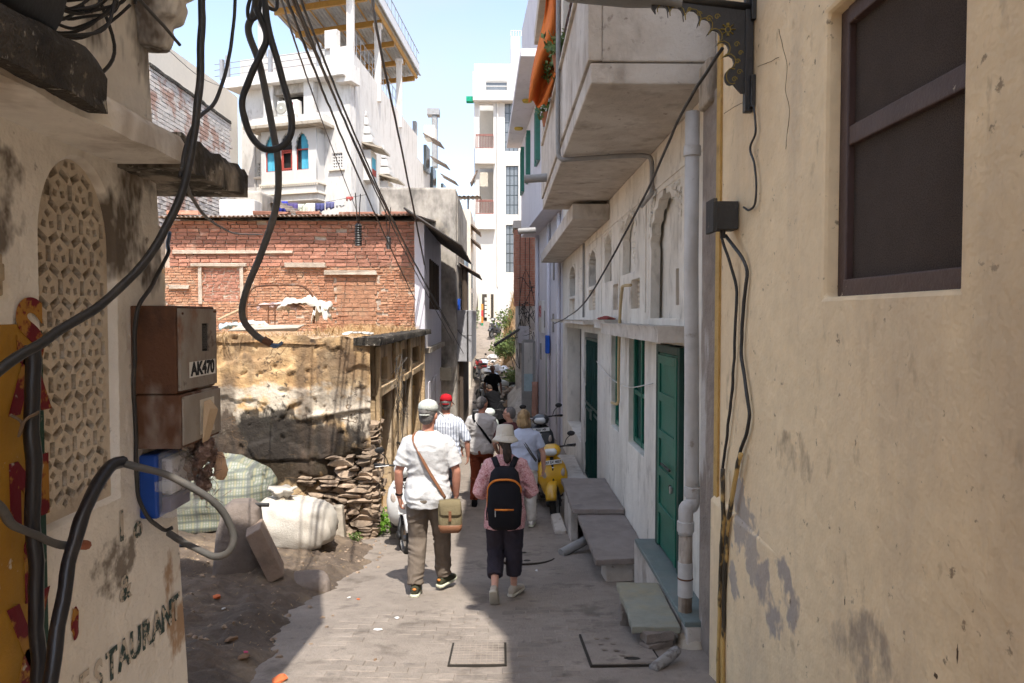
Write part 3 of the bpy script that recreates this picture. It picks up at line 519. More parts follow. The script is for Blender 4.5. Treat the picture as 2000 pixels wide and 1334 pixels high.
MB().box((-1.43, 1.94, 2.98+.08), (-1.40, 2.04, 3.18)).build('old_switch_plate', mat('switch_plate', (.42, .34, .24), [((.15, .11, .07), 12, .55, .7, None, 2, .7)], bump=.1), lh, bevel=.006)
MB().box((-1.40, 1.965, 3.10), (-1.375, 2.012, 3.15)).build('old_switch', MATS['switch_plate'], lh, bevel=.006)
# black pipes and cables in front of the left wall
BLP = mat('black_poly_pipe', (.012, .012, .015), [((.06, .05, .045), 10, .55, .75, None, 2, .6)], rough=.33, spec=.5, bump=.03)
X2 = lambda px, py, X=-1.36: atX(px, py, X)
cable('standing_pipe', [X2(63, 672), X2(62, 800), X2(66, 1000), X2(72, 1200), X2(78, 1450)], .021, BLP, 'thick black upright pipe strapped on the orange sign', cat='pipe')
cable('bent_pipe', [X2(88, 1420, -1.28), X2(105, 1270, -1.28), X2(140, 1080, -1.29), X2(170, 980, -1.3), X2(212, 918, -1.31), X2(240, 905, -1.3)], .021, BLP, 'thick glossy black pipe bending up beside the restaurant lettering', cat='pipe')
ta = atY(240, 905, 2.46); cable('looped_hose', [X2(238, 905, -1.3), atY(330, 930, 2.5), atY(410, 975, 2.55), atY(452, 1030, 2.6), atY(452, 1070, 2.6), atY(420, 1086, 2.62), atY(370, 1065, 2.68), atY(330, 1040, 2.75)], .013, CABLEG, 'grey hose looping out below the meter box', cat='hose')
cable('black_cable', [atY(397, -60, 2.6), atY(393, 100, 2.55), atY(380, 270, 2.45), atY(345, 400, 2.4), atY(290, 500, 2.3), atY(190, 600, 2.12), atY(60, 680, 1.9), atY(-80, 790, 1.75)], .0135, CABLE, 'thick black cable sweeping down across the pierced stone screen', 10)
cable('black_cable', [atY(464, -60, 3.0), atY(452, 80, 2.9), atY(425, 190, 2.75), atY(385, 235, 2.6), atY(362, 290, 2.48), atY(352, 345, 2.42)], .007, CABLE, 'thinner black cable joining the thick one beside the ledge')
cable('grey_wire', [atY(355, 330, 2.42), atY(372, 380, 2.7), atY(410, 430, 3.6), atY(460, 456, 6), atY(512, 458, 8)], .007, CABLEG, 'thin grey wire sagging away below the ledge end')
cable('black_cable', [X2(330, 455, -1.46), X2(328, 480, -1.41), X2(327, 500, -1.38), X2(295, 560, -1.36), X2(268, 610, -1.35), X2(262, 700, -1.36), X2(265, 850, -1.37), X2(270, 960, -1.37), X2(290, 1010, -1.37), X2(320, 1035, -1.36), X2(338, 1030, -1.33)], .008, CABLE, 'black cable running down behind the rusty meter box')
cable('taped_hose', [X2(-40, 960, -1.3), X2(0, 990, -1.31), X2(30, 1025, -1.33), X2(80, 1053, -1.335), X2(135, 1065, -1.325), X2(150, 1064, -1.32)], .012, CABLEG, 'grey hose end crossing the two black pipes', cat='hose')
cable('tape_joint', [X2(138, 1065, -1.322), X2(168, 1064, -1.322)], .0145, mat('terracotta_tape', (.33, .12, .07), bump=.1), 'terracotta coloured tape round the hose end', cat='tape')
b = MB().tube(spline([X2(20, 810, -1.385), X2(42, 825, -1.36), X2(38, 850, -1.37), X2(48, 822, -1.345), X2(74, 806, -1.332)], 6), .008, 8, flat=.5); tag(b.build('pipe_strap', mat('rag_strap', (.17, .12, .08), bump=.15), None, smooth=True), 'dirty cloth strap holding the upright black pipe', 'strap')
# rusty meter box
RUST = mat('rusted_steel', (.115, .052, .028), [((.21, .10, .05), 2.2, .45, .68, (1, 1, .5), 2, .8), ((.045, .025, .018), 5, .52, .7, None, 3, .8), ((.30, .26, .22), 4, .56, .7, (1, 1, .4), 6, .8)], rough=.75, bump=.12, bscale=50)
RUSTG = mat('grey_rusting_door', (.30, .265, .225), [((.16, .10, .065), 2.5, .48, .68, (1, 1, .5), 2, .8), ((.20, .085, .04), 4, .56, .68, None, 3, .85), ((.08, .045, .03), 14, .62, .7, None, 6, .7)], rough=.65, bump=.08, bscale=50)
mbx = inworld(thing('meter_box', (-1.34, 2.9, 2.45), 'rusty steel meter box lettered AK470 on the corner of the stained house', 'meter box'))
bx0, bx1, by0, by1 = -1.42, -1.247, 2.76, 3.13
zt = atX(345, 597, -1.25).z; zm = atX(345, 770, -1.25).z; zb = atX(345, 878, -1.25).z
MB().box((bx0, by0, zm), (bx1, by1, zt)).build('upper_case', RUST, mbx, bevel=.006); MB().box((bx0+.002, by0+.004, zb), (bx1+.012, by1+.012, zm-.003)).build('lower_case', RUST, mbx, bevel=.006)
vy0, vy1 = 2.97, 3.04; vz0 = zt-.185; vz1 = zt-.07
d = wallgrid([by0+.01, by1-.01], [zm+.012, zt-.01], [(vy0, vy1, vz0, vz1)], lambda u, z, dd: (bx1+.012-dd, u, z), .010).build('upper_door', RUSTG, mbx)
MB().box((bx1+.0015, vy0-.005, vz0-.005), (bx1+.0035, vy1+.005, vz1+.005)).build('vent_dark', DARK, d)
b = MB()
for k in range(-9, 9):
    for sgn in (1, -1):
        y0 = (vy0+vy1)/2; pts = []
        for tt in np.linspace(-.1, .1, 21):
            yy = y0+k*.014+tt*.7; zz = (vz0+vz1)/2+sgn*tt
            if vy0-.002 < yy < vy1+.002 and vz0-.002 < zz < vz1+.002: pts.append((bx1+.006, yy, zz))
        if len(pts) > 1: b.tube([pts[0], pts[-1]], .0011, 4)
b.build('mesh_grille', CABLEG, d)
lo = MB().box((bx1+.0122, by0+.012, zb+.012), (bx1+.020, by1+.008, zm-.012)).build('lower_door', RUSTG, mbx, bevel=.003)
MB().box((bx1+.0125, 2.845, zm+.055), (bx1+.0135, 3.10, zm+.118)).build('number_plate', mat('plate_white', (.7, .68, .64), [((.4, .3, .22), 9, .6, .72, None, 2, .6)], bump=0), d)
wall_text('AK470', 2.973, zm+.086, .072, mat('plate_black', (.02, .02, .022), bump=0), 'plate_lettering', d, X=bx1+.0142, bold=.0035, sx=1.12, t=.001)
b = MB().box((bx1+.0205, 2.92, zb+.03), (bx1+.0225, 3.06, zm-.04)); b.build('torn_sticker', mat('old_paper', (.62, .56, .47), [((.3, .28, .26), 8, .5, .6, None, 2, .8)], bump=.1), lo)
b = MB().add([(bx1+.024, 2.95, zm-.05), (bx1+.03, 3.0, zm-.045), (bx1+.055, 3.02, zm-.09), (bx1+.03, 2.985, zb+.0), (bx1+.024, 2.93, zb-.005), (bx1+.045, 2.96, zm-.08)], [(0, 5, 4), (0, 1, 5), (1, 2, 5), (5, 2, 3), (5, 3, 4)]); b.build('curled_paper', mat('brown_paper', (.5, .37, .24), bump=.1), lo)
for y, z in ((by1-.02, zt-.02), (by1-.035, zt-.02), (by0+.03, zt-.03)): MB().tube([(bx1+.011, y, z), (bx1+.016, y, z)], .005, 8).build('rivet', RUST, d)
# nest of lint and rags hanging below the box
b = MB()
for k in range(34):
    z = zb-.0-random.random()**1.3*.24; w = .075*(1-(zb-z)/.32); b.blob((bx1-.02+random.uniform(-w, w)*.8, 3.02+random.uniform(-w, w), z), (random.uniform(.012, .03),)*3, seed=k, amp=.5, nu=7, nv=5)
NEST = mat('lint_and_rag', (.19, .12, .095), [((.4, .3, .25), 26, .5, .62, None, 2, .8), ((.05, .03, .025), 14, .5, .65, None, 3, .8)], bump=.6, bscale=60)
ne = tag(b.build('rag_nest', NEST, None), 'ragged clump of lint and cloth hanging under the meter box', 'rag')
b = MB()
for k in range(160):
    a = Vector((bx1-.02+random.gauss(0, .04), 3.02+random.gauss(0, .045), zb-random.random()*.24)); e = a+Vector((random.gauss(0, .03), random.gauss(0, .03), random.gauss(-.02, .03))); b.tube([a, (a+e)/2+Vector((random.gauss(0, .008),)*3), e], .0012, 3)
tag(b.build('loose_fibres', NEST, ne, fix=False), kind='stuff')
b = MB().blob((bx1+.035, 3.08, zb-.13), (.03, .02, .055), 5, .4); b.build('orange_rag', mat('peach_rag', (.5, .32, .2), bump=.2), ne, smooth=True)
# blue electric meter with clear cover
em = inworld(thing('electric_meter', (-1.36, 2.9, 2.2), 'blue electric meter under a clear plastic cover below the rusty box', 'electric meter'))
z0, z1 = atX(320, 1022, -1.3).z, atX(320, 888, -1.3).z
MB().box((-1.42, 2.80, z0), (-1.345, 3.03, z1-.01)).build('base', mat('blue_plastic', (.012, .06, .30), [((.08, .1, .2), 8, .55, .75, None, 2, .5)], rough=.35, bump=.02), em, bevel=.012)
CLR = mat('clear_plastic', (.72, .75, .78), rough=.15, spec=.6, bump=0, fine=0); CLR.node_tree.nodes['Principled BSDF'].inputs['Alpha'].default_value = .22
MB().box((-1.345, 2.795, z0+.002), (-1.278, 3.05, z1)).build('clear_cover', CLR, em, bevel=.018, seg=3)
MB().box((-1.344, 2.83, z0+.09), (-1.305, 3.01, z1-.03)).build('meter_body', mat('meter_white', (.5, .48, .5), [((.1, .1, .12), 22, .52, .6, None, 2, .7)], bump=0), em, bevel=.006)
MB().box((-1.344, 2.83, z0+.02), (-1.31, 3.01, z0+.08)).build('terminal_block', mat('terminal_dark', (.07, .05, .12), bump=0), em, bevel=.004)
for y in (2.80, 3.04): MB().box((-1.352, y-.012, (z0+z1)/2-.02), (-1.272, y+.012, (z0+z1)/2+.02)).build('latch', CLR, em, bevel=.004)
# black chute and coil of cable on the ledge, top left
b = MB(); R1 = []
for i in range(15):
    y = .75+i*.085+0; ang = i/14; cx = -1.30; zc = 4.12-.055*i*.35
    R1.append([(cx+.155*cos(a)-.0, y, 3.94-.004*i+.19*sin(a)) for a in np.linspace(pi*.95, pi*2.25, 14)])
R2 = [[(p[0]*1.0+.0, p[1], p[2]-.012) for p in r] for r in R1]
b.rings(R1, caps=False, closed=False); b.rings(R2, caps=False, closed=False)
tag(b.build('plastic_chute', BLP, None, smooth=True), 'black plastic half pipe lying on the ledge at top left', 'chute')
co = inworld(thing('cable_coil', (-1.27, 2.2, 3.9), 'tangled coil of thin black cable on the ledge at top left', 'cable'))
E1, E2 = Vector((.45, .85, .05)).normalized(), Vector((.55, -.2, .85)).normalized()
for k in range(14):
    c = Vector((-1.20+random.uniform(-.025, .03), 2.04+random.uniform(-.05, .07), 3.93+random.uniform(-.02, .05))); rx = random.uniform(.105, .165); sq = random.uniform(.7, 1.05); tw = random.gauss(0, .35)
    pts = [c+(E1*cos(a)*rx+(E2*cos(tw)+E1.cross(E2)*sin(tw))*sin(a)*rx*sq)+Vector((mnoise.noise(Vector((a, k, 0))), mnoise.noise(Vector((a, k, 5))), mnoise.noise(Vector((a, k, 9)))))*.03 for a in np.linspace(.5*k, 2*pi+.5*k-.25, 20)]
    MB().tube(spline(pts, 3), .0048, 6).build('loop', CABLE, co, smooth=True)
MB().tube(spline([c, Vector((-1.24, 2.4, 4.08)), Vector((-1.2, 2.55, 4.04)), Vector((-1.17, 2.66, 3.99))], 6), .006, 6).build('loose_end', CABLEG, co, smooth=True)
MB().tube(spline([Vector((-1.3, 2.3, 4.1)), Vector((-1.28, 2.42, 3.9)), Vector((-1.3, 2.36, 3.78)), Vector((-1.33, 2.28, 3.73))], 6), .006, 6).build('loose_end', CABLE, co, smooth=True)

# ================================================================== right: arcaded house with balcony
ah = inworld(thing('arcaded_house', (1.8, 9, G(9)), 'dirty white house with cusped niches, green door and projecting concrete balcony', 'house'))
XW = 1.5
OPN = [(5.86, 6.76, .85, 2.76), (7.5, 8.45, 1.52, 2.79), (9.13, 9.80, 1.52, 2.79), (11.2, 13.05, .1, 2.74), (13.5, 16.4, -.2, 2.78)]
NIC = [(5.98, 7.36, 2.99, 4.19), (8.0, 9.04, 3.52, 4.22), (9.8, 10.58, 3.5, 4.2), (11.4, 12.5, 3.52, 4.12), (14.6, 16.1, 3.45, 4.1)]
JAL = [(6.1, 6.72, 3.11, 3.46), (7.8, 8.33, 3.1, 3.43), (9.25, 9.68, 3.1, 3.44), (11.5, 12.4, 3.12, 3.46), (14.75, 15.95, 3.05, 3.4)]
wallgrid([4.46, 17.6], [-.6, 9.2], OPN+NIC+JAL[1:], lambda u, z, d: (XW+d, u, z), .3).build('wall', FACADE, ah, bevel=.008)
MB().box((1.81, 4.46, -.5), (6, 17.55, 9.1)).build('rear_volume', DARKG, ah)
def XZ(X): return Matrix(((0, 0, 1, X), (1, 0, 0, 0), (0, 1, 0, 0), (0, 0, 0, 1)))
def cusped(u0, u1, z0, z1, lobes=9, drop=.42):
    c = (u0+u1)/2; r = (u1-u0)/2*.86; zs = z0+(z1-z0)*(1-drop); H = (z1-zs)*.9; P = [(c-r, z0+.004), (c+r, z0+.004)]
    for k in range(lobes):
        a0, a1 = pi*k/lobes, pi*(k+1)/lobes
        for j in range(5):
            a = a0+(a1-a0)*j/4; bul = 1+.10*sin(pi*j/4)-.06
            pk = 1+.12*max(0, 1-abs(a-pi/2)*3)
            P.append((c+r*bul*cos(a), zs+H*bul*pk*sin(a)))
    return P
for i, (u0, u1, z0, z1) in enumerate(NIC):
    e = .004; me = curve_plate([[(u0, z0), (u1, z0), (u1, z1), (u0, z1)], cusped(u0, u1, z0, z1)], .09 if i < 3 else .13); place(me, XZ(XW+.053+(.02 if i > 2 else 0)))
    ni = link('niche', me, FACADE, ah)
    if i == 0:
        wallgrid([u0, u1], [z0, z1], [(6.13, 6.70, 3.115, 3.455)], lambda u, z, d: (XW+.13+d, u, z), .05).build('niche_back', FACADE, ni)
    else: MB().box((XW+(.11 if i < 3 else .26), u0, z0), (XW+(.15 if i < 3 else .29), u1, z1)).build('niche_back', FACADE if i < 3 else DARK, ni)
    b = MB()                               # carved foliage round the arch head
    cc, rr = (u0+u1)/2, (u1-u0)/2*.86; zs = z0+(z1-z0)*.58; H = (z1-zs)*.9
    for k in range(30):
        a = pi*(k+.5)/30; q = 1.16+.05*(k % 2); y, z = cc+rr*q*cos(a), zs+H*q*1.04*sin(a)
        if u0+.02 < y < u1-.02 and z < z1-.02: b.blob((XW+.004, y, z), (.016, rr*.075, rr*.05), seed=k+i*40, amp=.5, nu=6, nv=4)
    for k in range(26):
        y = random.choice((random.uniform(u0+.03, u0+.3*(u1-u0)), random.uniform(u1-.3*(u1-u0), u1-.03))); z = random.uniform(z1-.24*(z1-z0), z1-.03)
        if (abs(y-cc)/rr)**2+((z-zs)/(H*1.12))**2 > 1.25: b.blob((XW+.004, y, z), (.012, .03, .022), seed=k, amp=.6, nu=6, nv=4)
    tag(b.build('carved_foliage', FACADE, ni), kind='stuff')
def rosette(y, z, ry, rz, X):
    b = MB()
    for ring, nn, q in ((1, 16, 1), (.62, 12, .8), (.3, 7, .6)):
        for k in range(nn):
            a = 2*pi*(k+.3*ring)/nn; b.blob((X+.004, y+ry*ring*.8*cos(a), z+rz*ring*.8*sin(a)), (.03*q, ry*.26, rz*.16), seed=k, amp=.35, nu=7, nv=4)
    return b
o = rosette(8.5, 3.86, .24, .26, XW+.105).build('carved_rosette', FACADE, ah); tag(o, kind='stuff')
o = rosette(13.6, 3.72, .36, .24, XW).build('carved_rosette', FACADE, ah); tag(o, kind='stuff')
for i, (u0, u1, z0, z1) in enumerate(JAL):     # pierced lattice windows
    w = u1-u0; h = z1-z0; hs = []; nx = max(4, int(w/.085)); nz_ = 6
    for a in range(nx):
        for c in range(nz_):
            cx, cy = u0+w*(a+.5)/nx, z0+h*(c+.5)/nz_; rx, ry = w/nx*.36, h/nz_*.38
            hs.append([(cx+rx*cos(t)*(1 if k % 2 else .62), cy+ry*sin(t)*(1 if k % 2 else .62)) for k, t in enumerate(np.linspace(0, 2*pi, 9)[:-1])])
    me = curve_plate([[(u0, z0), (u1, z0), (u1, z1), (u0, z1)]]+hs, .03); place(me, XZ(XW+(.175 if i == 0 else .09))); l = link('lattice_window', me, JA, ah)
    MB().box((XW+.22, u0, z0), (XW+.24, u1, z1)).build('lattice_backing', mat('lattice_shade', (.12, .11, .1), bump=0), l)
for y in (7.46, 9.1, 10.75, 12.9): MB().box((XW-.012, y-.02, 3.05), (XW-.001, y+.02, 4.25)).build('pilaster_strip', FACADE, ah, bevel=.004)
MB().box((XW-.012, 4.5, 4.24), (XW-.002, 12.6, 4.29)).build('string_course', FACADE, ah, bevel=.004)
# canopies over the openings
rough_beam('canopy', CONCRETE, (XW+.02, 5.62, 2.80), (XW-.27, 8.9, 2.93), ah, n=20, amp=.006)
rough_beam('canopy_step', CONCRETE, (XW+.02, 8.92, 2.86), (XW-.22, 9.95, 2.97), ah, n=8, amp=.006)
rough_beam('canopy_thin', CONCRETE, (XW+.02, 10.2, 2.90), (XW-.34, 16.9, 2.96), ah, n=20, amp=.008)
# balcony
b = MB().box((.62, 5.06, 4.63), (1.5, 10.9, 4.78)); b.build('balcony_slab', CONCRETE, ah, bevel=.012)
wallgrid([5.05, 5.75, 10.91], [4.79, 5.5, 5.95], [(5.75, 10.5, 5.5, 5.96)], lambda u, z, d: (.60+d, u, z), .1).build('balcony_parapet', CONCRETE, ah, bevel=.008)
MB().box((.702, 5.05, 4.785), (1.499, 5.15, 7.2)).build('balcony_end_wall', CONCRETE, ah, bevel=.01)
MB().box((.62, 10.8, 4.79), (1.49, 10.9, 7.2)).build('balcony_far_wall', CONCRETE, ah)
for y in (5.9, 7.6, 9.2, 10.6): MB().box((.63, y-.11, 5.5), (.84, y+.11, 7.2)).build('balcony_post', FACADE, ah, bevel=.01)
MB().box((.50, 4.9, 7.2), (1.52, 11.2, 7.4)).build('balcony_roof', CONCRETE, ah, bevel=.01)
MB().box((.57, 5.75, 5.49), (.72, 10.5, 5.53)).build('parapet_coping', CONCRETE, ah, bevel=.006)
b = MB()
for z in (5.65, 5.8, 5.94): b.tube([(.65, 5.8, z), (.65, 10.5, z)], .012, 6)
for y in np.arange(6, 10.5, .22): b.tube([(.65, y, 5.52), (.65, y, 5.95)], .008, 5)
b.build('balcony_railing', mat('brown_rail', (.1, .055, .045), bump=0, rough=.5), ah)
MB().box((.98, 10.0, 4.36), (1.5, 17.9, 4.58)).build('lower_beam', CONCRETE, ah, bevel=.012)
MB().box((1.36, 4.75, 4.42), (1.55, 5.0, 4.72)).build('stone_corbel', STONEW, ah, bevel=.02)
MB().box((1.40, 4.47, -.2), (1.51, 5.02, 4.5)).build('rough_pier', mat('rough_grey_render', (.27, .225, .19), [((.16, .13, .11), 3, .45, .7, None, 2, .8), ((.5, .47, .44), 2, .57, .64, (1, 1, .35), 3, .8)], bump=.3, bscale=22), ah, bevel=.012)
for y in (9.6, 13.2): MB().tube([(.62, y-.0, 4.86 if y < 10 else 4.6), (.30, y, 4.84 if y < 10 else 4.58)], .055, 12).build('drain_spout', GREYPIPE, ah, auto=40)
MB().tube(spline([(.57, 7.3, 7.1), (.57, 7.3, 5.6), (.57, 7.3, 4.75), (.60, 7.28, 4.60), (.72, 7.25, 4.59), (1.2, 7.1, 4.59), (1.40, 7.05, 4.58), (1.46, 7.02, 4.52), (1.46, 7.0, 4.25), (1.45, 6.98, 4.2), (1.42, 7.3, 4.13)], 4), .024, 8).build('conduit', GREYPIPE, ah, smooth=True)
MB().tube(spline([(1.47, 12.9, 4.33), (1.47, 12.9, 3.6), (1.47, 12.9, 3.0)], 2), .02, 6).build('thin_conduit', GREYPIPE, ah, smooth=True)
MB().tube(spline([(1.44, 8.0, 3.36), (1.40, 8.25, 3.36), (1.40, 8.35, 3.3), (1.40, 8.5, 2.95), (1.43, 8.75, 2.2), (1.43, 8.78, 1.95), (1.38, 8.95, 1.93)], 4), .018, 8).build('yellowed_pipe', mat('yellowed_pvc', (.48, .37, .21), bump=.02), ah, smooth=True)
# downpipe
dp = inworld(thing('downpipe', (1.42, 5.2, G(5.2)), 'grey plastic downpipe with an offset bend between the white and yellow houses', 'pipe'))
zb1 = atY(1360, 960, 5.2).z
MB().tube([(1.375, 5.2, 4.48), (1.375, 5.2, 3.4), (1.395, 5.2, zb1+.12), (1.40, 5.2, zb1)], .052, 16).build('upper_length', PVC, dp, smooth=True)
MB().tube(spline([(1.40, 5.2, zb1+.03), (1.40, 5.19, zb1-.06), (1.38, 5.17, zb1-.10), (1.34, 5.15, zb1-.11), (1.335, 5.14, zb1-.2), (1.335, 5.14, zb1-.3)], 5), .053, 16).build('bend', PVC, dp, smooth=True)
for p, z in (((1.40, 5.2), zb1), ((1.335, 5.14), zb1-.24), ((1.375, 5.2), 4.2)): MB().lathe([(.054, -.04), (.062, -.035), (.062, .035), (.054, .04)], 18, Matrix.Translation((p[0], p[1], z))).build('socket', PVC, dp, auto=40)
MB().tube([(1.335, 5.14, zb1-.28), (1.335, 5.14, .45)], .05, 16).build('lower_length', mat('stained_white_pipe', (.42, .36, .30), [((.14, .10, .07), 5, .47, .68, (1, 1, .3), 2, .9)], bump=.2), dp, smooth=True)
MB().tube([(1.335, 5.14, zb1-.5), (1.335, 5.14, zb1-.75)], .054, 16).build('sleeve', PVC, dp, auto=40)
MB().lathe([(.056, -.006), (.058, 0), (.056, .006)], 16, Matrix.Translation((1.335, 5.14, zb1-.62))).build('wire_tie', RUST, dp)
b = MB().loft([(.3, 1.36, 5.0, .17, .2), (.62, 1.37, 5.02, .13, .15), (.74, 1.37, 5.05, .08, .09)], 12, 2.5); b.build('cement_footing', STONEW, dp, smooth=True)
# green door
dr = MB().box((1.63, 5.90, .87), (1.67, 6.72, 2.72)).build('green_door', GREENP, ah)
for a, b_ in [((1.46, 6.66, .85), (1.66, 6.755, 2.75)), ((1.46, 5.865, .85), (1.66, 5.93, 2.75)), ((1.46, 5.93, 2.68), (1.66, 6.66, 2.75))]: MB().box(a, b_).build('door_frame', GREEND, dr, bevel=.006)
lf = MB().box((1.47, 5.935, .88), (1.51, 6.655, 2.675)).build('leaf', GREENP, dr, bevel=.004)
for k in range(5):
    z = .95+k*.345; MB().box((1.452, 6.0, z+.25), (1.47, 6.60, z+.33)).build('rail', GREENP, lf, bevel=.004)
for y in (5.945, 6.58): MB().box((1.454, y, .89), (1.4695, y+.06, 2.66)).build('stile', GREENP, lf, bevel=.004)
MB().tube([(1.44, 6.10, 1.68), (1.44, 6.42, 1.68)], .011, 8).build('bolt', IRONB, lf); MB().lathe([(.01, -.006), (.03, -.006), (.03, .006), (.01, .006)], 12, Matrix.Translation((1.445, 6.1, 1.53)) @ Matrix.Rotation(pi/2, 4, 'Y')).build('ring_handle', IRONB, lf)
MB().box((1.425, 6.02, 1.50), (1.45, 6.05, 1.56)).build('padlock', mat('steel', (.4, .4, .4), metal=.8, rough=.35, bump=0), lf, bevel=.006)
# green windows and grille gate
for u0, u1 in ((7.5, 8.45), (9.13, 9.80)):
    wn_ = MB().box((1.60, u0, 1.52), (1.63, u1, 2.79)).build('green_window', GREEND, ah)
    for y in (u0+.03, (u0+u1)/2, u1-.03): MB().box((1.56, y-.03, 1.54), (1.60, y+.03, 2.78)).build('frame', GREENP, wn_, bevel=.005)
    MB().box((1.565, u0+.06, 2.1), (1.60, u1-.06, 2.15)).build('frame', GREENP, wn_, bevel=.005); MB().box((1.565, u0+.06, 1.54), (1.6, u1-.06, 1.6)).build('frame', GREENP, wn_, bevel=.005)
gt = MB().box((1.53, 11.22, .15), (1.56, 11.28, 2.62)).build('grille_gate', GREEND, ah)
b = MB()
for y in np.linspace(11.3, 13.0, 15): b.tube([(1.545, y, .15), (1.545, y, 2.6)], .011, 5)
b.build('bars', GREEND, gt); b = MB()
for k in range(14):
    y0 = 11.3+(k % 7)*.27; s = 1 if k < 7 else -1; b.tube([(1.535, y0 if s > 0 else 13-(k % 7)*.27, .2), (1.535, y0+.6*s if s > 0 else 13-(k % 7)*.27-.6, 2.5)], .009, 4)
b.build('lattice_bars', GREEND, gt)
for z in (.16, 1.35, 1.45, 2.6): MB().box((1.525, 11.22, z), (1.565, 13.03, z+.045)).build('gate_rail', GREEND, gt)
MB().box((1.50, 11.9, 1.27), (1.53, 12.2, 1.44)).build('lock_plate', GREEND, gt, bevel=.004)
MB().box((1.75, 11.2, .1), (1.79, 13.05, 2.74)).build('gate_backing', mat('gate_gloom', (.055, .05, .045), bump=0), ah)
MB().box((1.505, 13.5, -.2), (1.795, 16.4, .62)).build('recess_sill', FACADE, ah, bevel=.01)
MB().tube(spline([(1.47, 11.1, 2.32), (1.46, 9.6, 2.19), (1.45, 8.2, 2.2), (1.46, 6.9, 2.36)], 6), .006, 6).build('white_wire', WHITE, ah, smooth=True)
# plinth, doorstep
MB().box((1.30, 4.95, .1), (1.499, 6.95, .82)).build('doorstep', CONCRETE, ah, bevel=.01); MB().box((1.285, 4.95, .822), (1.5, 6.85, .862)).build('threshold_slab', mat('teal_grey_slab', (.15, .185, .18), [((.23, .23, .21), 3, .5, .75, None, 2, .7)], bump=.08, rough=.55), ah, bevel=.006)
MB().box((1.42, 6.96, -.2), (1.499, 10.4, .58)).build('plinth', CONCRETE, ah, bevel=.01)
# stone bench of two slabs
bn = inworld(thing('stone_bench', (1.2, 8.6, G(8.6)), 'stone bench of two purple slate slabs along the white wall', 'bench'))
def slab(name, corners, z, t, m, parent, dz=(0, 0, 0, 0)):
    P = []
    for k in range(4):
        a, c = Vector(corners[k]).to_3d(), Vector(corners[(k+1) % 4]).to_3d(); n = max(3, int((c-a).length/.07))
        for q in range(n): p = a.lerp(c, q/n); nn = mnoise.noise(Vector((p.x*9, p.y*9, z)))+.7*mnoise.noise(Vector((p.x*26, p.y*26, z))); P.append((p.x+.010*nn, p.y+.012*nn))
    return MB().prism(P, z-t, z, 'z').build(name, m, parent, bevel=.007)
slab('seat_slab', [(.93, 7.0), (1.49, 7.05), (1.495, 8.75), (.92, 8.72)], .605, .06, SLATE, bn); slab('seat_slab', [(.86, 8.62), (1.49, 8.62), (1.495, 10.3), (.86, 10.3)], .672, .06, SLATE, bn)
MB().box((.90, 10.0, -.1), (1.48, 10.25, .60), jit=.01).build('support', CONCRETE, bn, bevel=.012); MB().box((.88, 9.1, -.1), (.98, 10.0, .605), jit=.008).build('support', CONCRETE, bn, bevel=.012)
MB().box((1.05, 7.1, 0), (1.45, 7.5, .54), jit=.01).build('support', CONCRETE, bn, bevel=.012)
MB().box((.70, 9.5, -.3), (.86, 10.3, .16), jit=.015).build('kerb_block', CONCRETE, bn, bevel=.02)
tag(MB().tube([(1.22, 8.72, .36), (.70, 8.35, .22)], .055, 14).build('waste_pipe', GREYPIPE, None, auto=40), 'grey waste pipe slanting out from under the stone bench', 'pipe')
# step slab on stacked bricks
CB = mat('cement_brick', (.25, .215, .19), [((.15, .125, .11), 3, .5, .7, None, 2, .7)], var=.12, bump=.25)
st = slab('step_slab', [(.93, 5.02), (1.265, 5.0), (1.30, 5.86), (.955, 5.88)], .80, .05, SLABG, None); tag(st, 'grey green stone slab on loose bricks as a step below the green door', 'step')
for i, (x, y, z, rz, lab) in enumerate([(1.10, 5.02, .665, .5, 'lower cement brick of the pair under the near end of the step'), (1.11, 5.03, .735, .25, 'upper cement brick of the pair under the near end of the step'), (1.0, 5.66, .58, 1.4, 'lower cement brick under the far end of the step'), (1.0, 5.64, .655, 1.5, 'middle cement brick under the far end of the step'), (1.0, 5.65, .72, 1.45, 'topmost cement brick under the far end of the step')]):
    o = MB().box((-.11, -.055, -.034), (.11, .055, .034), jit=.003).build('loose_brick', CB, None, bevel=.006); o.location = (x, y, z); o.rotation_euler = (-.05, 0, rz); tag(o, lab, 'brick', 'bricks under the step')
tag(MB().tube(spline([(.98, 4.56, .72), (1.1, 4.66, .75), (1.18, 4.74, .76)], 4), [.035]*8+[.03], 10).build('wrapped_pipe', mat('grey_wrap', (.33, .32, .31), [((.16, .14, .13), 18, .5, .62, None, 2, .7)], bump=.5, bscale=60), None, smooth=True), 'pipe stub wrapped in grey plastic at the foot of the wall', 'pipe')

rr_ = MB().blob((1.36, 9.4, 2.985), (.10, .32, .03), seed=4, amp=.4, nu=14, nv=6).build('red_rag', mat('faded_red_rag', (.30, .07, .06), bump=.3), None, smooth=True); tag(rr_, 'faded red rag lying on the canopy over the green windows', 'rag')
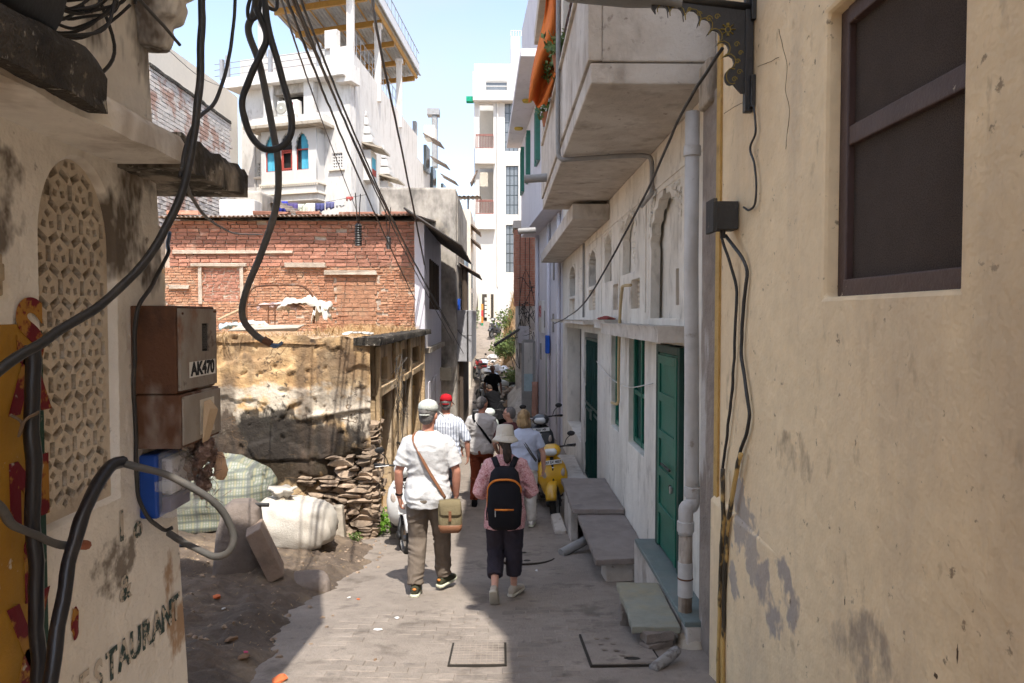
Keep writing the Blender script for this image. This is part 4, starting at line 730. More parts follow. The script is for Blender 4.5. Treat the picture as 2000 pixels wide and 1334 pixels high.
# ================================================================== ruin with peeling plaster
ru = inworld(thing('ruined_house', (-4, 9.6, G(9.6)), 'low ruined house with peeling ochre plaster and exposed stones left of the lane', 'house'))
RY = 9.3; RTOP = 2.8
def ruin_top(x): return RTOP-.05+.10*mnoise.noise(Vector((x*1.6, 0, 3)))+.05*mnoise.noise(Vector((x*6, 0, 1)))-.10*max(0, (-3.6-x))
bare = lambda x, z: max(0, min(1, (1.28-z+.42*mnoise.noise(Vector((x*1.3, z*1.3, 7)))+.28*mnoise.noise(Vector((x*4, z*4, 2)))-.72*max(0, min(1, (-2.2-x)*1.5)))*4))
nx, nz_ = 210, 130; vs = []
for j in range(nz_):
    for i in range(nx):
        x = -6.9+(i/(nx-1))*5.2; zt_ = ruin_top(x); z = -.1+(zt_+.1)*j/(nz_-1)
        p = Vector((x*2.3, z*2.3, 1.3)); d = .018*mnoise.noise(p)+.010*mnoise.noise(p*4)
        crack = mnoise.noise(Vector((x*.9, z*1.6, 5))); lay = .03 if crack+.3*mnoise.noise(Vector((x*5, z*5, 6))) > .06 and z > 1.15 else 0
        lip = .05*max(0, 1-abs(z-(1.78+.06*sin(x*3)))/.05) if x > -2.5 else 0
        d += lay+lip-.11*bare(x, z)
        pit = mnoise.noise(Vector((x*9, z*9, 3)));  d -= .03 if pit > .52 else 0
        vs.append((x, RY-d-.02, z))
m = MB(); m.add(vs, [(j*nx+i, j*nx+i+1, (j+1)*nx+i+1, (j+1)*nx+i) for j in range(nz_-1) for i in range(nx-1)])
m.build('plaster_face', RUINP, ru, smooth=True, fix=False)
MB().box((-6.9, RY+.13, -.3), (-1.95, RY+.45, 2.62)).build('wall_core', MORTAR, ru)
# single stones at the broken corner and along the foot
sms = []
for k in range(8):
    bm = bmesh.new(); rr = random.Random(k*5+2)
    for q in range(16):
        d = Vector((rr.uniform(-1, 1), rr.uniform(-1, 1), rr.uniform(-1, 1))); d = d/max(abs(d.x), abs(d.y), abs(d.z))*.5; bm.verts.new((d.x*rr.uniform(.8, 1), d.y*rr.uniform(.8, 1), d.z*rr.uniform(.75, 1)))
    r_ = bmesh.ops.convex_hull(bm, input=bm.verts[:]); bmesh.ops.delete(bm, geom=[v for v in bm.verts if not v.link_faces], context='VERTS'); me = bpy.data.meshes.new('stone'); bm.to_mesh(me); bm.free(); me.materials.append(STONE); sms.append(me)
cnt = 0; z = .0
while z < 1.42:
    h = random.uniform(.045, .10); x = -1.68
    while x > -4.6:
        w = random.uniform(.13, .34) if z > .35 else random.uniform(.18, .42)
        if bare(x-w/2, z+h/2) > .35 and z > mound(min(x, -.95), 9.25)-.1 and cnt < 260:
            o = link('stone', random.choice(sms), None, ru); o.location = Vector((x-w/2, RY+.03+random.uniform(-.02, .03), z+h/2)); o.scale = (w*1.05, random.uniform(.2, .3), h*1.25); o.rotation_euler = (random.uniform(-.1, .1), random.uniform(-.12, .12), random.uniform(-.15, .15)); cnt += 1
            o.matrix_parent_inverse = world_of(ru).inverted()
        x -= w
    z += h*.95
z = .0
while z < 1.6 and cnt < 300:             # the corner seen from the lane
    h = random.uniform(.05, .1); y = RY-.02
    while y < 9.72:
        w = random.uniform(.14, .3); o = link('stone', random.choice(sms), None, ru); o.location = (-1.72+random.uniform(-.02, .02), y+w/2, z+h/2); o.scale = (.24, w*1.1, h*1.25); o.rotation_euler = (random.uniform(-.1, .1), random.uniform(-.1, .1), random.uniform(-.1, .1)); cnt += 1; y += w
        o.matrix_parent_inverse = world_of(ru).inverted()
    z += h*.95
MB().box((-2.2, 8.95, 0), (-1.98, 9.2, .62), jit=.02, taper=.7).build('leaning_stone', STONEW, ru, bevel=.02)
# lane side of the ruin: stained piers, lintels, ochre doors
SH = [(9.78, 11.0, -.1, 1.95), (12.15, 12.75, -.2, 1.95), (13.3, 14.9, -.2, 1.95), (9.85, 10.7, 2.08, 2.42), (12.1, 12.8, 2.1, 2.45), (13.5, 14.8, 2.1, 2.42)]
wallgrid([9.62, 15.88], [-.5, 2.7], SH, lambda u, z, d: (-1.70-d, u, z), .28).build('lane_wall', RUINS, ru, bevel=.015)
for u0, u1 in ((9.6, 11.15), (12.0, 12.9), (13.15, 15.0)):
    MB().box((-1.74, u0, 1.93), (-1.62, u1, 2.05), jit=.012).build('lintel', RUINS, ru, bevel=.01)
for y, w in ((9.66, .16), (11.25, .22), (11.75, .2), (12.95, .2), (15.2, .2)): MB().box((-1.70, y-w/2, -.4), (-1.63, y+w/2, 2.62), jit=.012).build('pier', RUINS, ru, bevel=.012)
rough_beam('cornice', MOSS, (-1.9, 9.2, 2.64), (-1.56, 15.9, 2.74), ru, n=40, amp=.02)
for i, (u0, u1) in enumerate(((9.78, 11.0), (12.15, 12.75), (13.3, 14.9))):
    dd = MB().box((-1.90, u0, -.2), (-1.86, u1, 1.95)).build('ochre_door', WOODY, ru); n = max(2, int((u1-u0)/.2))
    for k in range(n): MB().box((-1.86, u0+.01+(u1-u0-.02)*k/n+.006, -.2), (-1.84+.006*(k % 2), u0+.01+(u1-u0-.02)*(k+1)/n-.006, 1.94)).build('plank', WOODY, dd, bevel=.004)
    for z in (.35, 1.5): MB().box((-1.838, u0+.02, z), (-1.81, u1-.02, z+.1)).build('batten', WOODY, dd, bevel=.005)
for u0, u1, z0, z1 in SH[3:]:
    v = MB().box((-1.93, u0, z0), (-1.9, u1, z1)).build('transom', DARK, ru)
    for k in range(5): MB().box((-1.88, u0+(u1-u0)*(k+.5)/5-.02, z0), (-1.85, u0+(u1-u0)*(k+.5)/5+.02, z1)).build('transom_bar', WOODD, v)
MB().tube([(-1.66, 11.2, 1.05), (-1.28, 10.6, 1.02)], .02, 8).build('iron_bar', IRONB, ru)
b = MB()
for k in range(26):
    a = Vector((-1.6, 11.0+random.gauss(0, .35), 1.95+random.gauss(0, .22))); b.tube(spline([a, a+Vector((random.uniform(.02, .14), random.gauss(0, .12), random.gauss(-.05, .15))), a+Vector((random.uniform(0, .1), random.gauss(0, .25), random.gauss(-.15, .18)))], 3), .004, 4)
tag(b.build('dead_twigs', CABLEG, ru, fix=False), kind='stuff')
# roof terrace of the ruin, dry grass on it
TZ = lambda x, y: 2.66+.05*mnoise.noise(Vector((x*.8, y*.8, 0)))+.02*mnoise.noise(Vector((x*3, y*3, 0)))+.02*(15.9-y)/6
n = 60; vs = [(-7+5.25*i/59, 9.25+6.65*j/39, TZ(-7+5.25*i/59, 9.25+6.65*j/39)) for j in range(40) for i in range(60)]
m = MB(); m.add(vs, [(j*n+i, j*n+i+1, (j+1)*n+i+1, (j+1)*n+i) for j in range(39) for i in range(59)]); m.build('roof_terrace', EARTH, ru, smooth=True, fix=False)
b = MB()
for k in range(3600):
    y = 9.3+6.4*random.random()**.8; x = random.choice((random.uniform(-6.9, -1.8), random.gauss(-2.6, .5) if y > 13 else random.gauss(-5.6, .8)))
    if not -6.95 < x < -1.72: continue
    if mnoise.noise(Vector((x*.9, y*.9, 5))) < -.12 and y < 13: continue
    h = random.uniform(.04, .2)*(1.35 if (y > 13.0 and x > -3.8) else .6); z = TZ(x, y)-.01; dx, dy = random.gauss(0, .75)*h, random.gauss(0, .75)*h; w = .0022+.00015*y
    if random.random() < .06: dy -= .2
    p0, p1, p2 = Vector((x, y, z)), Vector((x+dx*.4, y+dy*.4, z+h*.65)), Vector((x+dx, y+dy, z+h*random.uniform(.7, 1)))
    b.add([p0+Vector((w, 0, 0)), p0-Vector((w, 0, 0)), p1-Vector((w*.7, 0, 0)), p1+Vector((w*.7, 0, 0)), p2], [(0, 1, 2, 3), (3, 2, 4)])
STRAW = mat('dry_straw', (.46, .31, .16), [((.3, .18, .08), 3, .45, .65, None, 2, .8)], bump=0, fine=.3)
tag(b.build('dry_grass', STRAW, None, fix=False), 'dry straw coloured grass growing on the ruin roof', 'grass', kind='stuff')
b = MB()
for k in range(420):                     # grass hanging over the ruin edge at left
    x = random.gauss(-4.35, .35); z = ruin_top(x); l = random.uniform(.1, .35); a = Vector((x, RY-.05, z+.02)); e = a+Vector((random.gauss(-.05, .14), -random.uniform(.02, .16), -l)); mid = (a+e)/2+Vector((0, -.07, .1)); w = .006
    b.add([a+Vector((w, 0, 0)), a-Vector((w, 0, 0)), mid-Vector((w, 0, 0)), mid+Vector((w, 0, 0)), e], [(0, 1, 2, 3), (3, 2, 4)])
tag(b.build('hanging_dry_grass', STRAW, None, fix=False), 'dry grass hanging over the left top of the ruin wall', 'grass', kind='stuff')
# bed frame with rags, boards on the terrace
bd = inworld(thing('bed_frame', (-4.9, 12.6, 2.7), 'rusty arched iron bed end with rags on the ruin roof', 'bed frame'))
BY = 12.4; q = lambda px, py, y=BY: atY(px, py, y)
MB().tube(spline([q(482, 630), q(482, 590), q(492, 565), q(515, 558), q(580, 557), q(603, 568), q(613, 590), q(613, 632)], 5), .018, 8).build('bed_end', RUST, bd, smooth=True)
MB().tube([q(482, 598), q(613, 592)], .014, 8).build('cross_rail', RUST, bd); MB().tube([q(482, 598), q(490, 590, 14.2)], .014, 8).build('side_rail', RUST, bd); MB().tube([q(613, 592), q(622, 585, 14.2)], .014, 8).build('side_rail', RUST, bd)
for px in (524, 537): MB().tube([q(px, 598), q(px, 640)], .012, 6).build('leg', RUST, bd)
def rag(name, c, r, m, seed, label):
    b = MB(); nn = 28
    vs = []
    for j in range(14):
        for i in range(nn):
            u, v = i/(nn-1)*2-1, j/13*2-1; nzv = mnoise.noise(Vector((u*2.2, v*2.2, seed)))+.5*mnoise.noise(Vector((u*5, v*5, seed)))
            vs.append((c[0]+u*r[0]*(1+.15*nzv), c[1]+v*r[1], c[2]+r[2]*(nzv*.8-.9*abs(u)**3-(.4*abs(v)**3))))
    b.add(vs, [(j*nn+i, j*nn+i+1, (j+1)*nn+i+1, (j+1)*nn+i) for j in range(13) for i in range(nn-1)]); o = b.build(name, m, None, smooth=True, fix=False)
    s_ = o.modifiers.new('t', 'SOLIDIFY'); s_.thickness = .012; return tag(o, label, 'rag')
CLOTHW = mat('dirty_white_cloth', (.62, .58, .51), [((.42, .37, .31), 3, .5, .7, None, 2, .6)], bump=.2)
rag('rag_bundle', q(598, 585, 12.6), (.42, .3, .16), CLOTHW, 3, 'crumpled dirty white cloth thrown over the bed end'); rag('rag_bundle', q(550, 592, 12.7), (.34, .3, .1), mat('pink_rag', (.55, .4, .36), bump=.2), 5, 'faded pink cloth lying on the bed frame')
rag('rag_bundle', q(628, 600, 12.45), (.14, .2, .2), CLOTHW, 8, 'white cloth end hanging right of the bed end')
p = atY(480, 645, 9.7); o = MB().box((-.46, -.3, -.02), (.42, .3, .015), jit=.02).build('loose_board', STONEW, None, bevel=.008); o.location = (p.x+.3, 9.75, 2.86); o.rotation_euler = (.1, -.03, .1); tag(o, 'pale flat stone slab lying on the ruin edge', 'slab')
rag('cloth_scrap', atY(460, 632, 11), (.2, .15, .06), mat('pale_blue_plastic', (.42, .55, .6), bump=.1), 11, 'pale blue plastic sheet left of the bed frame on the ruin roof'); rag('cloth_scrap', atY(495, 628, 11.3), (.22, .15, .08), CLOTHW, 12, 'white cloth scrap beside the bed legs on the ruin roof')
rag('cloth_scrap', atY(700, 648, 10.2), (.2, .12, .03), CLOTHW, 14, 'folded white paper on the right part of the ruin roof')
tag(MB().tube([atY(425, 625, 11), atY(478, 600, 11.6)], .02, 8).build('bamboo_pole', mat('bamboo', (.45, .32, .2), bump=.1), None), 'pale pole leaning left of the bed frame', 'pole')
# ================================================================== brick house with tin roof
bh = inworld(thing('brick_house', (-4.5, 16, 2.6), 'red brick house with bricked up window under a tin roof', 'house'))
BYW = 15.9; BX0, BX1 = -7.4, -1.78
MB().box((BX0, BYW+.02, 2.2), (BX1, 20.2, 5.13)).build('wall_core', MORTAR, bh)
bms = []
for k in range(7):
    me = MB().box((-.5, -.5, -.5), (.5, .5, .5), jit=.07).mesh('brick'); me.materials.append(BRICK); bms.append(me)
def bricks(z0, z1, ch, bl, indiv, m, jit, x0=BX0, x1=BX1, skip=(), name='brick', proud=.0):
    r = 0; z = z0; js = MB(); cnt = 0
    while z < z1-ch*.4:
        x = x0-random.random()*bl*.6
        while x < x1:
            w = bl*random.uniform(.72, 1.12); a, b_ = max(x, x0), min(x+w, x1)
            if b_-a > .05 and not any(s[0] < (a+b_)/2 < s[1] and s[2] < z+ch/2 < s[3] for s in skip) and random.random() > .012:
                yy = BYW-random.uniform(-.004, .014)-proud; hh = ch-.013+random.uniform(-.004, .003)
                if indiv and cnt < indiv:
                    o = link(name, random.choice(bms), None, bh); o.location = ((a+b_)/2, yy+.04, z+ch/2); o.scale = (b_-a-.012, .11, hh); o.rotation_euler = (0, random.gauss(0, .012), random.gauss(0, .015)); cnt += 1; o.matrix_parent_inverse = world_of(bh).inverted()
                else: js.box((a+.006, yy, z+.006), (b_-.006, yy+.06, z+.006+hh), jit=jit)
            x += w
        z += ch; r += 1
    if js.v: tag(js.build(name+'_mass', m, bh, fix=False), kind='stuff')
win = (-6.62, -5.72, 3.35, 4.12); pat2 = (-3.65, -2.75, 2.75, 3.95)
bricks(4.12, 5.11, .083, .25, 299, BRICK, .004, x0=-7.3)
bricks(2.35, 4.11, .0585, .165, 0, BRICKO, .008, skip=[win, pat2])
bricks(win[2], win[3], .075, .15, 0, BRICK, .01, x0=win[0], x1=win[1], name='infill_brick', proud=-.012)
bricks(pat2[2], pat2[3], .095, .24, 0, BRICKO, .006, x0=pat2[0], x1=pat2[1], name='patch_brick', proud=.005)
PALEST = mat('pale_stone_lintel', (.50, .43, .35), [((.3, .24, .19), 4, .5, .7, None, 2, .7)], bump=.25)
for a, b_ in [((-6.66, 15.85, 3.3), (-6.58, 15.92, 4.14)), ((-5.75, 15.85, 3.3), (-5.68, 15.92, 4.14)), ((-6.8, 15.82, 4.12), (-5.6, 15.93, 4.19)), ((-4.75, 15.80, 4.10), (-3.86, 15.92, 4.19)), ((-3.9, 15.80, 3.94), (-2.75, 15.92, 4.02)), ((-7.3, 15.83, 3.62), (-6.85, 15.92, 3.72)), ((-7.2, 15.84, 4.4), (-4.6, 15.92, 4.46))]:
    MB().box(a, b_, jit=.014).build('stone_lintel', PALEST, bh, bevel=.008)
MB().box((-1.92, 15.86, 2.3), (-1.70, 20.2, 5.1)).build('lane_side_wall', LAV, bh, bevel=.01)
for u0 in (16.9, 17.7, 18.6): 
    w_ = MB().box((-1.705, u0, 3.2), (-1.69, u0+.42, 4.35)).build('side_window', DARK, bh)
    for y in (u0, u0+.42): MB().box((-1.70, y-.03, 3.2), (-1.66, y+.03, 4.37)).build('frame', WOODD, w_)
MB().box((-1.75, 15.9, -.5), (-1.715, 20.6, 2.3)).build('lower_side_wall', LAV, bh)
MB().box((-1.72, 15.95, 2.2), (-1.60, 20.2, 2.32)).build('side_ledge', STONEW, bh, bevel=.01)
for u0 in (16.6, 17.5, 18.4): MB().box((-1.712, u0, -.3), (-1.69, u0+.5, 1.5)).build('shutter_panel', LAV, bh, bevel=.008)
def corrugated(name, P0, U, Vv, nu, nwave, amp, m, parent, thick=.006):
    """sheet from P0 spanned by U (along the waves' repeat) and Vv (down the ribs)"""
    U, Vv = Vector(U), Vector(Vv); N = U.cross(Vv).normalized(); n = nwave*6+1; P = [Vector(P0)+U*(i/(n-1))+N*amp*sin(2*pi*nwave*i/(n-1)) for i in range(n)]
    b = MB(); R = []
    for j in range(nu+1): R.append([p+Vv*(j/nu)+N*.01*mnoise.noise(p*2+Vv*j) for p in P])
    b.rings(R, caps=False, closed=False); o = b.build(name, m, parent, smooth=True, fix=False); q = o.modifiers.new('t', 'SOLIDIFY'); q.thickness = thick; return o
corrugated('tin_roof_sheet', (-7.6, 15.55, 5.16), (5.75, 0, .06), (0, 4.8, .5), 4, 60, .02, TIN, bh)
for k in range(3): corrugated('tin_eave_sheet', (-2.05, 15.1+k*1.62, 5.30-.004*k), (0, 1.7, .0), (1.2, .05, -.80), 2, 16, .02, TIND, bh)
for k in range(6): MB().box((-7.2+k*.92, 15.62, 5.225), (-6.5+k*.92+random.uniform(-.2, .2), 15.85, 5.29), jit=.02).build('weight_brick', BRICK, bh, bevel=.01) if k != 1 else None
MB().box((-2.0, 15.8, 4.9), (-1.0, 15.85, 4.96), Matrix.Translation((0, 0, 0))).build('eave_batten', WOODD, bh) if False else None
# ================================================================== yard: sacks, block, slabs
def sack(name, c, r, m, seed, label, tied=False, flat=.0, yaw=0):
    b = MB()
    nu, nv = 44, 26; vs = []
    for i in range(nv+1):
        th = pi*i/nv
        for j in range(nu):
            ph = 2*pi*j/nu; d = Vector((sin(th)*cos(ph), sin(th)*sin(ph), cos(th))); e = .72
            sx = math.copysign(abs(d.x)**e, d.x); sy = math.copysign(abs(d.y)**e, d.y); sz = math.copysign(abs(d.z)**.8, d.z)
            k = 1+.10*mnoise.noise(d*1.5+Vector((seed, 0, 0)))+.035*mnoise.noise(Vector((d.x*6, d.y*6, d.z*2.5+seed)))+.095*(.5-abs(mnoise.noise(Vector((d.x*3+seed, d.y*3, d.z*1.7)))*2.2))
            pz = sz*r[2]*k; pz = max(pz, -r[2]*.72+.03*mnoise.noise(d*4))
            px_, py_ = sx*r[0]*k, sy*r[1]*k
            crease = .012*sin(px_*34+4*mnoise.noise(d*3))*max(0, .6-abs(pz/r[2]))
            vs.append((px_+crease*d.x, py_+crease*d.y, pz))
    b.add(vs, [(i*nu+j, (i+1)*nu+j, (i+1)*nu+(j+1) % nu, i*nu+(j+1) % nu) for i in range(nv) for j in range(nu)])
    M = Matrix.Translation(c) @ Matrix.Rotation(yaw, 4, 'Z'); t = thing(name, c, label, 'sack', rz=yaw)
    b.build('bag', m, t, smooth=True)
    if tied:
        e = MB(); s_ = r[2]; R = []
        for q_, rr in ((.55, .16), (.8, .10), (.95, .065), (1.05, .06), (1.15, .10), (1.3, .17), (1.36, .15)):
            R.append([(-.12+rr*.9*cos(a)*(1+.25*sin(a*7+q_*9)), rr*.75*sin(a)*(1+.25*sin(a*6)), s_*q_+.02*sin(a*5)) for a in np.linspace(0, 2*pi, 29)[:-1]])
        e.rings(R).build('tied_neck', m, t, smooth=True)
        MB().lathe([(.055, -.012), (.07, -.01), (.072, .01), (.055, .012)], 16, Matrix.Translation((-.12, 0, s_*1.0))).build('tie_string', mat('jute', (.4, .34, .26), bump=.2), t)
    else:
        e = MB(); R = [[(r[0]*.1+.3*cos(a)*(1-k*.5)+.06*sin(3*a), .12*sin(a)*(1-.3*k)-.05, r[2]*(.72+.33*k)+.03*sin(a*4)) for a in np.linspace(0, 2*pi, 25)[:-1]] for k in (0, .5, 1)]
        e.rings(R).build('folded_mouth', m, t, smooth=True)
    return t
WS = mat('white_woven_sack', (.52, .48, .42), [((.5, .44, .37), 3, .5, .75, None, 2, .6), ((.06, .05, .04), 7, .69, .71, None, 7, .9)], bump=.15, bscale=60, rough=.6)
PS = bpy.data.materials.new('plaid_woven_sack'); PS.use_nodes = True; nt = PS.node_tree; bs = nt.nodes['Principled BSDF']; bs.inputs['Roughness'].default_value = .6
g = nd(nt, 'ShaderNodeTexCoord'); lk = nt.links.new
sp = nd(nt, 'ShaderNodeSeparateXYZ'); lk(g.outputs['Object'], sp.inputs[0])
def stripes(sock, f, lo):
    a = nd(nt, 'ShaderNodeMath', operation='MULTIPLY'); a.inputs[1].default_value = f; lk(sock, a.inputs[0]); s_ = nd(nt, 'ShaderNodeMath', operation='SINE'); lk(a.outputs[0], s_.inputs[0])
    r_ = nd(nt, 'ShaderNodeMapRange'); r_.inputs['From Min'].default_value = lo; r_.inputs['From Max'].default_value = lo+.25; lk(s_.outputs[0], r_.inputs['Value']); return r_.outputs[0]
c0 = nd(nt, 'ShaderNodeRGB'); c0.outputs[0].default_value = (.33, .33, .29, 1); col = c0.outputs[0]
for sk, f, lo, cc in ((sp.outputs[0], 210, .2, (.16, .2, .15, 1)), (sp.outputs[2], 210, .2, (.2, .23, .17, 1)), (sp.outputs[0], 70, .6, (.33, .31, .19, 1)), (sp.outputs[2], 70, .6, (.10, .12, .11, 1)), (sp.outputs[0], 23, .8, (.1, .11, .12, 1))):
    x = nd(nt, 'ShaderNodeMix', data_type='RGBA'); x.inputs['B'].default_value = cc; f_ = nd(nt, 'ShaderNodeMath', operation='MULTIPLY'); f_.inputs[1].default_value = .7; lk(stripes(sk, f, lo), f_.inputs[0]); lk(f_.outputs[0], x.inputs['Factor']); lk(col, x.inputs['A']); col = x.outputs['Result']
lk(col, bs.inputs['Base Color'])
sack('plaid_sack', (-3.62, 8.62, mound(-3.5, 8.6)+.32), (.80, .5, .50), PS, 4, 'big bulging green checked woven sack in front of the ruin wall', yaw=.15)
sack('white_sack', (-2.42, 8.25, mound(-2.42, 8.2)+.22), (.50, .34, .31), WS, 9, 'tied white woven sack standing in front of the checked one', tied=True, yaw=-.05)
bl = MB().loft([(0, 0, 0, .24, .2), (.45, 0, .0, .21, .18), (.66, .01, .02, .17, .15), (.72, .01, .03, .1, .1)], 14, 4.5); o = bl.build('stone_block', mat('grey_brown_stone', (.185, .15, .128), [((.11, .09, .078), 2.5, .45, .7, None, 2, .8), ((.26, .22, .19), 6, .57, .72, None, 3, .6)], bump=.25, bscale=20), None, auto=40, bevel=.012)
o.location = (-2.56, 6.95, mound(-2.56, 6.9)-.03); o.rotation_euler = (0, .03, .2); tag(o, 'squat tapering stone block standing in the dirt before the white sack', 'stone block')
tag(MB().tube([(-2.62, 6.95, mound(-2.56, 6.9)+.66), (-2.28, 7.0, mound(-2.56, 6.9)+.64)], .02, 10).build('iron_rod', IRONB, None), 'short black iron rod lying on the stone block', 'rod')
o = MB().box((-.10, -.17, 0), (.04, .17, .5), jit=.012).build('stone_slab', mat('brown_slab', (.27, .20, .155), [((.16, .12, .095), 4, .5, .7, None, 2, .7)], bump=.2), None, bevel=.012); o.location = (-2.12, 6.8, mound(-2.1, 6.8)-.02); o.rotation_euler = (0, -.42, .25); tag(o, 'flat brown stone slab leaning against the block', 'slab')
o = MB().loft([(-.15, 0, 0, .2, .2), (.0, 0, 0, .2, .19), (.05, .01, 0, .17, .15), (.07, .01, 0, .1, .08)], 12, 3.5).build('kerb_stone', MATS['grey_brown_stone'], None, auto=40, bevel=.01); o.location = (-1.86, 6.85, mound(-1.86, 6.85)-.0); o.rotation_euler = (.1, .1, .5); tag(o, 'dark rough kerb stone half buried beside the leaning slab', 'stone')
o = MB().tube(spline([(-3.0, 6.6, mound(-3, 6.6)+.02), (-3.02, 6.62, mound(-3, 6.6)+.22), (-2.93, 6.6, mound(-3, 6.6)+.25)], 4), .018, 8).build('pipe_stub', IRONB, None, smooth=True); tag(o, 'bent black pipe stub rising from the dirt left of the block', 'pipe')
rk = []
for k in range(5): me = MB().blob((0, 0, 0), (1, 1, .7), seed=k+60, amp=.4, nu=8, nv=5).mesh('pebble'); me.materials.append(STONE); rk.append(me)
b = MB()
for k in range(130):
    x, y = random.uniform(-3.2, -1.35), random.uniform(4.6, 8.0)
    if k > 95: x, y = random.uniform(-1.9, -1.35), random.uniform(7.6, 9.1)
    q = random.uniform(.006, .024); b.blob((x, y, max(mound(x, y), lane_z(x, y))+q*.2), (q, q*.8, q*.65), seed=k+60, amp=.5, nu=7, nv=4)
tag(b.build('scattered_pebbles', STONE, None), 'small pebbles scattered over the dirt yard', 'pebbles', kind='stuff')
# green weeds at the ruin corner
LEAF = mat('weed_leaf', (.12, .24, .03), [((.2, .34, .06), 9, .5, .7, None, 2, .8)], bump=0, fine=.2, rough=.5); LEAF2 = mat('shrub_leaf', (.10, .15, .04), [((.2, .24, .08), 4, .45, .65, None, 2, .8)], bump=0, fine=.3, rough=.5)
def leaves(c, r, n, s, m, name, parent, seed=0, flatten=1.0):
    rr = random.Random(seed); b = MB()
    for k in range(n):
        d = Vector((rr.gauss(0, 1), rr.gauss(0, 1), rr.gauss(0, 1))).normalized()*(rr.random()**.4); q_ = 1+.5*mnoise.noise(d*2+Vector((seed, 0, 0)))
        p = Vector((c[0]+d.x*r[0]*q_, c[1]+d.y*r[1]*q_, c[2]+d.z*r[2]*q_)); a = Vector((rr.gauss(0, 1), rr.gauss(0, 1), rr.gauss(.3, .6))).normalized(); u = a.cross(Vector((rr.random(), rr.random(), rr.random()))).normalized(); v = a.cross(u); l = s*rr.uniform(.6, 1.3)
        b.add([p, p+u*l*.45+v*l*.28, p+u*l, p+u*l*.45-v*l*.28], [(0, 1, 2, 3)])
    o = b.build(name, m, parent, fix=False); return o
pt = thing('weed', (-1.62, 9.5, .12), 'bright green weed growing at the foot of the ruin corner', 'plant'); leaves((0, 0, .16), (.17, .17, .16), 420, .05, LEAF, 'foliage', pt, 3)
MB().tube([(0, 0, 0), (.02, 0, .2)], .006, 5).build('stem', LEAF2, pt)
pt = thing('weed', (-1.85, 9.0, mound(-1.85, 9)), 'tiny dull weed below the stones of the ruin corner', 'plant'); leaves((0, 0, .06), (.12, .09, .06), 120, .035, LEAF2, 'foliage', pt, 4)
MB().tube([(0, 0, -.02), (.01, 0, .08)], .005, 5).build('stem', LEAF2, pt)

b = MB()
for k in range(900):                     # straw and crumbs trodden into the dirt
    x, y = random.uniform(-3.4, -1.2), random.uniform(4.4, 8.4)
    if mnoise.noise(Vector((x*1.5, y*1.5, 3))) < 0: continue
    z = mound(x, y)+.004; a = random.random()*pi; l = random.uniform(.01, .045); d = Vector((cos(a), sin(a), random.uniform(-.1, .25)))*l; w = Vector((-sin(a), cos(a), 0))*.0016; p = Vector((x, y, z)); b.add([p-w, p+w, p+d+w, p+d-w], [(0, 1, 2, 3)])
tag(b.build('straw_litter', STRAW, None, fix=False), 'bits of straw trodden into the dark dirt', 'straw', kind='stuff')
# ================================================================== white palace-like house behind the brick house
ph = inworld(thing('white_terrace_house', (-7, 28, 2.6), 'tall white house with jharokha bay, blue curtains and covered roof terrace', 'house'))
PA, PB = Vector((-10.25, 28.6, 0)), Vector((-5.62, 27.0, 0)); FU = (PB-PA).normalized(); FL = (PB-PA).length; FN = Vector((FU.y, -FU.x, 0))  # outward
SU = Vector((.0757, 1, 0)).normalized(); SN = Vector((SU.y, -SU.x, 0))
fz = lambda py: CZ+(620-py)*.01975
fu = lambda px: (px-474)/(690-474)*FL
def F(u, z, d): p = PA+FU*u-FN*d; return (p.x, p.y, z)
def S(v, z, d): p = PB+SU*v-SN*d; return (p.x, p.y, z)
wallgrid([0, FL], [2, fz(110)], [(fu(551), fu(608), fz(236), fz(172)), (fu(507), fu(526), fz(341), fz(315)), (fu(655), fu(674), fz(336), fz(308))], F, .3).build('front_wall', WHITE, ph)
wallgrid([.31, 13], [2, fz(114)], [(1.9, 2.5, fz(332), fz(290)), (4.8, 5.4, fz(360), fz(325))], S, .3).build('side_wall', WHITE, ph)
b = MB(); b.add([F(.02, 2, .35), F(FL, 2, .35), S(12.9, 2, .35), F(.02, 2, 12)]+[F(.02, fz(150), .35), F(FL, fz(150), .35), S(12.9, fz(150), .35), F(.02, fz(150), 12)], [(0, 1, 5, 4), (1, 2, 6, 5), (2, 3, 7, 6), (3, 0, 4, 7), (4, 5, 6, 7)]); b.build('inner_volume', WHITE, ph)
def fbox(u0, u1, z0, z1, d0, d1, name, m, parent=ph, bevel=.01, P=F):
    b = MB(); vs = [P(u0, z0, d0), P(u1, z0, d0), P(u1, z0, d1), P(u0, z0, d1), P(u0, z1, d0), P(u1, z1, d0), P(u1, z1, d1), P(u0, z1, d1)]
    b.add(vs, [(0, 3, 2, 1), (4, 5, 6, 7), (0, 1, 5, 4), (1, 2, 6, 5), (2, 3, 7, 6), (3, 0, 4, 7)]); return b.build(name, m, parent, bevel=bevel)
fbox(-.3, FL+.02, fz(172), fz(152), -.55, .3, 'terrace_slab', WHITE); fbox(fu(672), FL+.25, fz(182), fz(150), -.35, .3, 'slab_corner', WHITE)
fbox(fu(655), FL+.03, fz(152), fz(112), -.1, .25, 'terrace_parapet', WHITE); fbox(fu(645), fu(668), fz(112), fz(78), -.1, .15, 'white_panel', WHITE)
for px0, px1 in ((530, 549), (609, 628)): fbox(fu(px0), fu(px1), fz(238), fz(172), -.28, -.01, 'pier', WHITE)
fbox(fu(549), fu(609), fz(190), fz(172), -.2, .25, 'niche_head', GREYW); fbox(fu(549), fu(609), fz(238), fz(170), .32, .34, 'niche_back', DARK)
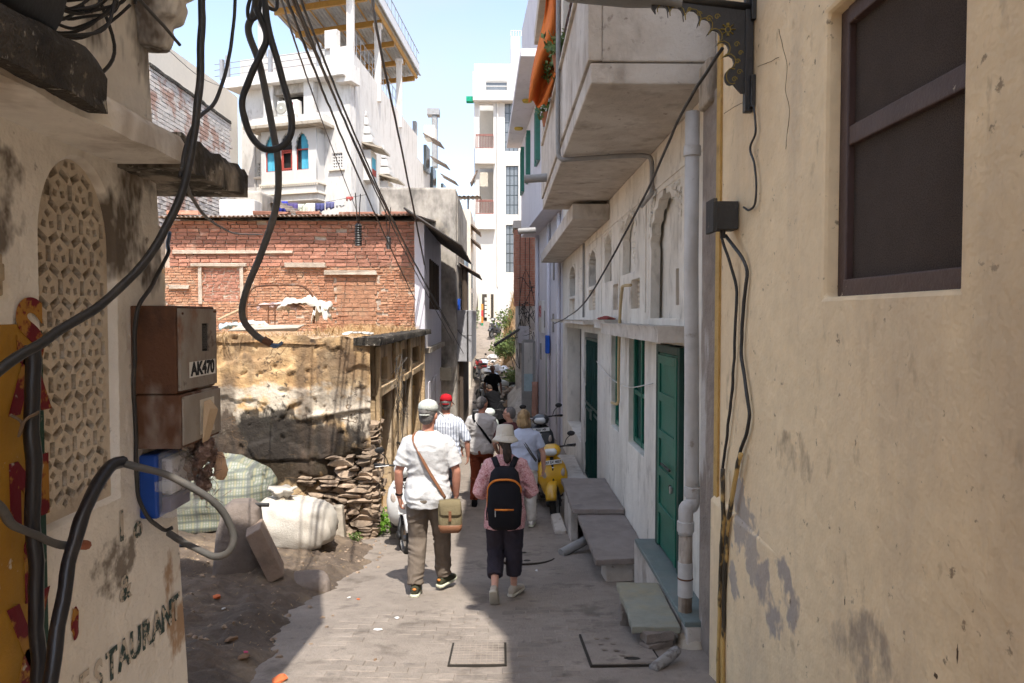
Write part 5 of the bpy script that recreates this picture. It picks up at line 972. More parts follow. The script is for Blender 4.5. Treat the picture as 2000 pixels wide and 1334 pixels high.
# air conditioner
ac = inworld(thing('air_conditioner', F(fu(580), fz(235), -.3), 'white air conditioner box standing on the bay window roof', 'air conditioner'))
a0, a1 = fu(562), fu(601); ACW = mat('ac_white', (.75, .73, .68), bump=0, fine=.05, rough=.4)
fbox(a0, a1, fz(234), fz(206), -.42, -.1, 'case', ACW, ac, .02)
c0 = Vector(F(fu(571), fz(220), -.425)); MB().lathe([(.0, .0), (.21, 0), (.225, .015), (.21, .03), (.03, .03), (0, .03)], 24, frame(c0, FU, (0, 0, 1))).build('fan_grille', mat('fan_grey', (.35, .34, .3), bump=0), ac, auto=40)
MB().lathe([(0, 0), (.05, 0), (.05, .01), (0, .01)], 14, frame(Vector(F(fu(571), fz(220), -.458)), FU, (0, 0, 1))).build('fan_hub', ACW, ac)
MB().lathe([(0, 0), (.055, 0), (.055, .01), (0, .01)], 14, frame(Vector(F(fu(591), fz(213), -.424)), FU, (0, 0, 1))).build('round_badge', mat('badge_red', (.45, .05, .12), bump=0), ac)
# bay window with three cusped lights
b0, b1 = fu(533), fu(640); by = -.5
fbox(b0-.5, b1+.45, fz(262), fz(256), by-.45, .0, 'bay_eave', STONEW); fbox(b0-.35, b1+.3, fz(256), fz(238), by-.1, .02, 'bay_roof', WHITE)
fbox(b0, b1, fz(272), fz(262), by, .0, 'bay_head', CREAM)
WN = [(541, 563), (571, 594), (601, 625)]
hl = []
for a, c in WN: hl.append(cusped(fu(a)-.06, fu(c)+.06, fz(341), fz(270), 9, .45))
ov = [(b0, fz(385)), (b1, fz(385)), (b1, fz(264)), (b0, fz(264))]
me = curve_plate([ov]+hl, .08); place(me, frame(Vector((PA.x, PA.y, 0))-FN*by*1.0, FU, (0, 0, 1))); bay = link('bay_front', me, WHITE2, ph)
fbox(b0, b0+.06, fz(385), fz(264), by+.05, .0, 'bay_cheek', WHITE2, ph); fbox(b1-.06, b1, fz(385), fz(264), by+.05, .0, 'bay_cheek', WHITE2, ph)
CURT = mat('blue_curtain', (.10, .42, .56), [((.03, .25, .4), 6, .45, .7, (1, 1, .1), 2, .8), ((.4, .7, .78), 7, .55, .75, (1, 1, .1), 4, .6)], bump=0)
REDF = mat('red_window_frame', (.33, .06, .045), bump=.05)
for k, (a, c) in enumerate(WN):
    u0, u1 = fu(a), fu(c); w = fbox(u0-.02, u1+.02, fz(342), fz(268), by+.14, by+.16, 'bay_window', GLASSD if k != 1 else DARK, ph)
    if k != 1:
        m = MB(); n = 40; lo, hi = (u0-.02, u1) if k == 0 else (u0+.16, u1+.02)
        R = [[F(lo+(hi-lo)*i/n, z, by+.10+.018*sin(i*1.35+.4*sin(z*3))) for i in range(n+1)] for z in np.linspace(fz(341), fz(269), 6)]
        m.rings(R, caps=False, closed=False); m.build('curtain', CURT, w, smooth=True, fix=False)
    for q in ((u0-.04, u0+.03, fz(341), fz(302)), (u1-.03, u1+.04, fz(341), fz(302)), (u0-.04, u1+.04, fz(303), fz(300.5)), (u0-.04, u1+.04, fz(341.5), fz(339))): fbox(q[0], q[1], q[2], q[3], by+.03, by+.07, 'frame', REDF, w, .004)
    if k == 1:
        for q in ((u0+.03, u0+.1, fz(338), fz(304)), (u1-.1, u1-.03, fz(338), fz(304)), (u0+.1, u1-.1, fz(307), fz(304)), (u0+.1, u1-.1, fz(338), fz(335))): fbox(q[0], q[1], q[2], q[3], by+.02, by+.05, 'casement', REDF, w, .004)
for u in (fu(567), fu(597)): fbox(u-.06, u+.06, fz(385), fz(264), by-.05, by-.001, 'bay_mullion', WHITE2, ph)
fbox(b0-.08, b1+.08, fz(368), fz(364), by-.1, .0, 'bay_sill', CREAM); fbox(b0-.05, b1+.06, fz(386), fz(383), by-.08, 0, 'bay_moulding', CREAM); fbox(b0, b1, fz(398), fz(386), by+.02, 0, 'bay_base', WHITE)
b = MB()
for k in range(26):
    p = Vector(F(b0-.05+(b1-b0+.1)*k/25, fz(369.5), by-.07)); b.cbox(p, (.05, .05, .06))
tag(b.build('sill_dentils', CREAM, ph), kind='stuff')
for a, c, z0, z1 in ((507, 526, 341, 315), (655, 674, 336, 308)):
    u0, u1, y0, y1 = fu(a), fu(c), fz(z0), fz(z1); hs = []
    for i in range(4):
        for j in range(5):
            cx, cy = u0+(u1-u0)*(i+.5)/4, y0+(y1-y0)*(j+.5)/5; hs.append([(cx-.03, cy-.032), (cx+.03, cy-.032), (cx+.03, cy+.032), (cx-.03, cy+.032)])
    me = curve_plate([[(u0, y0), (u1, y0), (u1, y1), (u0, y1)]]+hs, .06); place(me, frame(Vector((PA.x, PA.y, 0))-FN*.07, FU, (0, 0, 1))); l = link('lattice_window', me, WHITE2, ph); fbox(u0, u1, y0, y1, .2, .22, 'lattice_backing', DARK, l)
    fbox(u0-.12, u1+.12, y0-.12, y0-.04, -.1, .0, 'lattice_sill', CREAM)
fbox(.62, .70, 3, fz(250), -.06, -.001, 'rainwater_pipe', PVC)
# terrace railing, canopy, planting
b = MB(); RAIL = mat('grey_rail_paint', (.28, .29, .31), bump=0, rough=.5)
for px in (450, 462, 548, 642): fbox(fu(px)-.07, fu(px)+.07, fz(152), fz(106 if px > 450 else 112), -.45, -.31, 'rail_post', RAIL, ph)
for z in (fz(120), fz(131), fz(143)): MB().tube([F(-.9, z, -.38), F(fu(655), z, -.38)], .016, 6).build('rail_wire', RAIL, ph)
for k in range(9): fbox(fu(505)+k*.36, fu(505)+k*.36+.3, fz(152), fz(147), -.3, -.12, 'red_planter', mat('red_planter', (.42, .08, .07), bump=.05), ph, .02)
OCH = mat('ochre_canopy_steel', (.36, .21, .055), [((.2, .11, .04), 2, .5, .7, None, 2, .6)], bump=.03, rough=.5)
z_c = fz(24)+.9; ZT = lambda v: z_c
def CP(u, v, z): p = PB+FU*(u-FL)+SU*v; return Vector((p.x, p.y, z))
u_l, u_r, vv = fu(505), FL+.15, 12.
for v in (.0, 2.4, 4.8, 7.2, 9.6, 12): 
    b = MB(); a, c = CP(u_l, v-.4, z_c), CP(u_r, v-.4, z_c); b.add([a+Vector((0, -.06, -.12)), c+Vector((0, -.06, -.12)), c+Vector((0, .06, -.12)), a+Vector((0, .06, -.12)), a+Vector((0, -.06, .12)), c+Vector((0, -.06, .12)), c+Vector((0, .06, .12)), a+Vector((0, .06, .12))], [(0, 3, 2, 1), (4, 5, 6, 7), (0, 1, 5, 4), (1, 2, 6, 5), (2, 3, 7, 6), (3, 0, 4, 7)]); b.build('canopy_beam', OCH, ph)
for k in range(7):
    u = u_l+(u_r-u_l)*k/6; a, c = CP(u, -.6, z_c+.17), CP(u, 12, z_c+.17); w = .1 if k == 6 else .04; b = MB().tube([a, c], w, 4); b.build('canopy_purlin', OCH, ph)
corrugated('canopy_sheet', CP(u_l-.3, -.9, z_c+.30), CP(u_r+.25, 0, 0)-CP(u_l-.3, 0, 0), CP(0, 13, 0)-CP(0, 0, 0), 5, 26, .03, mat('galvanised_sheet', (.33, .34, .34), [((.2, .2, .2), 3, .5, .7, None, 2, .6)], rough=.5, metal=.3, bump=.03), ph)
for u, v in ((u_l+.3, .1), (u_r-.15, .1), (u_r-.15, 4.2), (u_r-.15, 8.4), (u_l+.3, 6)):
    p = CP(u, v, fz(152)); MB().box((p.x-.13, p.y-.13, fz(152)), (p.x+.13, p.y+.13, z_c-.12)).build('canopy_post', WHITE, ph, bevel=.01); MB().box((p.x-.18, p.y-.18, z_c-.3), (p.x+.18, p.y+.18, z_c-.14)).build('post_capital', WHITE, ph, bevel=.02)
b = MB()
for k in range(14): p, q = S(k*.62+.6, fz(114), .1), S(k*.62+.6, fz(114)+.95, .1); b.tube([p, q], .014, 5)
for h in (.5, .95): b.tube([S(.5, fz(114)+h, .1), S(9, fz(114)+h, .1)], .016, 5)
b.build('side_railing', RAIL, ph)
b = MB(); zz = z_c+.4
for k in range(18): p = CP(u_r+.1, k*.72-.6, zz); b.tube([p, p+Vector((0, 0, 1.15))], .018, 5)
for h in (.05, .6, 1.15): b.tube([CP(u_r+.1, -.7, zz+h), CP(u_r+.1, 12.3, zz+h)], .02, 5)
b.tube([CP(u_l, -.7, zz+1.15), CP(u_r, -.7, zz+1.15)], .02, 5); b.build('roof_railing', RAIL, ph)
m = MB(); a, c = CP(u_r+.12, -.7, zz), CP(u_r+.12, 12.3, zz); m.quad(a, c, c+Vector((0, 0, .55)), a+Vector((0, 0, .55))); o = m.build('roof_mesh_screen', mat('pale_mesh', (.55, .57, .6), bump=0), ph, fix=False); q = o.modifiers.new('t', 'SOLIDIFY'); q.thickness = .02
# side oriels with stepped tops
for v0, zb_, zt_ in ((1.55, 336, 288), (4.45, 362, 322)):
    w = .95; z0, z1 = fz(zb_), fz(zt_); oj = fbox(v0, v0+w, z0-.2, z1+.05, -.35, 0, 'oriel', WHITE2, ph, P=S)
    fbox(v0+.2, v0+w-.2, z0+.1, z1-.2, -.36, -.352, 'oriel_window', CURT, oj, 0, P=S); fbox(v0+.18, v0+w-.18, z0+.05, z0+.3, -.372, -.362, 'frame', REDF, oj, 0, P=S)
    ce = S(v0+.5, 0, -.36); MB().box((-.3, 0, 0), (.3, .03, .02)).build('sash', REDF, oj, 0) if False else None
    b = MB(); b.add([S(v0-.25, z1+.02, -.85), S(v0+w+.25, z1+.02, -.85), S(v0+w+.25, z1+.26, 0), S(v0-.25, z1+.26, 0), S(v0-.25, z1+.09, -.85), S(v0+w+.25, z1+.09, -.85), S(v0+w+.25, z1+.33, 0), S(v0-.25, z1+.33, 0)], [(0, 3, 2, 1), (4, 5, 6, 7), (0, 1, 5, 4), (1, 2, 6, 5), (2, 3, 7, 6), (3, 0, 4, 7)]); b.build('oriel_eave', STONEW, oj)
    for k in range(7): ww = .5*(1-k*.13); fbox(v0+w/2-ww, v0+w/2+ww, z1+.33+k*.19, z1+.33+k*.19+(.12 if k % 2 else .185), -.42*(1-k*.13), 0, 'oriel_tier', WHITE2, oj, .02, P=S)
# annex behind along the same side
an = inworld(thing('white_annex', (-4.5, 42, 2.6), 'narrow white annex with small awnings and a metal duct behind the terrace house', 'house'))
fbox(13.05, 20, 2, fz(165), .15, 6, 'wall', WHITE, an, P=S); fbox(20.1, 26, 2, fz(210), -.25, 6, 'rear_wall', WHITE, an, P=S); fbox(13.1, 13.5, fz(165), fz(70), .1, .3, 'stair_post', RAIL, an, P=S)
for v, z in ((15.2, 262), (17.5, 290), (21.5, 300)):
    b = MB(); zz = CZ+(620-z)*.0285; b.add([S(v, zz, -.9), S(v+1.7, zz, -.9), S(v+1.7, zz+.55, .1), S(v, zz+.55, .1)], [(0, 1, 2, 3)]); o = b.build('awning', TIN, an, fix=False); q = o.modifiers.new('t', 'SOLIDIFY'); q.thickness = .05; fbox(v+.2, v+1.4, zz-1.6, zz-.1, -.05, .12, 'window', GLASSD, an, 0, P=S)
z0 = CZ+(620-330)*.0285; fbox(15.5, 16.5, CZ+(620-245)*.028, CZ+(620-218)*.028, -.5, .1, 'outdoor_unit', ACW, an, .03, P=S)
MB().box((-4.6, 47.6, CZ+9.9), (-4.25, 48.2, CZ+13.3)).build('metal_duct', mat('duct_steel', (.34, .34, .34), [((.2, .18, .16), 3, .5, .7, None, 2, .5)], metal=.4, rough=.5, bump=.03), an, bevel=.05); MB().box((-4.9, 47.5, CZ+13.3), (-4.1, 48.3, CZ+13.7)).build('duct_cowl', MATS['duct_steel'], an)
MB().lathe([(0, 0), (.35, .03), (.6, .12), (.62, .13), (.35, .06), (0, .03)], 18, Matrix.Translation(S(24, CZ+6.2, -1.3)) @ Matrix.Rotation(1.1, 4, 'X')).build('dish_aerial', WHITE2, an, smooth=True)
b = MB(); b.add([S(20.8, CZ+5.0, -2.2), S(25, CZ+5.0, -2.2), S(25, CZ+6.2, -.3), S(20.8, CZ+6.2, -.3)], [(0, 1, 2, 3)]); o = b.build('canvas_awning', mat('tan_canvas', (.40, .34, .26), bump=.05), an, fix=False); q = o.modifiers.new('t', 'SOLIDIFY'); q.thickness = .06
# washing line between the brick house and the white one
wl = inworld(thing('washing_line', (-6, 22, 5), 'thin washing line sagging in front of the white house', 'line')); MB().tube(spline([atY(470, 395, 21), atY(560, 398, 21.5), atY(630, 395, 22), atY(715, 380, 22)], 5), .008, 5).build('cord', CABLEG, wl)
CLO = [('royal_blue_cloth', (.03, .04, .30), 'royal blue garment'), ('violet_cloth', (.10, .075, .22), 'violet garment'), ('pale_green_cloth', (.5, .52, .42), 'pale green garment'), ('cream_cloth', (.6, .58, .52), 'cream coloured garment'), ('navy_cloth', (.07, .075, .19), 'navy garment'), ('slate_cloth', (.12, .12, .24), 'slate blue garment'), ('white_cloth', (.7, .7, .67), 'white garment'), ('red_cloth', (.42, .09, .08), 'small red garment')]
for k, ((px0, px1, py0, py1), (nm, cc, lb)) in enumerate(zip([(543, 562, 393, 415), (562, 582, 396, 412), (582, 598, 398, 420), (598, 615, 397, 420), (616, 634, 397, 412), (636, 653, 394, 408), (656, 673, 391, 404), (676, 690, 384, 391)], CLO)):
    n = 12; m = MB(); R = [[Vector(atY(px0+(px1-px0)*i/n, py0+(py1-py0)*t+(2*sin(i) if t == 1 else 0), 21.8))+Vector((0, .05*sin(i*1.3)*t, 0)) for i in range(n+1)] for t in (0, .33, .66, 1)]
    m.rings(R, caps=False, closed=False); o = m.build('hanging_garment', mat(nm, cc, bump=.1), None, smooth=True, fix=False); q = o.modifiers.new('t', 'SOLIDIFY'); q.thickness = .01; tag(o, lb+' hanging on the washing line before the white house', 'garment', 'washing on the line')
# ================================================================== whitewashed brick wall and cream house at far left
wb = inworld(thing('whitewashed_brick_wall', (-8.4, 20, 4.8), 'whitewashed brick wall with red patches above the yard at left', 'wall'))
MB().box((-9.2, 17.2, 4.2), (-8.345, 22.2, 8.95)).build('wall_core', MORTAR, wb)
js = MB(); z = 5.2; cnt = 0; bw = []
for k in range(5): me = MB().box((-.5, -.5, -.5), (.5, .5, .5), jit=.09).mesh('brick'); me.materials.append(BRICKW); bw.append(me)
while z < 8.9:
    y = 17.3-random.random()*.2
    while y < 22.1:
        w = random.uniform(.24, .38); o = link('brick', random.choice(bw), None, wb) if cnt < 298 else None
        if o: o.location = (-8.34, y+w/2, z+.055); o.scale = (.1, w-.016, .092); o.rotation_euler = (random.gauss(0, .02), 0, random.gauss(0, .03)); o.matrix_parent_inverse = world_of(wb).inverted(); cnt += 1
        else: js.box((-8.37, y+.008, z+.006), (-8.29, y+w-.008, z+.1), jit=.006)
        y += w
    z += .11
tag(js.build('brick_mass', BRICKW, wb, fix=False), kind='stuff'); rough_beam('coping', MOSS, (-9.2, 17.2, 8.9), (-8.26, 22.25, 9.0), wb, n=20, amp=.02)
crh = inworld(thing('cream_house', (-11, 22, 2.6), 'plain pale cream house wall rising behind the whitewashed bricks', 'house'))
b = MB(); b.add([(-9.9, 18, 3), (-9.9, 27.3, 3), (-14, 27.3, 3), (-14, 18, 3), (-9.9, 18, 10.9), (-9.9, 27.3, 11.25), (-14, 27.3, 11.2), (-14, 18, 10.9)], [(0, 3, 2, 1), (4, 5, 6, 7), (0, 1, 5, 4), (1, 2, 6, 5), (2, 3, 7, 6), (3, 0, 4, 7)]); b.build('wall', CREAM, crh)
sh = inworld(thing('mossy_stub_wall', (-6, 17, 5), 'low mossy plaster wall stub between the brick wall and the white house', 'wall'))
p0, p1 = atY(455, 380, 17), atY(512, 380, 17); MB().box((p0.x, 17, 4), (p1.x, 18.2, atY(480, 372, 17).z), jit=.03).build('wall', GREYW, sh, bevel=.08, seg=3); p = atY(460, 392, 16.6); MB().box((p.x-.3, 16.4, 4), (p.x+.5, 16.9, p.z)).build('white_lower_wall', WHITE, sh, bevel=.02)
corrugated('tin_scrap', atY(505, 385, 17.5), (.8, .2, -.35), (.1, .8, .1), 2, 6, .02, TIN, sh)
# ================================================================== far left row
gp = inworld(thing('grey_parapet_house', (-2.4, 22, 2), 'soot streaked grey house behind the tin roof', 'house'))
MB().box((-3.45, 20.3, -.5), (-1.28, 23.8, CZ+3.66)).build('wall', GREYW, gp, bevel=.08, seg=3); MB().box((-3.4, 20.6, 4.5), (-1.25, 26, 6.45)).build('rear_wall', GREYW, gp)
corrugated('tin_awning', (-1.28, 21.2, 4.63), (0, 3, 0), (.62, 0, -.38), 2, 18, .02, TIN, gp)
MB().tube([(-1.1, 21.5, 2.5), (-1.1, 21.5, 4.5)], .09, 10).build('awning_post', WOODD, gp); MB().box((-1.24, 23.85, -.5), (-1.2, 26, 5)).build('blue_shutter', mat('faded_blue', (.3, .38, .45), bump=.1), gp)
m = MB(); n = 14; R = [[(-1.22+.02*sin(i*1.7), 21.9+.4*i/n, 4.1-t*.8+(.1*sin(i*2) if t else 0)) for i in range(n+1)] for t in (0, .4, .8, 1)]; m.rings(R, caps=False, closed=False); o = m.build('dark_washing', mat('dark_washing', (.05, .06, .09), bump=.05), None, smooth=True, fix=False); q = o.modifiers.new('t', 'SOLIDIFY'); q.thickness = .015; tag(o, 'dark cloth hanging under the far tin awning', 'cloth')
bb = inworld(thing('grey_balcony', (-1.3, 21, 1.7), 'plain grey projecting balcony box over dark doors on the left side of the lane', 'balcony'))
GREYB = mat('grey_blue_render', (.36, .355, .37), [((.25, .24, .25), 2, .5, .75, None, 2, .6), ((.12, .11, .11), 7, .63, .72, None, 3, .6)], bump=.08)
MB().box((-1.72, 20.7, CZ-1.28), (-.87, 24.5, CZ+.21)).build('box', GREYB, bb, bevel=.02); MB().box((-1.0, 20.66, CZ-1.28), (-.96, 20.7, CZ+.2)).build('corner_pipe', CABLE, bb)
lw = inworld(thing('dark_shopfront', (-1.5, 21, 0), 'dark old wooden doors below the grey balcony', 'shopfront'))
MB().box((-1.9, 20.75, -.6), (-1.25, 20.95, 1.75)).build('door', WOODD, lw); MB().box((-1.24, 20.96, -.6), (-1.13, 24.4, 1.715)).build('side_wall', WOODD, lw); MB().box((-1.76, 20.68, -.6), (-1.62, 20.76, 1.72)).build('door_post', LAV, lw)
MB().box((-1.5, 20.70, -.5), (-1.44, 20.745, 1.6)).build('door_batten', RUST, lw); MB().box((-1.72, 20.4, .75), (-1.6, 20.65, 1.45)).build('blue_tin_box', mat('blue_tin', (.03, .08, .28), bump=0), lw, bevel=.01)
MB().box((-1.72, 19.9, 1.25), (-1.40, 20.2, 1.6)).build('meter_box', mat('cream_box', (.42, .38, .3), bump=.05), lw, bevel=.01)
for nm, x, c in (('blue_barrel', -1.32, (.02, .08, .4)), ('lime_bucket', -1.64, (.5, .6, .05))):
    o = MB().lathe([(0, 0), (.11, 0), (.125, .3), (.12, .33), (0, .33)] if 'barrel' in nm else [(0, 0), (.06, 0), (.08, .25), (0, .25)], 14, Matrix.Translation((x, 20.9, CZ+.21))).build(nm, mat(nm, c, bump=0, rough=.4), None, auto=40); tag(o, nm.replace('_', ' ')+' standing on top of the grey balcony', 'container')
cn = inworld(thing('cream_far_house', (-1.7, 31, 0), 'narrow cream house with grey awnings far along the left side', 'house'))
MB().box((-4, 29, -.3), (-1.25, 35, CZ+4.35)).build('wall', CREAM, cn); MB().box((-3.6, 36, -.3), (-1.55, 44, CZ+1.9)).build('rear_wall', CREAM, cn)
for z in (3.75, 3.2): b = MB(); b.add([(-1.25, 29.1, CZ+z+.0), (-1.25, 31, CZ+z), (-.9, 31, CZ+z-.3), (-.9, 29.1, CZ+z-.3)], [(0, 1, 2, 3)]); o = b.build('awning', TIN, cn, fix=False); q = o.modifiers.new('t', 'SOLIDIFY'); q.thickness = .05
corrugated('roof_sheet', (-2.6, 28.8, CZ+4.85), (1.75, 0, 0), (0, 2.4, .25), 2, 10, .02, TIN, cn); MB().tube([(-1.35, 29.1, CZ+4.3), (-1.35, 29.1, CZ+4.9)], .04, 6).build('roof_post', RAIL, cn)
for z in (0.2, -1.0): MB().box((-1.26, 29.6, CZ+z+1), (-1.2, 30.4, CZ+z+2)).build('window', GLASSD, cn)
# ================================================================== far white block at the end of the lane
fw = inworld(thing('white_apartment_block', (0, 46, 3), 'tall bright white block with red balcony rails closing the lane', 'building'))
FY = 45.; k45 = FY/1400; zz = lambda py: CZ+(620-py)*k45; xx = lambda px: (px-980)*k45
BAL = [(xx(937), xx(964), zz(297), zz(208)), (xx(937), xx(964), zz(422), zz(330))]; WIN = [(xx(986), xx(1012), zz(298), zz(206)), (xx(988), xx(1012), zz(420), zz(326)), (xx(988), xx(1012), zz(532), zz(440)), (xx(950), xx(990), zz(182), zz(163))]
wallgrid([xx(927), 4.5], [2.0, zz(131)], BAL+WIN, lambda u, z, d: (u, FY+d, z), .3).build('front_wall', WHITE2, fw); MB().box((xx(927)+.01, FY+1.8, 2), (4.5, 55, zz(134))).build('rear_volume', WHITE2, fw)
MB().box((xx(925), FY-.5, zz(205)), (xx(1004), FY, zz(186))).build('upper_terrace', WHITE2, fw); MB().box((xx(925), FY-.45, zz(186)), (xx(925)+.12, FY, zz(150))).build('terrace_cheek', WHITE2, fw)
for z in (170, 178): MB().tube([(xx(925), FY-.4, zz(z)), (xx(1004), FY-.4, zz(z))], .03, 5).build('terrace_rail', WHITE2, fw)
MB().box((xx(998), FY+.5, zz(131)), (xx(1016), FY+3, zz(72))).build('stair_tower', WHITE2, fw); b = MB()
for x in np.linspace(xx(998), xx(1018), 5): b.tube([(x, FY+.5, zz(72)), (x, FY+.5, zz(62))], .03, 5)
b.tube([(xx(998), FY+.5, zz(62)), (xx(1018), FY+.5, zz(62))], .03, 5); b.build('tower_rail', WHITE2, fw)
for (u0, u1, z0, z1), pyb in zip(BAL, (297, 422)):
    w_ = MB().box((u0, FY+1.4, z0), (u1, FY+1.45, z1)).build('balcony_door', CREAM, fw); MB().box((u0-.25, FY-.5, z0-.9), (u1+.1, FY+.02, z0+.02)).build('balcony_floor', WHITE2, fw)
    m = MB(); RR = mat('red_balcony_rail', (.28, .13, .11), bump=0)
    for x in np.linspace(u0-.2, u1, 12): m.tube([(x, FY-.45, z0), (x, FY-.45, z0+.85)], .016, 4)
    for z in (.05, .8, .87): m.tube([(u0-.22, FY-.45, z0+z), (u1, FY-.45, z0+z)], .03, 5)
    for y in (FY-.3, FY-.1): m.tube([(u0-.2, y, z0), (u0-.2, y, z0+.85)], .016, 4)
    m.build('balcony_rail', RR, fw)
for i, (u0, u1, z0, z1) in enumerate(WIN):
    w_ = MB().box((u0, FY+.16, z0), (u1, FY+.19, z1)).build('window', GLASSD, fw); nc, nr = (3, 5) if i < 3 else (1, 1)
    for a in range(nc):
        for c in range(nr): MB().box((u0+(u1-u0)*a/nc+.03, FY+.13, z0+(z1-z0)*c/nr+.03), (u0+(u1-u0)*(a+1)/nc-.03, FY+.155, z0+(z1-z0)*(c+1)/nr-.03)).build('pane', mat('grey_pane', (.16, .18, .2), bump=0, rough=.15, spec=.6), w_)
MB().tube([(xx(972), FY-.06, zz(560)), (xx(972), FY-.06, zz(205))], .05, 6).build('rainwater_pipe', WHITE, fw); MB().box((xx(1012.5), FY-.1, 3), (4.4, FY-.02, zz(206))).build('corner_pilaster', WHITE2, fw)
MB().box((xx(912), FY-.3, zz(205)), (xx(926), FY+.2, zz(196)), Matrix.Translation((0, 0, 0))).build('green_awning', mat('green_awning', (.01, .28, .16), bump=0), fw)
b = MB(); b.add([(xx(920), FY-1.2, zz(365)), (xx(932), FY-.1, zz(335)), (xx(932), FY+1.5, zz(335)), (xx(920), FY+.2, zz(365))], [(0, 1, 2, 3)]); o = b.build('side_awning', TIN, fw, fix=False); q = o.modifiers.new('t', 'SOLIDIFY'); q.thickness = .06
# ================================================================== lavender house, right
lv = inworld(thing('lavender_house', (1.4, 20, 0), 'pale lavender house overhanging the lane beyond the arcaded one', 'house'))
def LVX(y, lo): return (1.5-.061*(y-17.6)) if lo else (1.02-.058*(y-17.6))
def lvblock(z0, z1, lo, name, m=LAV, y0=17.65, y1=24.0, off=0):
    b = MB(); v = [(LVX(y0, lo)+off, y0, z0), (5, y0, z0), (5, y1, z0), (LVX(y1, lo)+off, y1, z0)]; v += [(x, y, z1) for x, y, _ in v]; b.add(v, [(0, 3, 2, 1), (4, 5, 6, 7), (0, 1, 5, 4), (1, 2, 6, 5), (2, 3, 7, 6), (3, 0, 4, 7)]); return b.build(name, m, lv)
lvblock(-.8, 5.66, True, 'lower_wall'); lvblock(5.665, 8.75, False, 'upper_wall'); lvblock(8.95, 12.5, False, 'top_wall', off=.02)
b = MB(); b.add([(.42, 16, 8.76), (3, 16, 8.76), (3, 24.6, 8.76), (.17, 24.6, 8.76), (.42, 16, 8.93), (3, 16, 8.93), (3, 24.6, 8.93), (.17, 24.6, 8.93)], [(0, 3, 2, 1), (4, 5, 6, 7), (0, 1, 5, 4), (1, 2, 6, 5), (2, 3, 7, 6), (3, 0, 4, 7)]); b.build('eave_slab', LAV, lv)
for y in (19.2, 22): MB().lathe([(0, -.05), (.12, -.05), (.14, 0), (0, 0)], 14, Matrix.Translation((LVX(y, 0)-.25, y, 8.757))).build('eave_light', mat('amber_lens', (.5, .38, .08), bump=0), lv)
for y in (18.75, 21.3, 23.3):
    w_ = MB().box((LVX(y, 0)-.06, y-.42, 7.0), (LVX(y, 0)+.1, y+.42, 8.4)).build('green_shutter', GREENP, lv)
    for k in (-.4, 0, .4): MB().box((LVX(y, 0)-.09, y+k-.03, 7.0), (LVX(y, 0)-.06, y+k+.03, 8.4)).build('frame', GREENP, w_)
for y in (18.4, 20.6): MB().box((LVX(y, 1)-.03, y-.35, .2), (LVX(y, 1)+.1, y+.35, 2.3)).build('green_door', GREENP, lv)
for y, z in ((19.4, 2.6), (21.4, 2.7), (22.3, 1.7), (19.3, 4.0)): MB().box((LVX(y, 1)-.01, y-.22, z), (LVX(y, 1)+.1, y+.22, z+.5)).build('small_window', DARKG, lv)
for y in (18.0, 20.0, 22.8): MB().tube([(LVX(y, 1)-.05, y, -.3), (LVX(y, 1)-.05, y, 5.6)], .05, 8).build('drainpipe', LAV, lv, smooth=True)
sg = MB().box((LVX(22, 1)-.05, 21.3, 2.55), (LVX(22, 1)+.1, 22.9, 3.5)).build('painted_sign', WHITE, lv)
FR = (mat('faded_red', (.42, .1, .1), [((.6, .57, .6), 9, .5, .6, None, 2, .8)], bump=0))
for k in range(9): MB().box((LVX(22, 1)-.056, 21.4+k*.155, 3.0+.05*(k % 2)), (LVX(22, 1)-.051, 21.4+k*.155+.05+.04*(k % 3), 3.36), jit=.012).build('worn_lettering', FR, sg)
bx = tag(MB().box((LVX(20, 1)-.14, 19.8, 2.0), (LVX(20, 1)-.02, 20.1, 2.5)).build('blue_wall_box', mat('blue_box', (.02, .09, .42), bump=0), None, bevel=.02), 'small blue box fixed on the lavender wall', 'box')
# orange cloth banner on the balcony
n, m_ = 14, 24; vs = []
for j in range(m_):
    for i in range(n):
        t, u = j/(m_-1), i/(n-1); w = (38+44*sin(pi*min(1, t*.9)))*(1-.35*t if t > .6 else 1); pxx = 1076+(-8-34*t)*1.0+u*w*(.5+.5*t)+4*sin(t*6); pyy = -40+240*t+u*10*t+6*sin(u*9+t*3); vs.append(Vector(atY(pxx, pyy, 8.1+.15*sin(u*8+t*4)+.3*t)))
b = MB(); b.add(vs, [(j*n+i, j*n+i+1, (j+1)*n+i+1, (j+1)*n+i) for j in range(m_-1) for i in range(n-1)]); o = b.build('orange_banner', mat('orange_banner', (.62, .17, .035), [((.48, .11, .02), 3, .45, .7, None, 2, .6)], bump=.1, bscale=14), None, smooth=True, fix=False); q = o.modifiers.new('t', 'SOLIDIFY'); q.thickness = .006; tag(o, 'orange cloth banner hanging from the balcony', 'banner')
TERR = mat('terracotta_pot', (.3, .12, .06), bump=.1)
for k, y in enumerate((7.5, 8.3, 9.6)):
    t = thing('potted_plant', (.62, y, 5.535), ['nearest', 'middle', 'farthest'][k]+' potted plant on the balcony parapet', 'plant', 'plants on the balcony parapet'); MB().lathe([(0, 0), (.07, 0), (.10, .17), (.085, .17), (0, .15)], 14).build('pot', TERR, t, auto=40); leaves((-.03, 0, .27), (.16, .16, .14), 130, .07, LEAF2, 'foliage', t, 20+k); MB().tube([(0, 0, .12), (0, 0, .3)], .008, 5).build('stem', LEAF2, t)
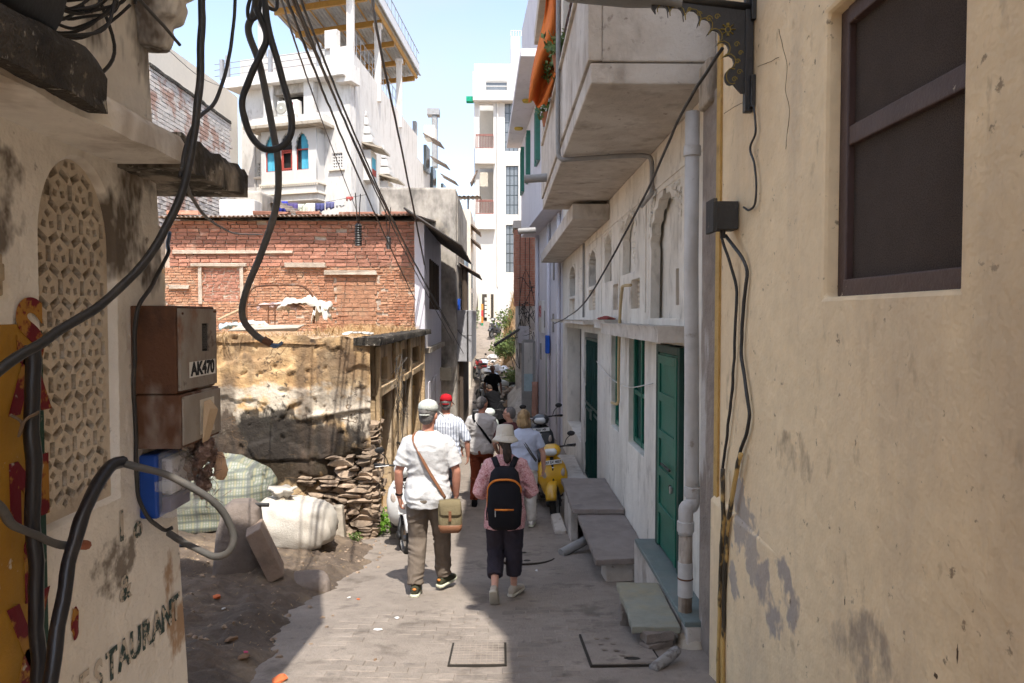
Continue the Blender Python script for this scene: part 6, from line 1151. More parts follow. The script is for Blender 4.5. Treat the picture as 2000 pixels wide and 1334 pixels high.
# brick pier with electrics at the far right, glazed kiosk frame, ramp
bp_ = inworld(thing('brick_pier', (.75, 25, 1), 'tall bare brick pier with tangled wires beyond the lavender house', 'pier'))
MB().box((.47, 25.03, 3.4), (1.3, 26.5, 6.1)).build('core', MORTAR, bp_); js = MB(); z = 3.4
while z < 6.05:
    x = .45-random.random()*.1
    while x < 1.3: w = random.uniform(.16, .24); js.box((max(x, .45)+.006, 24.99-random.uniform(0, .015), z), (min(x+w, 1.32)-.006, 25.06, z+.07), jit=.004); x += w
    y = 25.0
    while y < 26.4: w = random.uniform(.16, .24); js.box((.44, y+.006, z), (.5, y+w-.006, z+.07), jit=.004); y += w
    z += .083
tag(js.build('brick_mass', BRICK, bp_, fix=False), kind='stuff'); MB().box((.40, 24.9, 6.1), (1.35, 26.6, 6.35)).build('cap', CONCRETE, bp_); MB().box((.5, 25.05, -.3), (1.3, 26.4, 3.4)).build('rendered_base', CONCRETE, bp_)
b = MB()
for k in range(16):
    a = Vector((random.uniform(.5, 1.1), 24.9, random.uniform(1.8, 4.4))); b.tube(spline([a, a+Vector((random.gauss(0, .2), -.1, random.gauss(-.3, .4))), a+Vector((random.gauss(.1, .3), -.05, random.gauss(0, .5))), a+Vector((random.gauss(.2, .3), 0, random.gauss(-.5, .6)))], 4), .012, 4)
for x in (.62, .8, .95): b.tube([(x, 24.93, 1.2), (x+.02, 24.93, 6.0)], .012, 5)
tag(b.build('wire_tangle', CABLE, bp_, fix=False), kind='stuff'); MB().tube([(.7, 24.9, 2.65), (-.25, 24.3, 2.05)], .05, 6).build('bracket_arm', IRONB, bp_); MB().box((.55, 24.8, 2.1), (.95, 24.98, 2.7)).build('switch_box', GREYB, bp_, bevel=.02)
ks = inworld(thing('glazed_kiosk', (.8, 22.8, -.3), 'grey metal framed glass kiosk beside the ramp', 'kiosk')); KG = mat('kiosk_grey', (.25, .25, .245), bump=.03)
K0, K1 = (1021-980)/1400*22.8, (1043-980)/1400*22.8
for x in (K0, K1): MB().box((x-.04, 22.75, -.35), (x+.04, 22.85, 2.25)).build('post', KG, ks)
for z in (-.35, .55, 2.2): MB().box((K0, 22.76, z), (K1, 22.84, z+.1)).build('rail', KG, ks)
MB().box((K0+.04, 22.79, .65), (K1-.04, 22.81, 1.2)).build('pane', mat('pale_blue_pane', (.33, .43, .47), bump=0, rough=.2), ks); MB().box((K0+.04, 22.79, -.25), (K1-.04, 22.81, .55)).build('lower_panel', KG, ks); MB().box((K0+.04, 23.3, .6), (K1, 23.35, 2.2)).build('rear_panel', WHITE, ks)
cable('drain_pipe', [(.93, 20.0, 1.2), (.93, 20.0, .5), (.92, 20, -.3)], .09, mat('brown_pvc', (.3, .17, .13), bump=.03), 'short brown drain pipe standing by the lavender wall', cat='pipe')
# rubble bank with shrubs, plastic rubbish
bk = MB(); n = 46; vs = []
for j in range(40):
    for i in range(n):
        x = -.95+i/(n-1)*2.6; y = 25.8+j/39*11; e = -.55+.35*(y-26)*.1; t = max(0, min(1, (x+.55-.02*(y-26))/1.5)); h = (t*t*(3-2*t))*(2.5+.16*(y-26))*max(.06, min(1, (y-28.2)/4.5)); h += (.15 if t > 0 else 0)*mnoise.noise(Vector((x*2, y*1.4, 0)))+(.08 if t > 0 else 0)*mnoise.noise(Vector((x*6, y*5, 0)))
        vs.append((x, y, G(y)-.06+h))
bk.add(vs, [(j*n+i, j*n+i+1, (j+1)*n+i+1, (j+1)*n+i) for j in range(39) for i in range(n-1)]); tag(bk.build('earth_bank', EARTH, None, smooth=True, fix=False), kind='structure')
MB_r = MB()
for k in range(520):
    y = random.uniform(26, 33); x = random.uniform(-.75, .4)-.0; z = G(y)+max(0, (x+.55))*.55+random.uniform(-.03, .2); s = random.uniform(.04, .13); MB_r.blob((x, y, z), (s, s*.8, s*.6), seed=k, amp=.5, nu=6, nv=4)
tag(MB_r.build('rubble_heap', mat('pale_rubble', (.42, .34, .27), [((.6, .55, .5), 3, .5, .6, None, 2, .8), ((.4, .2, .12), 4, .56, .64, None, 5, .8)], bump=.3), None), 'heap of pale rubble at the foot of the far bank', 'rubble', kind='stuff')
for k in range(12):
    y = random.uniform(29, 33); x = random.uniform(-.8, .25); s = random.uniform(.12, .26); o = MB().blob((0, 0, 0), (s, s, s*.6), seed=k+9, amp=.6, nu=9, nv=6).build('plastic_bag', mat('bag_white', (.72, .74, .78), bump=.3, rough=.4) if k % 3 else mat('bag_blue', (.5, .58, .72), bump=.3, rough=.4), None); o.location = (x, y, G(y)+max(0, (x+.55))*.7+.3); tag(o, 'white plastic rubbish bag on the far rubble' if k % 3 else 'pale blue plastic rubbish bag on the far rubble', 'bag', 'rubbish bags on the rubble')
for k, (x, y, z, r, lab) in enumerate([(.15, 30.5, 1.75, .62, 'dense round green shrub on the far bank'), (.45, 26.8, .75, .5, 'big leaved green plant low on the far bank near the kiosk'), (.3, 33.0, 2.9, .65, 'loose grey green shrub high on the far bank'), (.72, 29, 2.1, .6, 'straggly shrub beside the brick pier on the far bank')]):
    t = thing('shrub', (x, y, z-.5), lab, 'shrub'); leaves((0, 0, .5), (r, r*.9, r*.85), 1300 if k == 0 else 600, .12, [LEAF, LEAF2, LEAF2, LEAF2][k] if k else LEAF2, 'foliage', t, 40+k)
    for q in range(4): MB().tube([(0, 0, 0), (random.gauss(0, .2), random.gauss(0, .2), .7)], .015, 5).build('branch', WOODD, t)
b = MB()
for k in range(1500):
    x = random.uniform(.1, 1.3); y = random.uniform(30.5, 36); t = max(0, min(1, (x+.55-.02*(y-26))/1.5)); z = G(y)-.06+(t*t*(3-2*t))*(2.5+.16*(y-26))*max(.06, min(1, (y-28.2)/4.5)); h = random.uniform(.15, .45); a = Vector((x, y, z)); e = a+Vector((random.gauss(0, .15), random.gauss(-.1, .15), h)); b.add([a+Vector((.012, 0, 0)), a-Vector((.012, 0, 0)), e], [(0, 1, 2)])
tag(b.build('bank_dry_grass', STRAW, None, fix=False), 'dry grass covering the far earth bank', 'grass', kind='stuff')
tag(MB().box((.42, 23.0, -.4), (1.0, 25.8, -.1)).add([(.2, 22.9, -.35), (1.1, 22.9, -.35), (1.1, 25.8, -.3), (.2, 25.8, -.3), (.2, 22.9, -.3), (1.1, 22.9, .1), (1.1, 25.8, 1.3), (.2, 25.8, .2)], [(0, 3, 2, 1), (4, 5, 6, 7), (0, 1, 5, 4), (1, 2, 6, 5), (2, 3, 7, 6), (3, 0, 4, 7)]).build('cement_ramp', CONCRETE, None), 'grey cement ramp sloping up beside the kiosk', 'ramp')
tag(MB().box((-.45, 34.3, G(34)-.3), (.15, 35.2, G(35)+.55), jit=.03).build('step_block', CONCRETE, None, bevel=.03), 'pale masonry step at the top of the rubble', 'step')
# clutter at the foot of the white block
ge = inworld(thing('gateway', (-1.2, 44.5, 2.8), 'dark open gateway under the white block at the top of the street', 'gateway'))
MB().box((xx(938), 44.7, 2.2), (xx(968), 44.95, zz(575))).build('dark_opening', mat('gate_shadow', (.07, .06, .05), bump=0), ge)
for px in (938, 955, 968): MB().box((xx(px)-.12, 44.5, 2.2), (xx(px)+.12, 44.9, zz(572))).build('gate_post', CREAM, ge)
for k in range(5): MB().box((xx(947), 44.55, 3.0+k*.26), (xx(954), 44.6, 3.2+k*.26)).build('gate_panel', WHITE2, ge)
bn_ = inworld(thing('barrier_post', (-1.2, 43, 2.6), 'red, orange and green painted post before the far gateway', 'post'))
for k, c_ in enumerate(((.02, .2, .1), (.6, .2, .04), (.5, .05, .05), (.6, .25, .05))): MB().box((xx(940)*.96, 43, 2.3+k*.38), (xx(944)*.96, 43.2, 2.3+k*.38+.37)).build('band', mat('band%d' % k, c_, bump=0), bn_)
sb = inworld(thing('far_shrub', (-1.9, 42, 2.4), 'pale dusty shrub beside the far gateway', 'shrub')); o_ = leaves((-1.75, 42, 3.1), (.45, .4, .8), 500, .16, mat('dusty_leaf', (.3, .34, .22), bump=0, fine=.2), 'foliage', sb, 77); MB().tube([(-1.75, 42, 2.2), (-1.72, 42, 3)], .04, 6).build('trunk', WOODD, sb)
# overhead wires and the hanging cable loop
OW = lambda pts, r, lab, m=CABLE: cable('overhead_wire', pts, r, m, lab, 8, 'overhead wires')
lp = [atY(505, -60, 3.6), atY(497, 20, 3.6), atY(485, 60, 3.6), atY(508, 130, 3.6), atY(532, 250, 3.6), atY(543, 320, 3.6), atY(540, 400, 3.62), atY(512, 490, 3.65), atY(480, 570, 3.7), atY(474, 620, 3.75), atY(500, 655, 3.8), atY(530, 672, 3.8)]
lpt = inworld(thing('hanging_cable', lp[0], 'thick grey black cable hanging down across the brick wall with a frayed end', 'cable')); MB().tube(spline(lp, 8), .0175, 10).build('sheath', CABLEG, lpt, smooth=True)
MB().tube(spline([lp[-1], atY(545, 674, 3.8), atY(551, 668, 3.8), atY(538, 678, 3.8), atY(528, 674, 3.8)], 4), .007, 6).build('bare_strand', mat('blue_steel', (.12, .17, .26), bump=0, rough=.4), lpt, smooth=True); MB().tube([lp[-2].lerp(lp[-1], .5), lp[-1]], .02, 8).build('rusty_ferrule', RUST, lpt)
cable('cable_loop', [atY(500, 15, 3.5), atY(520, 70, 3.5), atY(508, 110, 3.5), atY(475, 190, 3.5), atY(482, 250, 3.5), atY(515, 290, 3.5), atY(555, 280, 3.5), atY(570, 235, 3.5), atY(550, 150, 3.5), atY(525, 60, 3.5), atY(517, 10, 3.5), atY(505, -50, 3.5)], .0165, CABLE, 'pear shaped loop of thick black cable hanging from above', 10)
cable('cable_loop', [atY(508, -40, 3.5), atY(485, 10, 3.5), atY(487, 38, 3.5), atY(505, 30, 3.5), atY(512, -5, 3.5), atY(520, 12, 3.55), atY(540, 15, 3.6), atY(535, -40, 3.6)], .009, CABLE, 'small tangle of black cable at the very top of the picture', 8)
OW([atY(722, -60, 5), atY(740, 80, 8), atY(790, 320, 12), atY(838, 560, 17), atY(862, 660, 20.5)], .016, 'single thick overhead wire crossing the side of the white house')
for k, (a, e, r) in enumerate([((545, -40), (862, 690), .011), ((556, -40), (880, 640), .012), ((562, -40), (885, 668), .009), ((572, -40), (905, 690), .010), ((540, -30), (700, 420), .008)]):
    pts = []
    for t in np.linspace(0, 1, 9): pts.append(atY(a[0]+(e[0]-a[0])*t, a[1]+(e[1]-a[1])*t+(46+8*k)*sin(pi*t)*(.6 if k < 4 else .2), 4.2*(20.5/4.2)**t if k < 4 else 4.2*(18/4.2)**t))
    OW(pts, r, ['lowest', 'middle', 'second thin', 'uppermost', 'shortest'][k]+' wire of the bundle fanning down past the brick house')
OW([atY(875, 612, 20.6), atY(900, 652, 20.7), atY(922, 655, 20.6)], .008, 'short wire sagging across the grey balcony face'); OW([atY(930, 505, 40), atY(870, 590, 30), atY(842, 620, 21)], .01, 'far thin wire running towards the white block')
OW([atY(440, 172, 16), atY(390, 150, 14), atY(320, 90, 12)], .006, 'thin wire sagging in front of the cream wall', CABLEG)
for k, (px, py0, py1, Y) in enumerate([(698, 437, 480, 9.5), (757, 463, 486, 12.5)]):
    p, q = atY(px, py0, Y), atY(px+2, py1, Y); t = inworld(thing('cable_weight', q, ['larger ribbed black cable joint hanging before the brick wall', 'smaller black cable joint hanging at right before the brick wall'][k], 'cable joint'))
    L_ = (p-q).length; M = frame(q, (1, .0, 0), (p-q)); pr = []
    for i in range(9): pr += [(.05-.0*i, i/9), (.042, (i+.5)/9)]
    m = MB(); m.lathe([(0, 0)]+[(r_*(1 if k == 0 else .85), z_*L_) for r_, z_ in pr]+[(.03, L_), (0, L_)], 12, Matrix.Translation(q)); m.build('joint_body', CABLE, t, auto=40); MB().tube([p, atY(px-4, py0-60, Y-.3)], .007, 5).build('hanger', CABLE, t); MB().tube([p+Vector((.02, 0, 0)), atY(px+6, py0-58, Y-.3)], .007, 5).build('hanger', CABLE, t)
# ================================================================== people
SKIN = mat('sunburnt_skin', (.50, .24, .165), [((.42, .17, .115), 14, .45, .7, None, 2, .6)], rough=.55, bump=.04, bscale=120, coords='obj', fine=.08)
SKIN2 = mat('fair_skin', (.55, .31, .23), [((.46, .2, .14), 14, .45, .7, None, 2, .5)], rough=.55, bump=.03, bscale=120, coords='obj', fine=.06)
SKIND = mat('brown_skin', (.13, .065, .042), rough=.5, bump=.03, bscale=120, coords='obj')
def fabric(name, c, c2=None, bump=.12, rough=.9, s=5, bs=26): return mat(name, c, [((c2 or tuple(k*.8 for k in c)), s, .42, .7, None, 2, .6)], rough=rough, spec=.15, bump=bump, bscale=bs, coords='obj', fine=.05)
def hand(b, w, d, n, s, sc=1.0, curl=.5):
    """palm + five fingers: wrist w, finger direction d, palm normal n, thumb side s"""
    d, n, s = Vector(d).normalized(), Vector(n).normalized(), Vector(s).normalized()
    R = []
    for t, wd, th in ((-.02, .026, .02), (.02, .034, .019), (.06, .041, .017), (.09, .039, .014)):
        R.append([Vector(w)+d*t*sc+s*wd*sc*cos(a)+n*th*sc*sin(a) for a in np.linspace(0, 2*pi, 13)[:-1]])
    b.rings(R)
    for k, (o, l) in enumerate(((.030, .066), (.010, .077), (-.011, .071), (-.031, .055))):
        p = Vector(w)+d*.082*sc+s*o*sc; dd = d+s*o*3.2; pts = [p-d*.02]; q = p
        for j in range(3):
            a = curl*(j+.6)*(1+.12*k); q = q+(dd*cos(a)+n*sin(a)).normalized()*l/3*1.15*sc; pts.append(q)
        b.tube(pts, [.0095*sc, .0092*sc, .0085*sc, .0068*sc], 8)
    p = Vector(w)+d*.025*sc+s*.03*sc; b.tube([p-s*.012*sc, p+(s*.55+d*.7)*.035*sc+n*.006, p+(s*.6+d*1.5)*.042*sc+n*.016, p+(s*.55+d*2.2)*.042*sc+n*.028], [.014*sc, .0125*sc, .011*sc, .008*sc], 8)
def person(label, loc, yaw, H, spec):
    S_ = H/1.75; g = spec.get('girth', 1.0); t = thing('person', loc, label, 'person', rz=yaw); vox = spec.get('vox', .009)
    lean = spec.get('lean', .04); LM = Matrix.Translation((0, 0, .93)) @ Matrix.Rotation(-lean, 4, 'X') @ Matrix.Translation((0, 0, -.93))
    up = lambda p: (LM @ Vector(p))*S_
    hy, hp = spec.get('head', (0, 0)); HM = LM @ Matrix.Translation((0, 0, 1.50)) @ Matrix.Rotation(hy, 4, 'Z') @ Matrix.Rotation(hp, 4, 'X') @ Matrix.Translation((0, 0, -1.50)); SM = Matrix.Scale(S_, 4)
    leg = spec['legs']; arm = spec['arms']                       # ((knee, ankle, toe_dir, pitch) left, right), ((elbow, wrist) left, right)
    TOR = [(.80, 0, 0, .15, .11), (.90, 0, -.005, .172, .125), (1.0, 0, 0, .165, .118), (1.10, 0, .01, .16, .112), (1.22, 0, .005, .172, .118), (1.33, 0, -.005, .185, .118), (1.40, 0, -.01, .178, .098), (1.455, 0, -.005, .115, .072), (1.49, 0, 0, .062, .06)]
    def torso(b, inf=0, z0=.8, gg=1, flare=0):
        se = [(z, cx, cy, rx*gg+inf+flare*max(0, 1.1-z), ry*gg+inf+flare*max(0, 1.1-z)) for z, cx, cy, rx, ry in TOR if z > z0]
        f = TOR[0]; r0 = np.interp(z0, [q[0] for q in TOR], [q[3] for q in TOR]); r1 = np.interp(z0, [q[0] for q in TOR], [q[4] for q in TOR])
        se = [(z0, 0, 0, r0*gg+inf+flare*max(0, 1.1-z0), r1*gg+inf+flare*max(0, 1.1-z0))]+se; b.loft(se, 22, 2.3, SM @ LM)
    # ---- body: one continuous surface
    b = MB(); torso(b, -.012, .82)
    b.tube([up((0, -.005, 1.42)), up((0, .008, 1.50)), HM @ Vector((0, .02, 1.57))*S_], [.062*S_, .055*S_, .056*S_], 12)
    hd = SM @ HM
    b.blob((0, .015, 1.648), (.077, .098, .103), 0, 0, 16, 12, hd); b.blob((0, .052, 1.585), (.055, .062, .066), 0, 0, 12, 9, hd); b.blob((0, .06, 1.62), (.062, .05, .06), 0, 0, 12, 9, hd)
    b.blob((0, .118, 1.618), (.014, .022, .02), 0, 0, 8, 6, hd); b.tube([hd @ Vector((0, .105, 1.655)), hd @ Vector((0, .128, 1.62))], [.008*S_, .012*S_], 8)
    b.tube([hd @ Vector((-.022, .108, 1.578)), hd @ Vector((0, .115, 1.58)), hd @ Vector((.022, .108, 1.578))], .008*S_, 8)
    for sx in (-1, 1): b.blob((sx*.08, .005, 1.63), (.012, .024, .034), 0, 0, 8, 6, hd); b.blob((sx*.032, .10, 1.66), (.02, .012, .008), 0, 0, 8, 6, hd)
    for i, sx in enumerate((-1, 1)):
        e, w = arm[i]; sh = up((sx*.17*g**.5, -.01, 1.395)); e, w = Vector(e)*S_, Vector(w)*S_
        b.tube([sh, sh.lerp(e, .5), e, e.lerp(w, .35), w], [.052*S_, .046*S_, .040*S_, .041*S_, .027*S_], 12)
        dd = (w-e).normalized(); nn = Vector((-sx, .15, 0)); nn = (nn-dd*nn.dot(dd)).normalized(); th = Vector((0, 1, .1)); th = (th-dd*th.dot(dd)-nn*th.dot(nn)).normalized(); hand(b, w, dd+nn*.1, nn, th, S_*.98, spec.get('curl', .42))
        kn, an, toe, pit = leg[i]; kn, an = Vector(kn)*S_, Vector(an)*S_; hp_ = Vector((sx*.085, 0, .90))*S_
        b.tube([hp_, hp_.lerp(kn, .5), kn, kn.lerp(an, .35), an, an-Vector((0, 0, .02))], [.08*S_, .066*S_, .05*S_, .052*S_, .033*S_, .033*S_], 12)
        td = Vector(toe).normalized(); FM = frame(an, td.cross(Vector((0, 0, 1))) if abs(td.z) < .95 else Vector((1, 0, 0)), td)   # x right, y toe, z up
        b.loft([(-.05, 0, -.035, .03, .03), (.05, 0, -.045, .036, .028), (.15, 0, -.06, .04, .018), (.19, 0, -.065, .025, .012)], 10, 2, FM @ Matrix.Scale(S_, 4), axis='y')
        # shoe
        if spec.get('shoe'):
            c = MB(); k = spec.get('shoe_s', 1.); c.loft([(-.078, 0, -.05, .026, .022), (-.06, 0, -.04, .038, .042), (-.01, 0, -.035, .042, .05), (.05, 0, -.045, .045, .042), (.11, 0, -.055, .05, .03), (.17, 0, -.06, .045, .024), (.2, 0, -.065, .02, .014)], 14, 2.4, FM @ Matrix.Scale(S_*k, 4), axis='y'); sh_ = link('shoe', remesh(c, .006, 2), spec['shoe'], t)
            c = MB(); c.loft([(-.088, 0, -.085, .02, .014), (-.07, 0, -.085, .042, .016), (.0, 0, -.085, .043, .015), (.1, 0, -.085, .053, .014), (.18, 0, -.082, .045, .014), (.212, 0, -.078, .02, .012)], 14, 3.5, FM @ Matrix.Scale(S_*k, 4), axis='y'); c.build('sole', spec['sole'], sh_, smooth=True)
            if spec.get('heel'): c = MB(); c.blob((0, -.078, -.025), (.018, .012, .012), 1, .2, 8, 5, FM @ Matrix.Scale(S_*k, 4)); c.build('heel_tab', spec['heel'], sh_, smooth=True)
    link('body', remesh(b, vox, 2), spec['skin'], t)
    # ---- trousers
    tz = spec.get('trouser_end', .09); b = MB(); b.loft([(.80, 0, 0, .15*g+.01, .112*g+.012), (.87, 0, -.008, .172*g+.012, .13*g+.012), (.96, 0, -.003, .168*g+.012, .122*g+.012), (1.03, 0, 0, .158*g+.012, .115*g+.012)], 20, 2.2, SM)
    tw = spec.get('leg_w', 1.0)
    for i, sx in enumerate((-1, 1)):
        kn, an, toe, pit = leg[i]; kn, an = Vector(kn)*S_, Vector(an)*S_; hp_ = Vector((sx*.088*g, -.005, .88))*S_; f_ = 1-tz/.5; en = kn+(an-kn)*min(1.0, (1-(tz-.09)/.42)); en2 = en
        b.tube([hp_, hp_.lerp(kn, .45), kn, kn.lerp(en2, .5), en2], [.095*S_*g, .083*S_*tw*g**.5, .07*S_*tw, .066*S_*tw, .06*S_*tw], 14)
    def fold(v, n): 
        z = v.z/S_; k = 1.0*math.exp(-((z-.46)/.16)**2)+1.2*math.exp(-((z-.14)/.12)**2)+.7*math.exp(-((z-.8)/.12)**2)+.3
        return .009*k*(.55-abs(mnoise.noise(Vector((v.x*4, v.y*4, v.z*15+2.5*mnoise.noise(v*5)))))*2.2)+.004*mnoise.noise(v*18)
    link('trousers', remesh(b, vox, 2, fold), spec['trousers'], t)
    # ---- shirt
    b = MB(); hem = spec.get('hem', .85); torso(b, .018, hem, g, spec.get('flare', .02))
    sl = spec.get('sleeve', .55); sw = spec.get('sleeve_w', 1.2)
    for i, sx in enumerate((-1, 1)):
        e, w = arm[i]; sh = up((sx*.165*g**.5, -.01, 1.395)); e, w = Vector(e)*S_, Vector(w)*S_
        if sl <= 1: en = sh.lerp(e, sl); b.tube([sh-Vector((sx*.03*S_, 0, -.01)), sh, sh.lerp(en, .5), en], [.06*S_, .066*S_, .060*sw*S_, .058*sw*S_], 14)
        else: en = e.lerp(w, sl-1); b.tube([sh-Vector((sx*.03*S_, 0, -.01)), sh, sh.lerp(e, .5), e, e.lerp(en, .5), en], [.06*S_, .065*S_, .055*sw*S_, .049*sw*S_, .045*sw*S_, .040*sw*S_], 14)
    def fold2(v, n):
        z = v.z/S_; return .0105*((.5-abs(mnoise.noise(Vector((v.x*5+v.z*4, v.y*5, v.z*8+2*mnoise.noise(v*4)))))*2.2)*(1.1 if z < 1.25 else .6))+.004*mnoise.noise(Vector((v.x*16, v.y*16, v.z*22)))+(.006*sin(v.x*40+5*mnoise.noise(v*4))*max(0, 1-(z-hem)/.2) if z < hem+.2 else 0)
    shirt = link('shirt', remesh(b, vox, 2, fold2), spec['shirt'], t)
    t['_S'] = S_; t['_g'] = g
    # ---- hair / hats
    h = spec.get('hair')
    if h:
        b = MB()
        if h[0] == 'short':
            b.blob((0, -.008, 1.667), (.082, .098, .094), 3, .04, 16, 12, hd); b.blob((0, -.045, 1.62), (.070, .058, .07), 2, .04, 14, 10, hd); dp = lambda v, n: .002*mnoise.noise(v*90)
        elif h[0] == 'bob':
            b.blob((0, -.01, 1.665), (.093, .108, .102), 3, .05, 16, 12, hd); b.blob((0, -.035, 1.575), (.10, .09, .10), 5, .08, 16, 12, hd); b.blob((-.06, .02, 1.56), (.035, .06, .085), 5, .1, 10, 8, hd); b.blob((.06, .02, 1.56), (.035, .06, .085), 5, .1, 10, 8, hd)
            dp = lambda v, n: .006*mnoise.noise(Vector((v.x*48, v.y*48, v.z*7)))+.003*mnoise.noise(Vector((v.x*110, v.y*110, v.z*9)))
        else:
            b.blob((0, -.012, 1.655), (.084, .10, .096), 3, .04, 16, 12, hd); b.blob((0, -.07, 1.59), (.055, .045, .06), 2, .05, 12, 9, hd); b.tube([hd @ Vector(p) for p in ((0, -.085, 1.60), (.005, -.13, 1.575), (.012, -.14, 1.50), (.015, -.125, 1.43), (.012, -.115, 1.40))], [.03, .036, .042, .034, .014], 12)
            dp = lambda v, n: .005*mnoise.noise(Vector((v.x*55, v.y*55, v.z*9)))
        link('hair', remesh(b, .006, 1, dp), h[1], t)
    for q in spec.get('hat', ()):
        kind, m1 = q
        if kind == 'cap':
            b = MB(); n = 24; R = []
            for z, r in ((.0, 1.0), (.03, 1.02), (.06, .97), (.085, .82), (.1, .58), (.108, .3), (.11, .05)):
                R.append([hd @ Vector((.088*r*cos(a), .005+.108*r*sin(a), 1.672+z-(.012 if r > .95 else 0)*sin(a))) for a in np.linspace(0, 2*pi, n+1)[:-1]])
            b.rings(R); c = b.build('cap', m1, t, smooth=True); b = MB()
            R = [[hd @ Vector((.088*k*cos(a)*1.0, .02+(.108*k+(.05 if k > 1 else 0))*sin(a), 1.672-.02*(k-1)*5*abs(cos(a))-(.012 if k > 1 else 0)+dz)) for a in np.linspace(.35, pi-.35, 14)] for dz, ks in ((0, (.9, 1.15, 1.45)), (-.006, (1.45, 1.15, .9))) for k in ks]
            b.rings(R, caps=False, closed=False); b.build('brim', m1, c, smooth=True)
            b = MB(); b.lathe([(0, 0), (.008, .0), (.008, .006), (0, .008)], 8, hd @ Matrix.Translation((0, .005, 1.782))); b.build('button', m1, c)
            b = MB().blob((0, -.100, 1.668), (.036, .018, .024), 0, 0, 12, 8, hd); b.build('rear_opening', h[1] if h else spec['skin'], c, smooth=True)
            b = MB().tube([hd @ Vector((.05*cos(a)*1.0, -.062-.055*abs(sin(a)), 1.645)) for a in np.linspace(pi+.4, 2*pi-.4, 8)], .007*S_, 6, flat=1); b.build('rear_strap', m1, c, smooth=True)
        else:
            b = MB(); n = 36; R = []
            for z, r in ((-.058, 1.48), (-.053, 1.52), (-.032, 1.36), (-.005, 1.17), (.005, 1.08), (.03, 1.05), (.07, 1.0), (.105, .93), (.12, .8), (.125, .5), (.127, .1)):
                R.append([hd @ Vector((.092*r*cos(a), .0+.108*r*sin(a), 1.675+z+(.012*sin(2*a+1) if r > 1.3 else 0)+.004*mnoise.noise(Vector((a*3, z*30, 1))))) for a in np.linspace(0, 2*pi, n+1)[:-1]])
            b.rings(R, caps=True); c = b.build('sun_hat', m1, t, smooth=True)
            b = MB(); b.rings([[hd @ Vector((.0925*r*cos(a), .1085*r*sin(a), 1.675+z)) for a in np.linspace(0, 2*pi, n+1)[:-1]] for z, r in ((.004, 1.085), (.008, 1.095), (.012, 1.085))], caps=False); b.build('hat_seam', m1, c, smooth=True)
    return t, up, S_, hd
def strap(t, pts, w, m, name='strap', thick=.35): return MB().tube(spline(pts, 5), w, 8, flat=thick, up=(0, 1, 0)).build(name, m, t, smooth=True)
G_ = lambda x, y: lane_z(x, y)
WH = fabric('white_polo', (.56, .56, .565), (.5, .5, .51)); TR = fabric('taupe_trousers', (.165, .132, .105), (.125, .10, .08), bump=.1); CAPW = fabric('pale_cap', (.52, .54, .50), (.44, .46, .42))
SHOE = fabric('olive_shoe', (.06, .06, .035), (.03, .03, .025)); SOLE = mat('pale_rubber', (.55, .55, .42), bump=.05); ORG = mat('orange_tab', (.6, .2, .05), bump=0); LEA = mat('brown_leather', (.21, .095, .05), [((.13, .055, .03), 8, .5, .7, None, 2, .6)], rough=.5, bump=.05, coords='obj')
OLI = fabric('olive_canvas', (.19, .155, .09), (.15, .12, .07)); GREYH = mat('grey_hair', (.12, .11, .105), [((.2, .19, .18), 40, .5, .65, None, 2, .7)], bump=.1, coords='obj'); DKH = mat('dark_hair', (.035, .025, .02), [((.07, .05, .04), 30, .5, .65, None, 2, .7)], bump=.15, coords='obj')
BLH = mat('blond_hair', (.33, .22, .105), [((.16, .10, .055), 22, .45, .6, (1, 1, .12), 2, .8), ((.5, .38, .22), 30, .56, .68, (1, 1, .12), 4, .7)], bump=.2, coords='obj', rough=.5); BLK = mat('black_cloth', (.0065, .0065, .0075), rough=.95, spec=.08, bump=.1, bscale=26, coords='obj')
# man in white polo
x, y = -.70, 6.75
t, up, s, hd = person('man in white polo, pale cap and taupe trousers with an olive shoulder bag', (x, y, G_(x, y)+.01), .02, 1.80, dict(girth=1.08, skin=SKIN, vox=.008, shirt=WH, trousers=TR, hem=.80, sleeve=.8, sleeve_w=1.25, leg_w=1.2, shoe=SHOE, sole=SOLE, heel=ORG, hair=('short', GREYH), hat=[('cap', CAPW)], head=(-.30, -.02), lean=.03, flare=.06,
    legs=(((-.10, .04, .50), (-.11, -.10, .105), (.0, 1, -.12), 0), ((.12, .10, .50), (.13, .14, .105), (.55, 1, 0), 0)), arms=(((-.265, -.02, 1.12), (-.27, .06, .87)), ((.262, .0, 1.12), (.255, .07, .87)))))
strap(t, [up((-.10, .02, 1.475)), up((-.125, -.085, 1.43)), up((-.06, -.145, 1.30)), up((.02, -.152, 1.15)), up((.11, -.145, 1.0)), up((.165, -.12, .90))], .020, LEA); strap(t, [up((-.10, .02, 1.475)), up((-.06, .12, 1.36)), up((.08, .16, 1.15)), up((.22, .05, .92))], .020, LEA)
bag = MB().loft([(.60, .21, -.12, .085, .05), (.63, .21, -.12, .105, .062), (.72, .21, -.12, .11, .065), (.85, .205, -.115, .105, .055), (.885, .2, -.11, .095, .04)], 18, 4, Matrix.Scale(s, 4)).build('shoulder_bag', OLI, t, smooth=True)
MB().loft([(.595, .21, -.12, .088, .053), (.63, .21, -.12, .108, .066), (.665, .21, -.12, .1095, .067), (.67, .21, -.12, .104, .06)], 18, 4, Matrix.Scale(s, 4)).build('leather_base', LEA, bag, smooth=True); MB().loft([(.755, .215, -.155, .085, .04), (.77, .215, -.15, .1, .045), (.85, .21, -.145, .1, .04), (.89, .205, -.13, .095, .035)], 18, 5, Matrix.Scale(s, 4)).build('flap', OLI, bag, smooth=True)
MB().box((.20, -.203, .71), (.225, -.194, .80), Matrix.Scale(s, 4)).build('buckle_strap', LEA, bag)
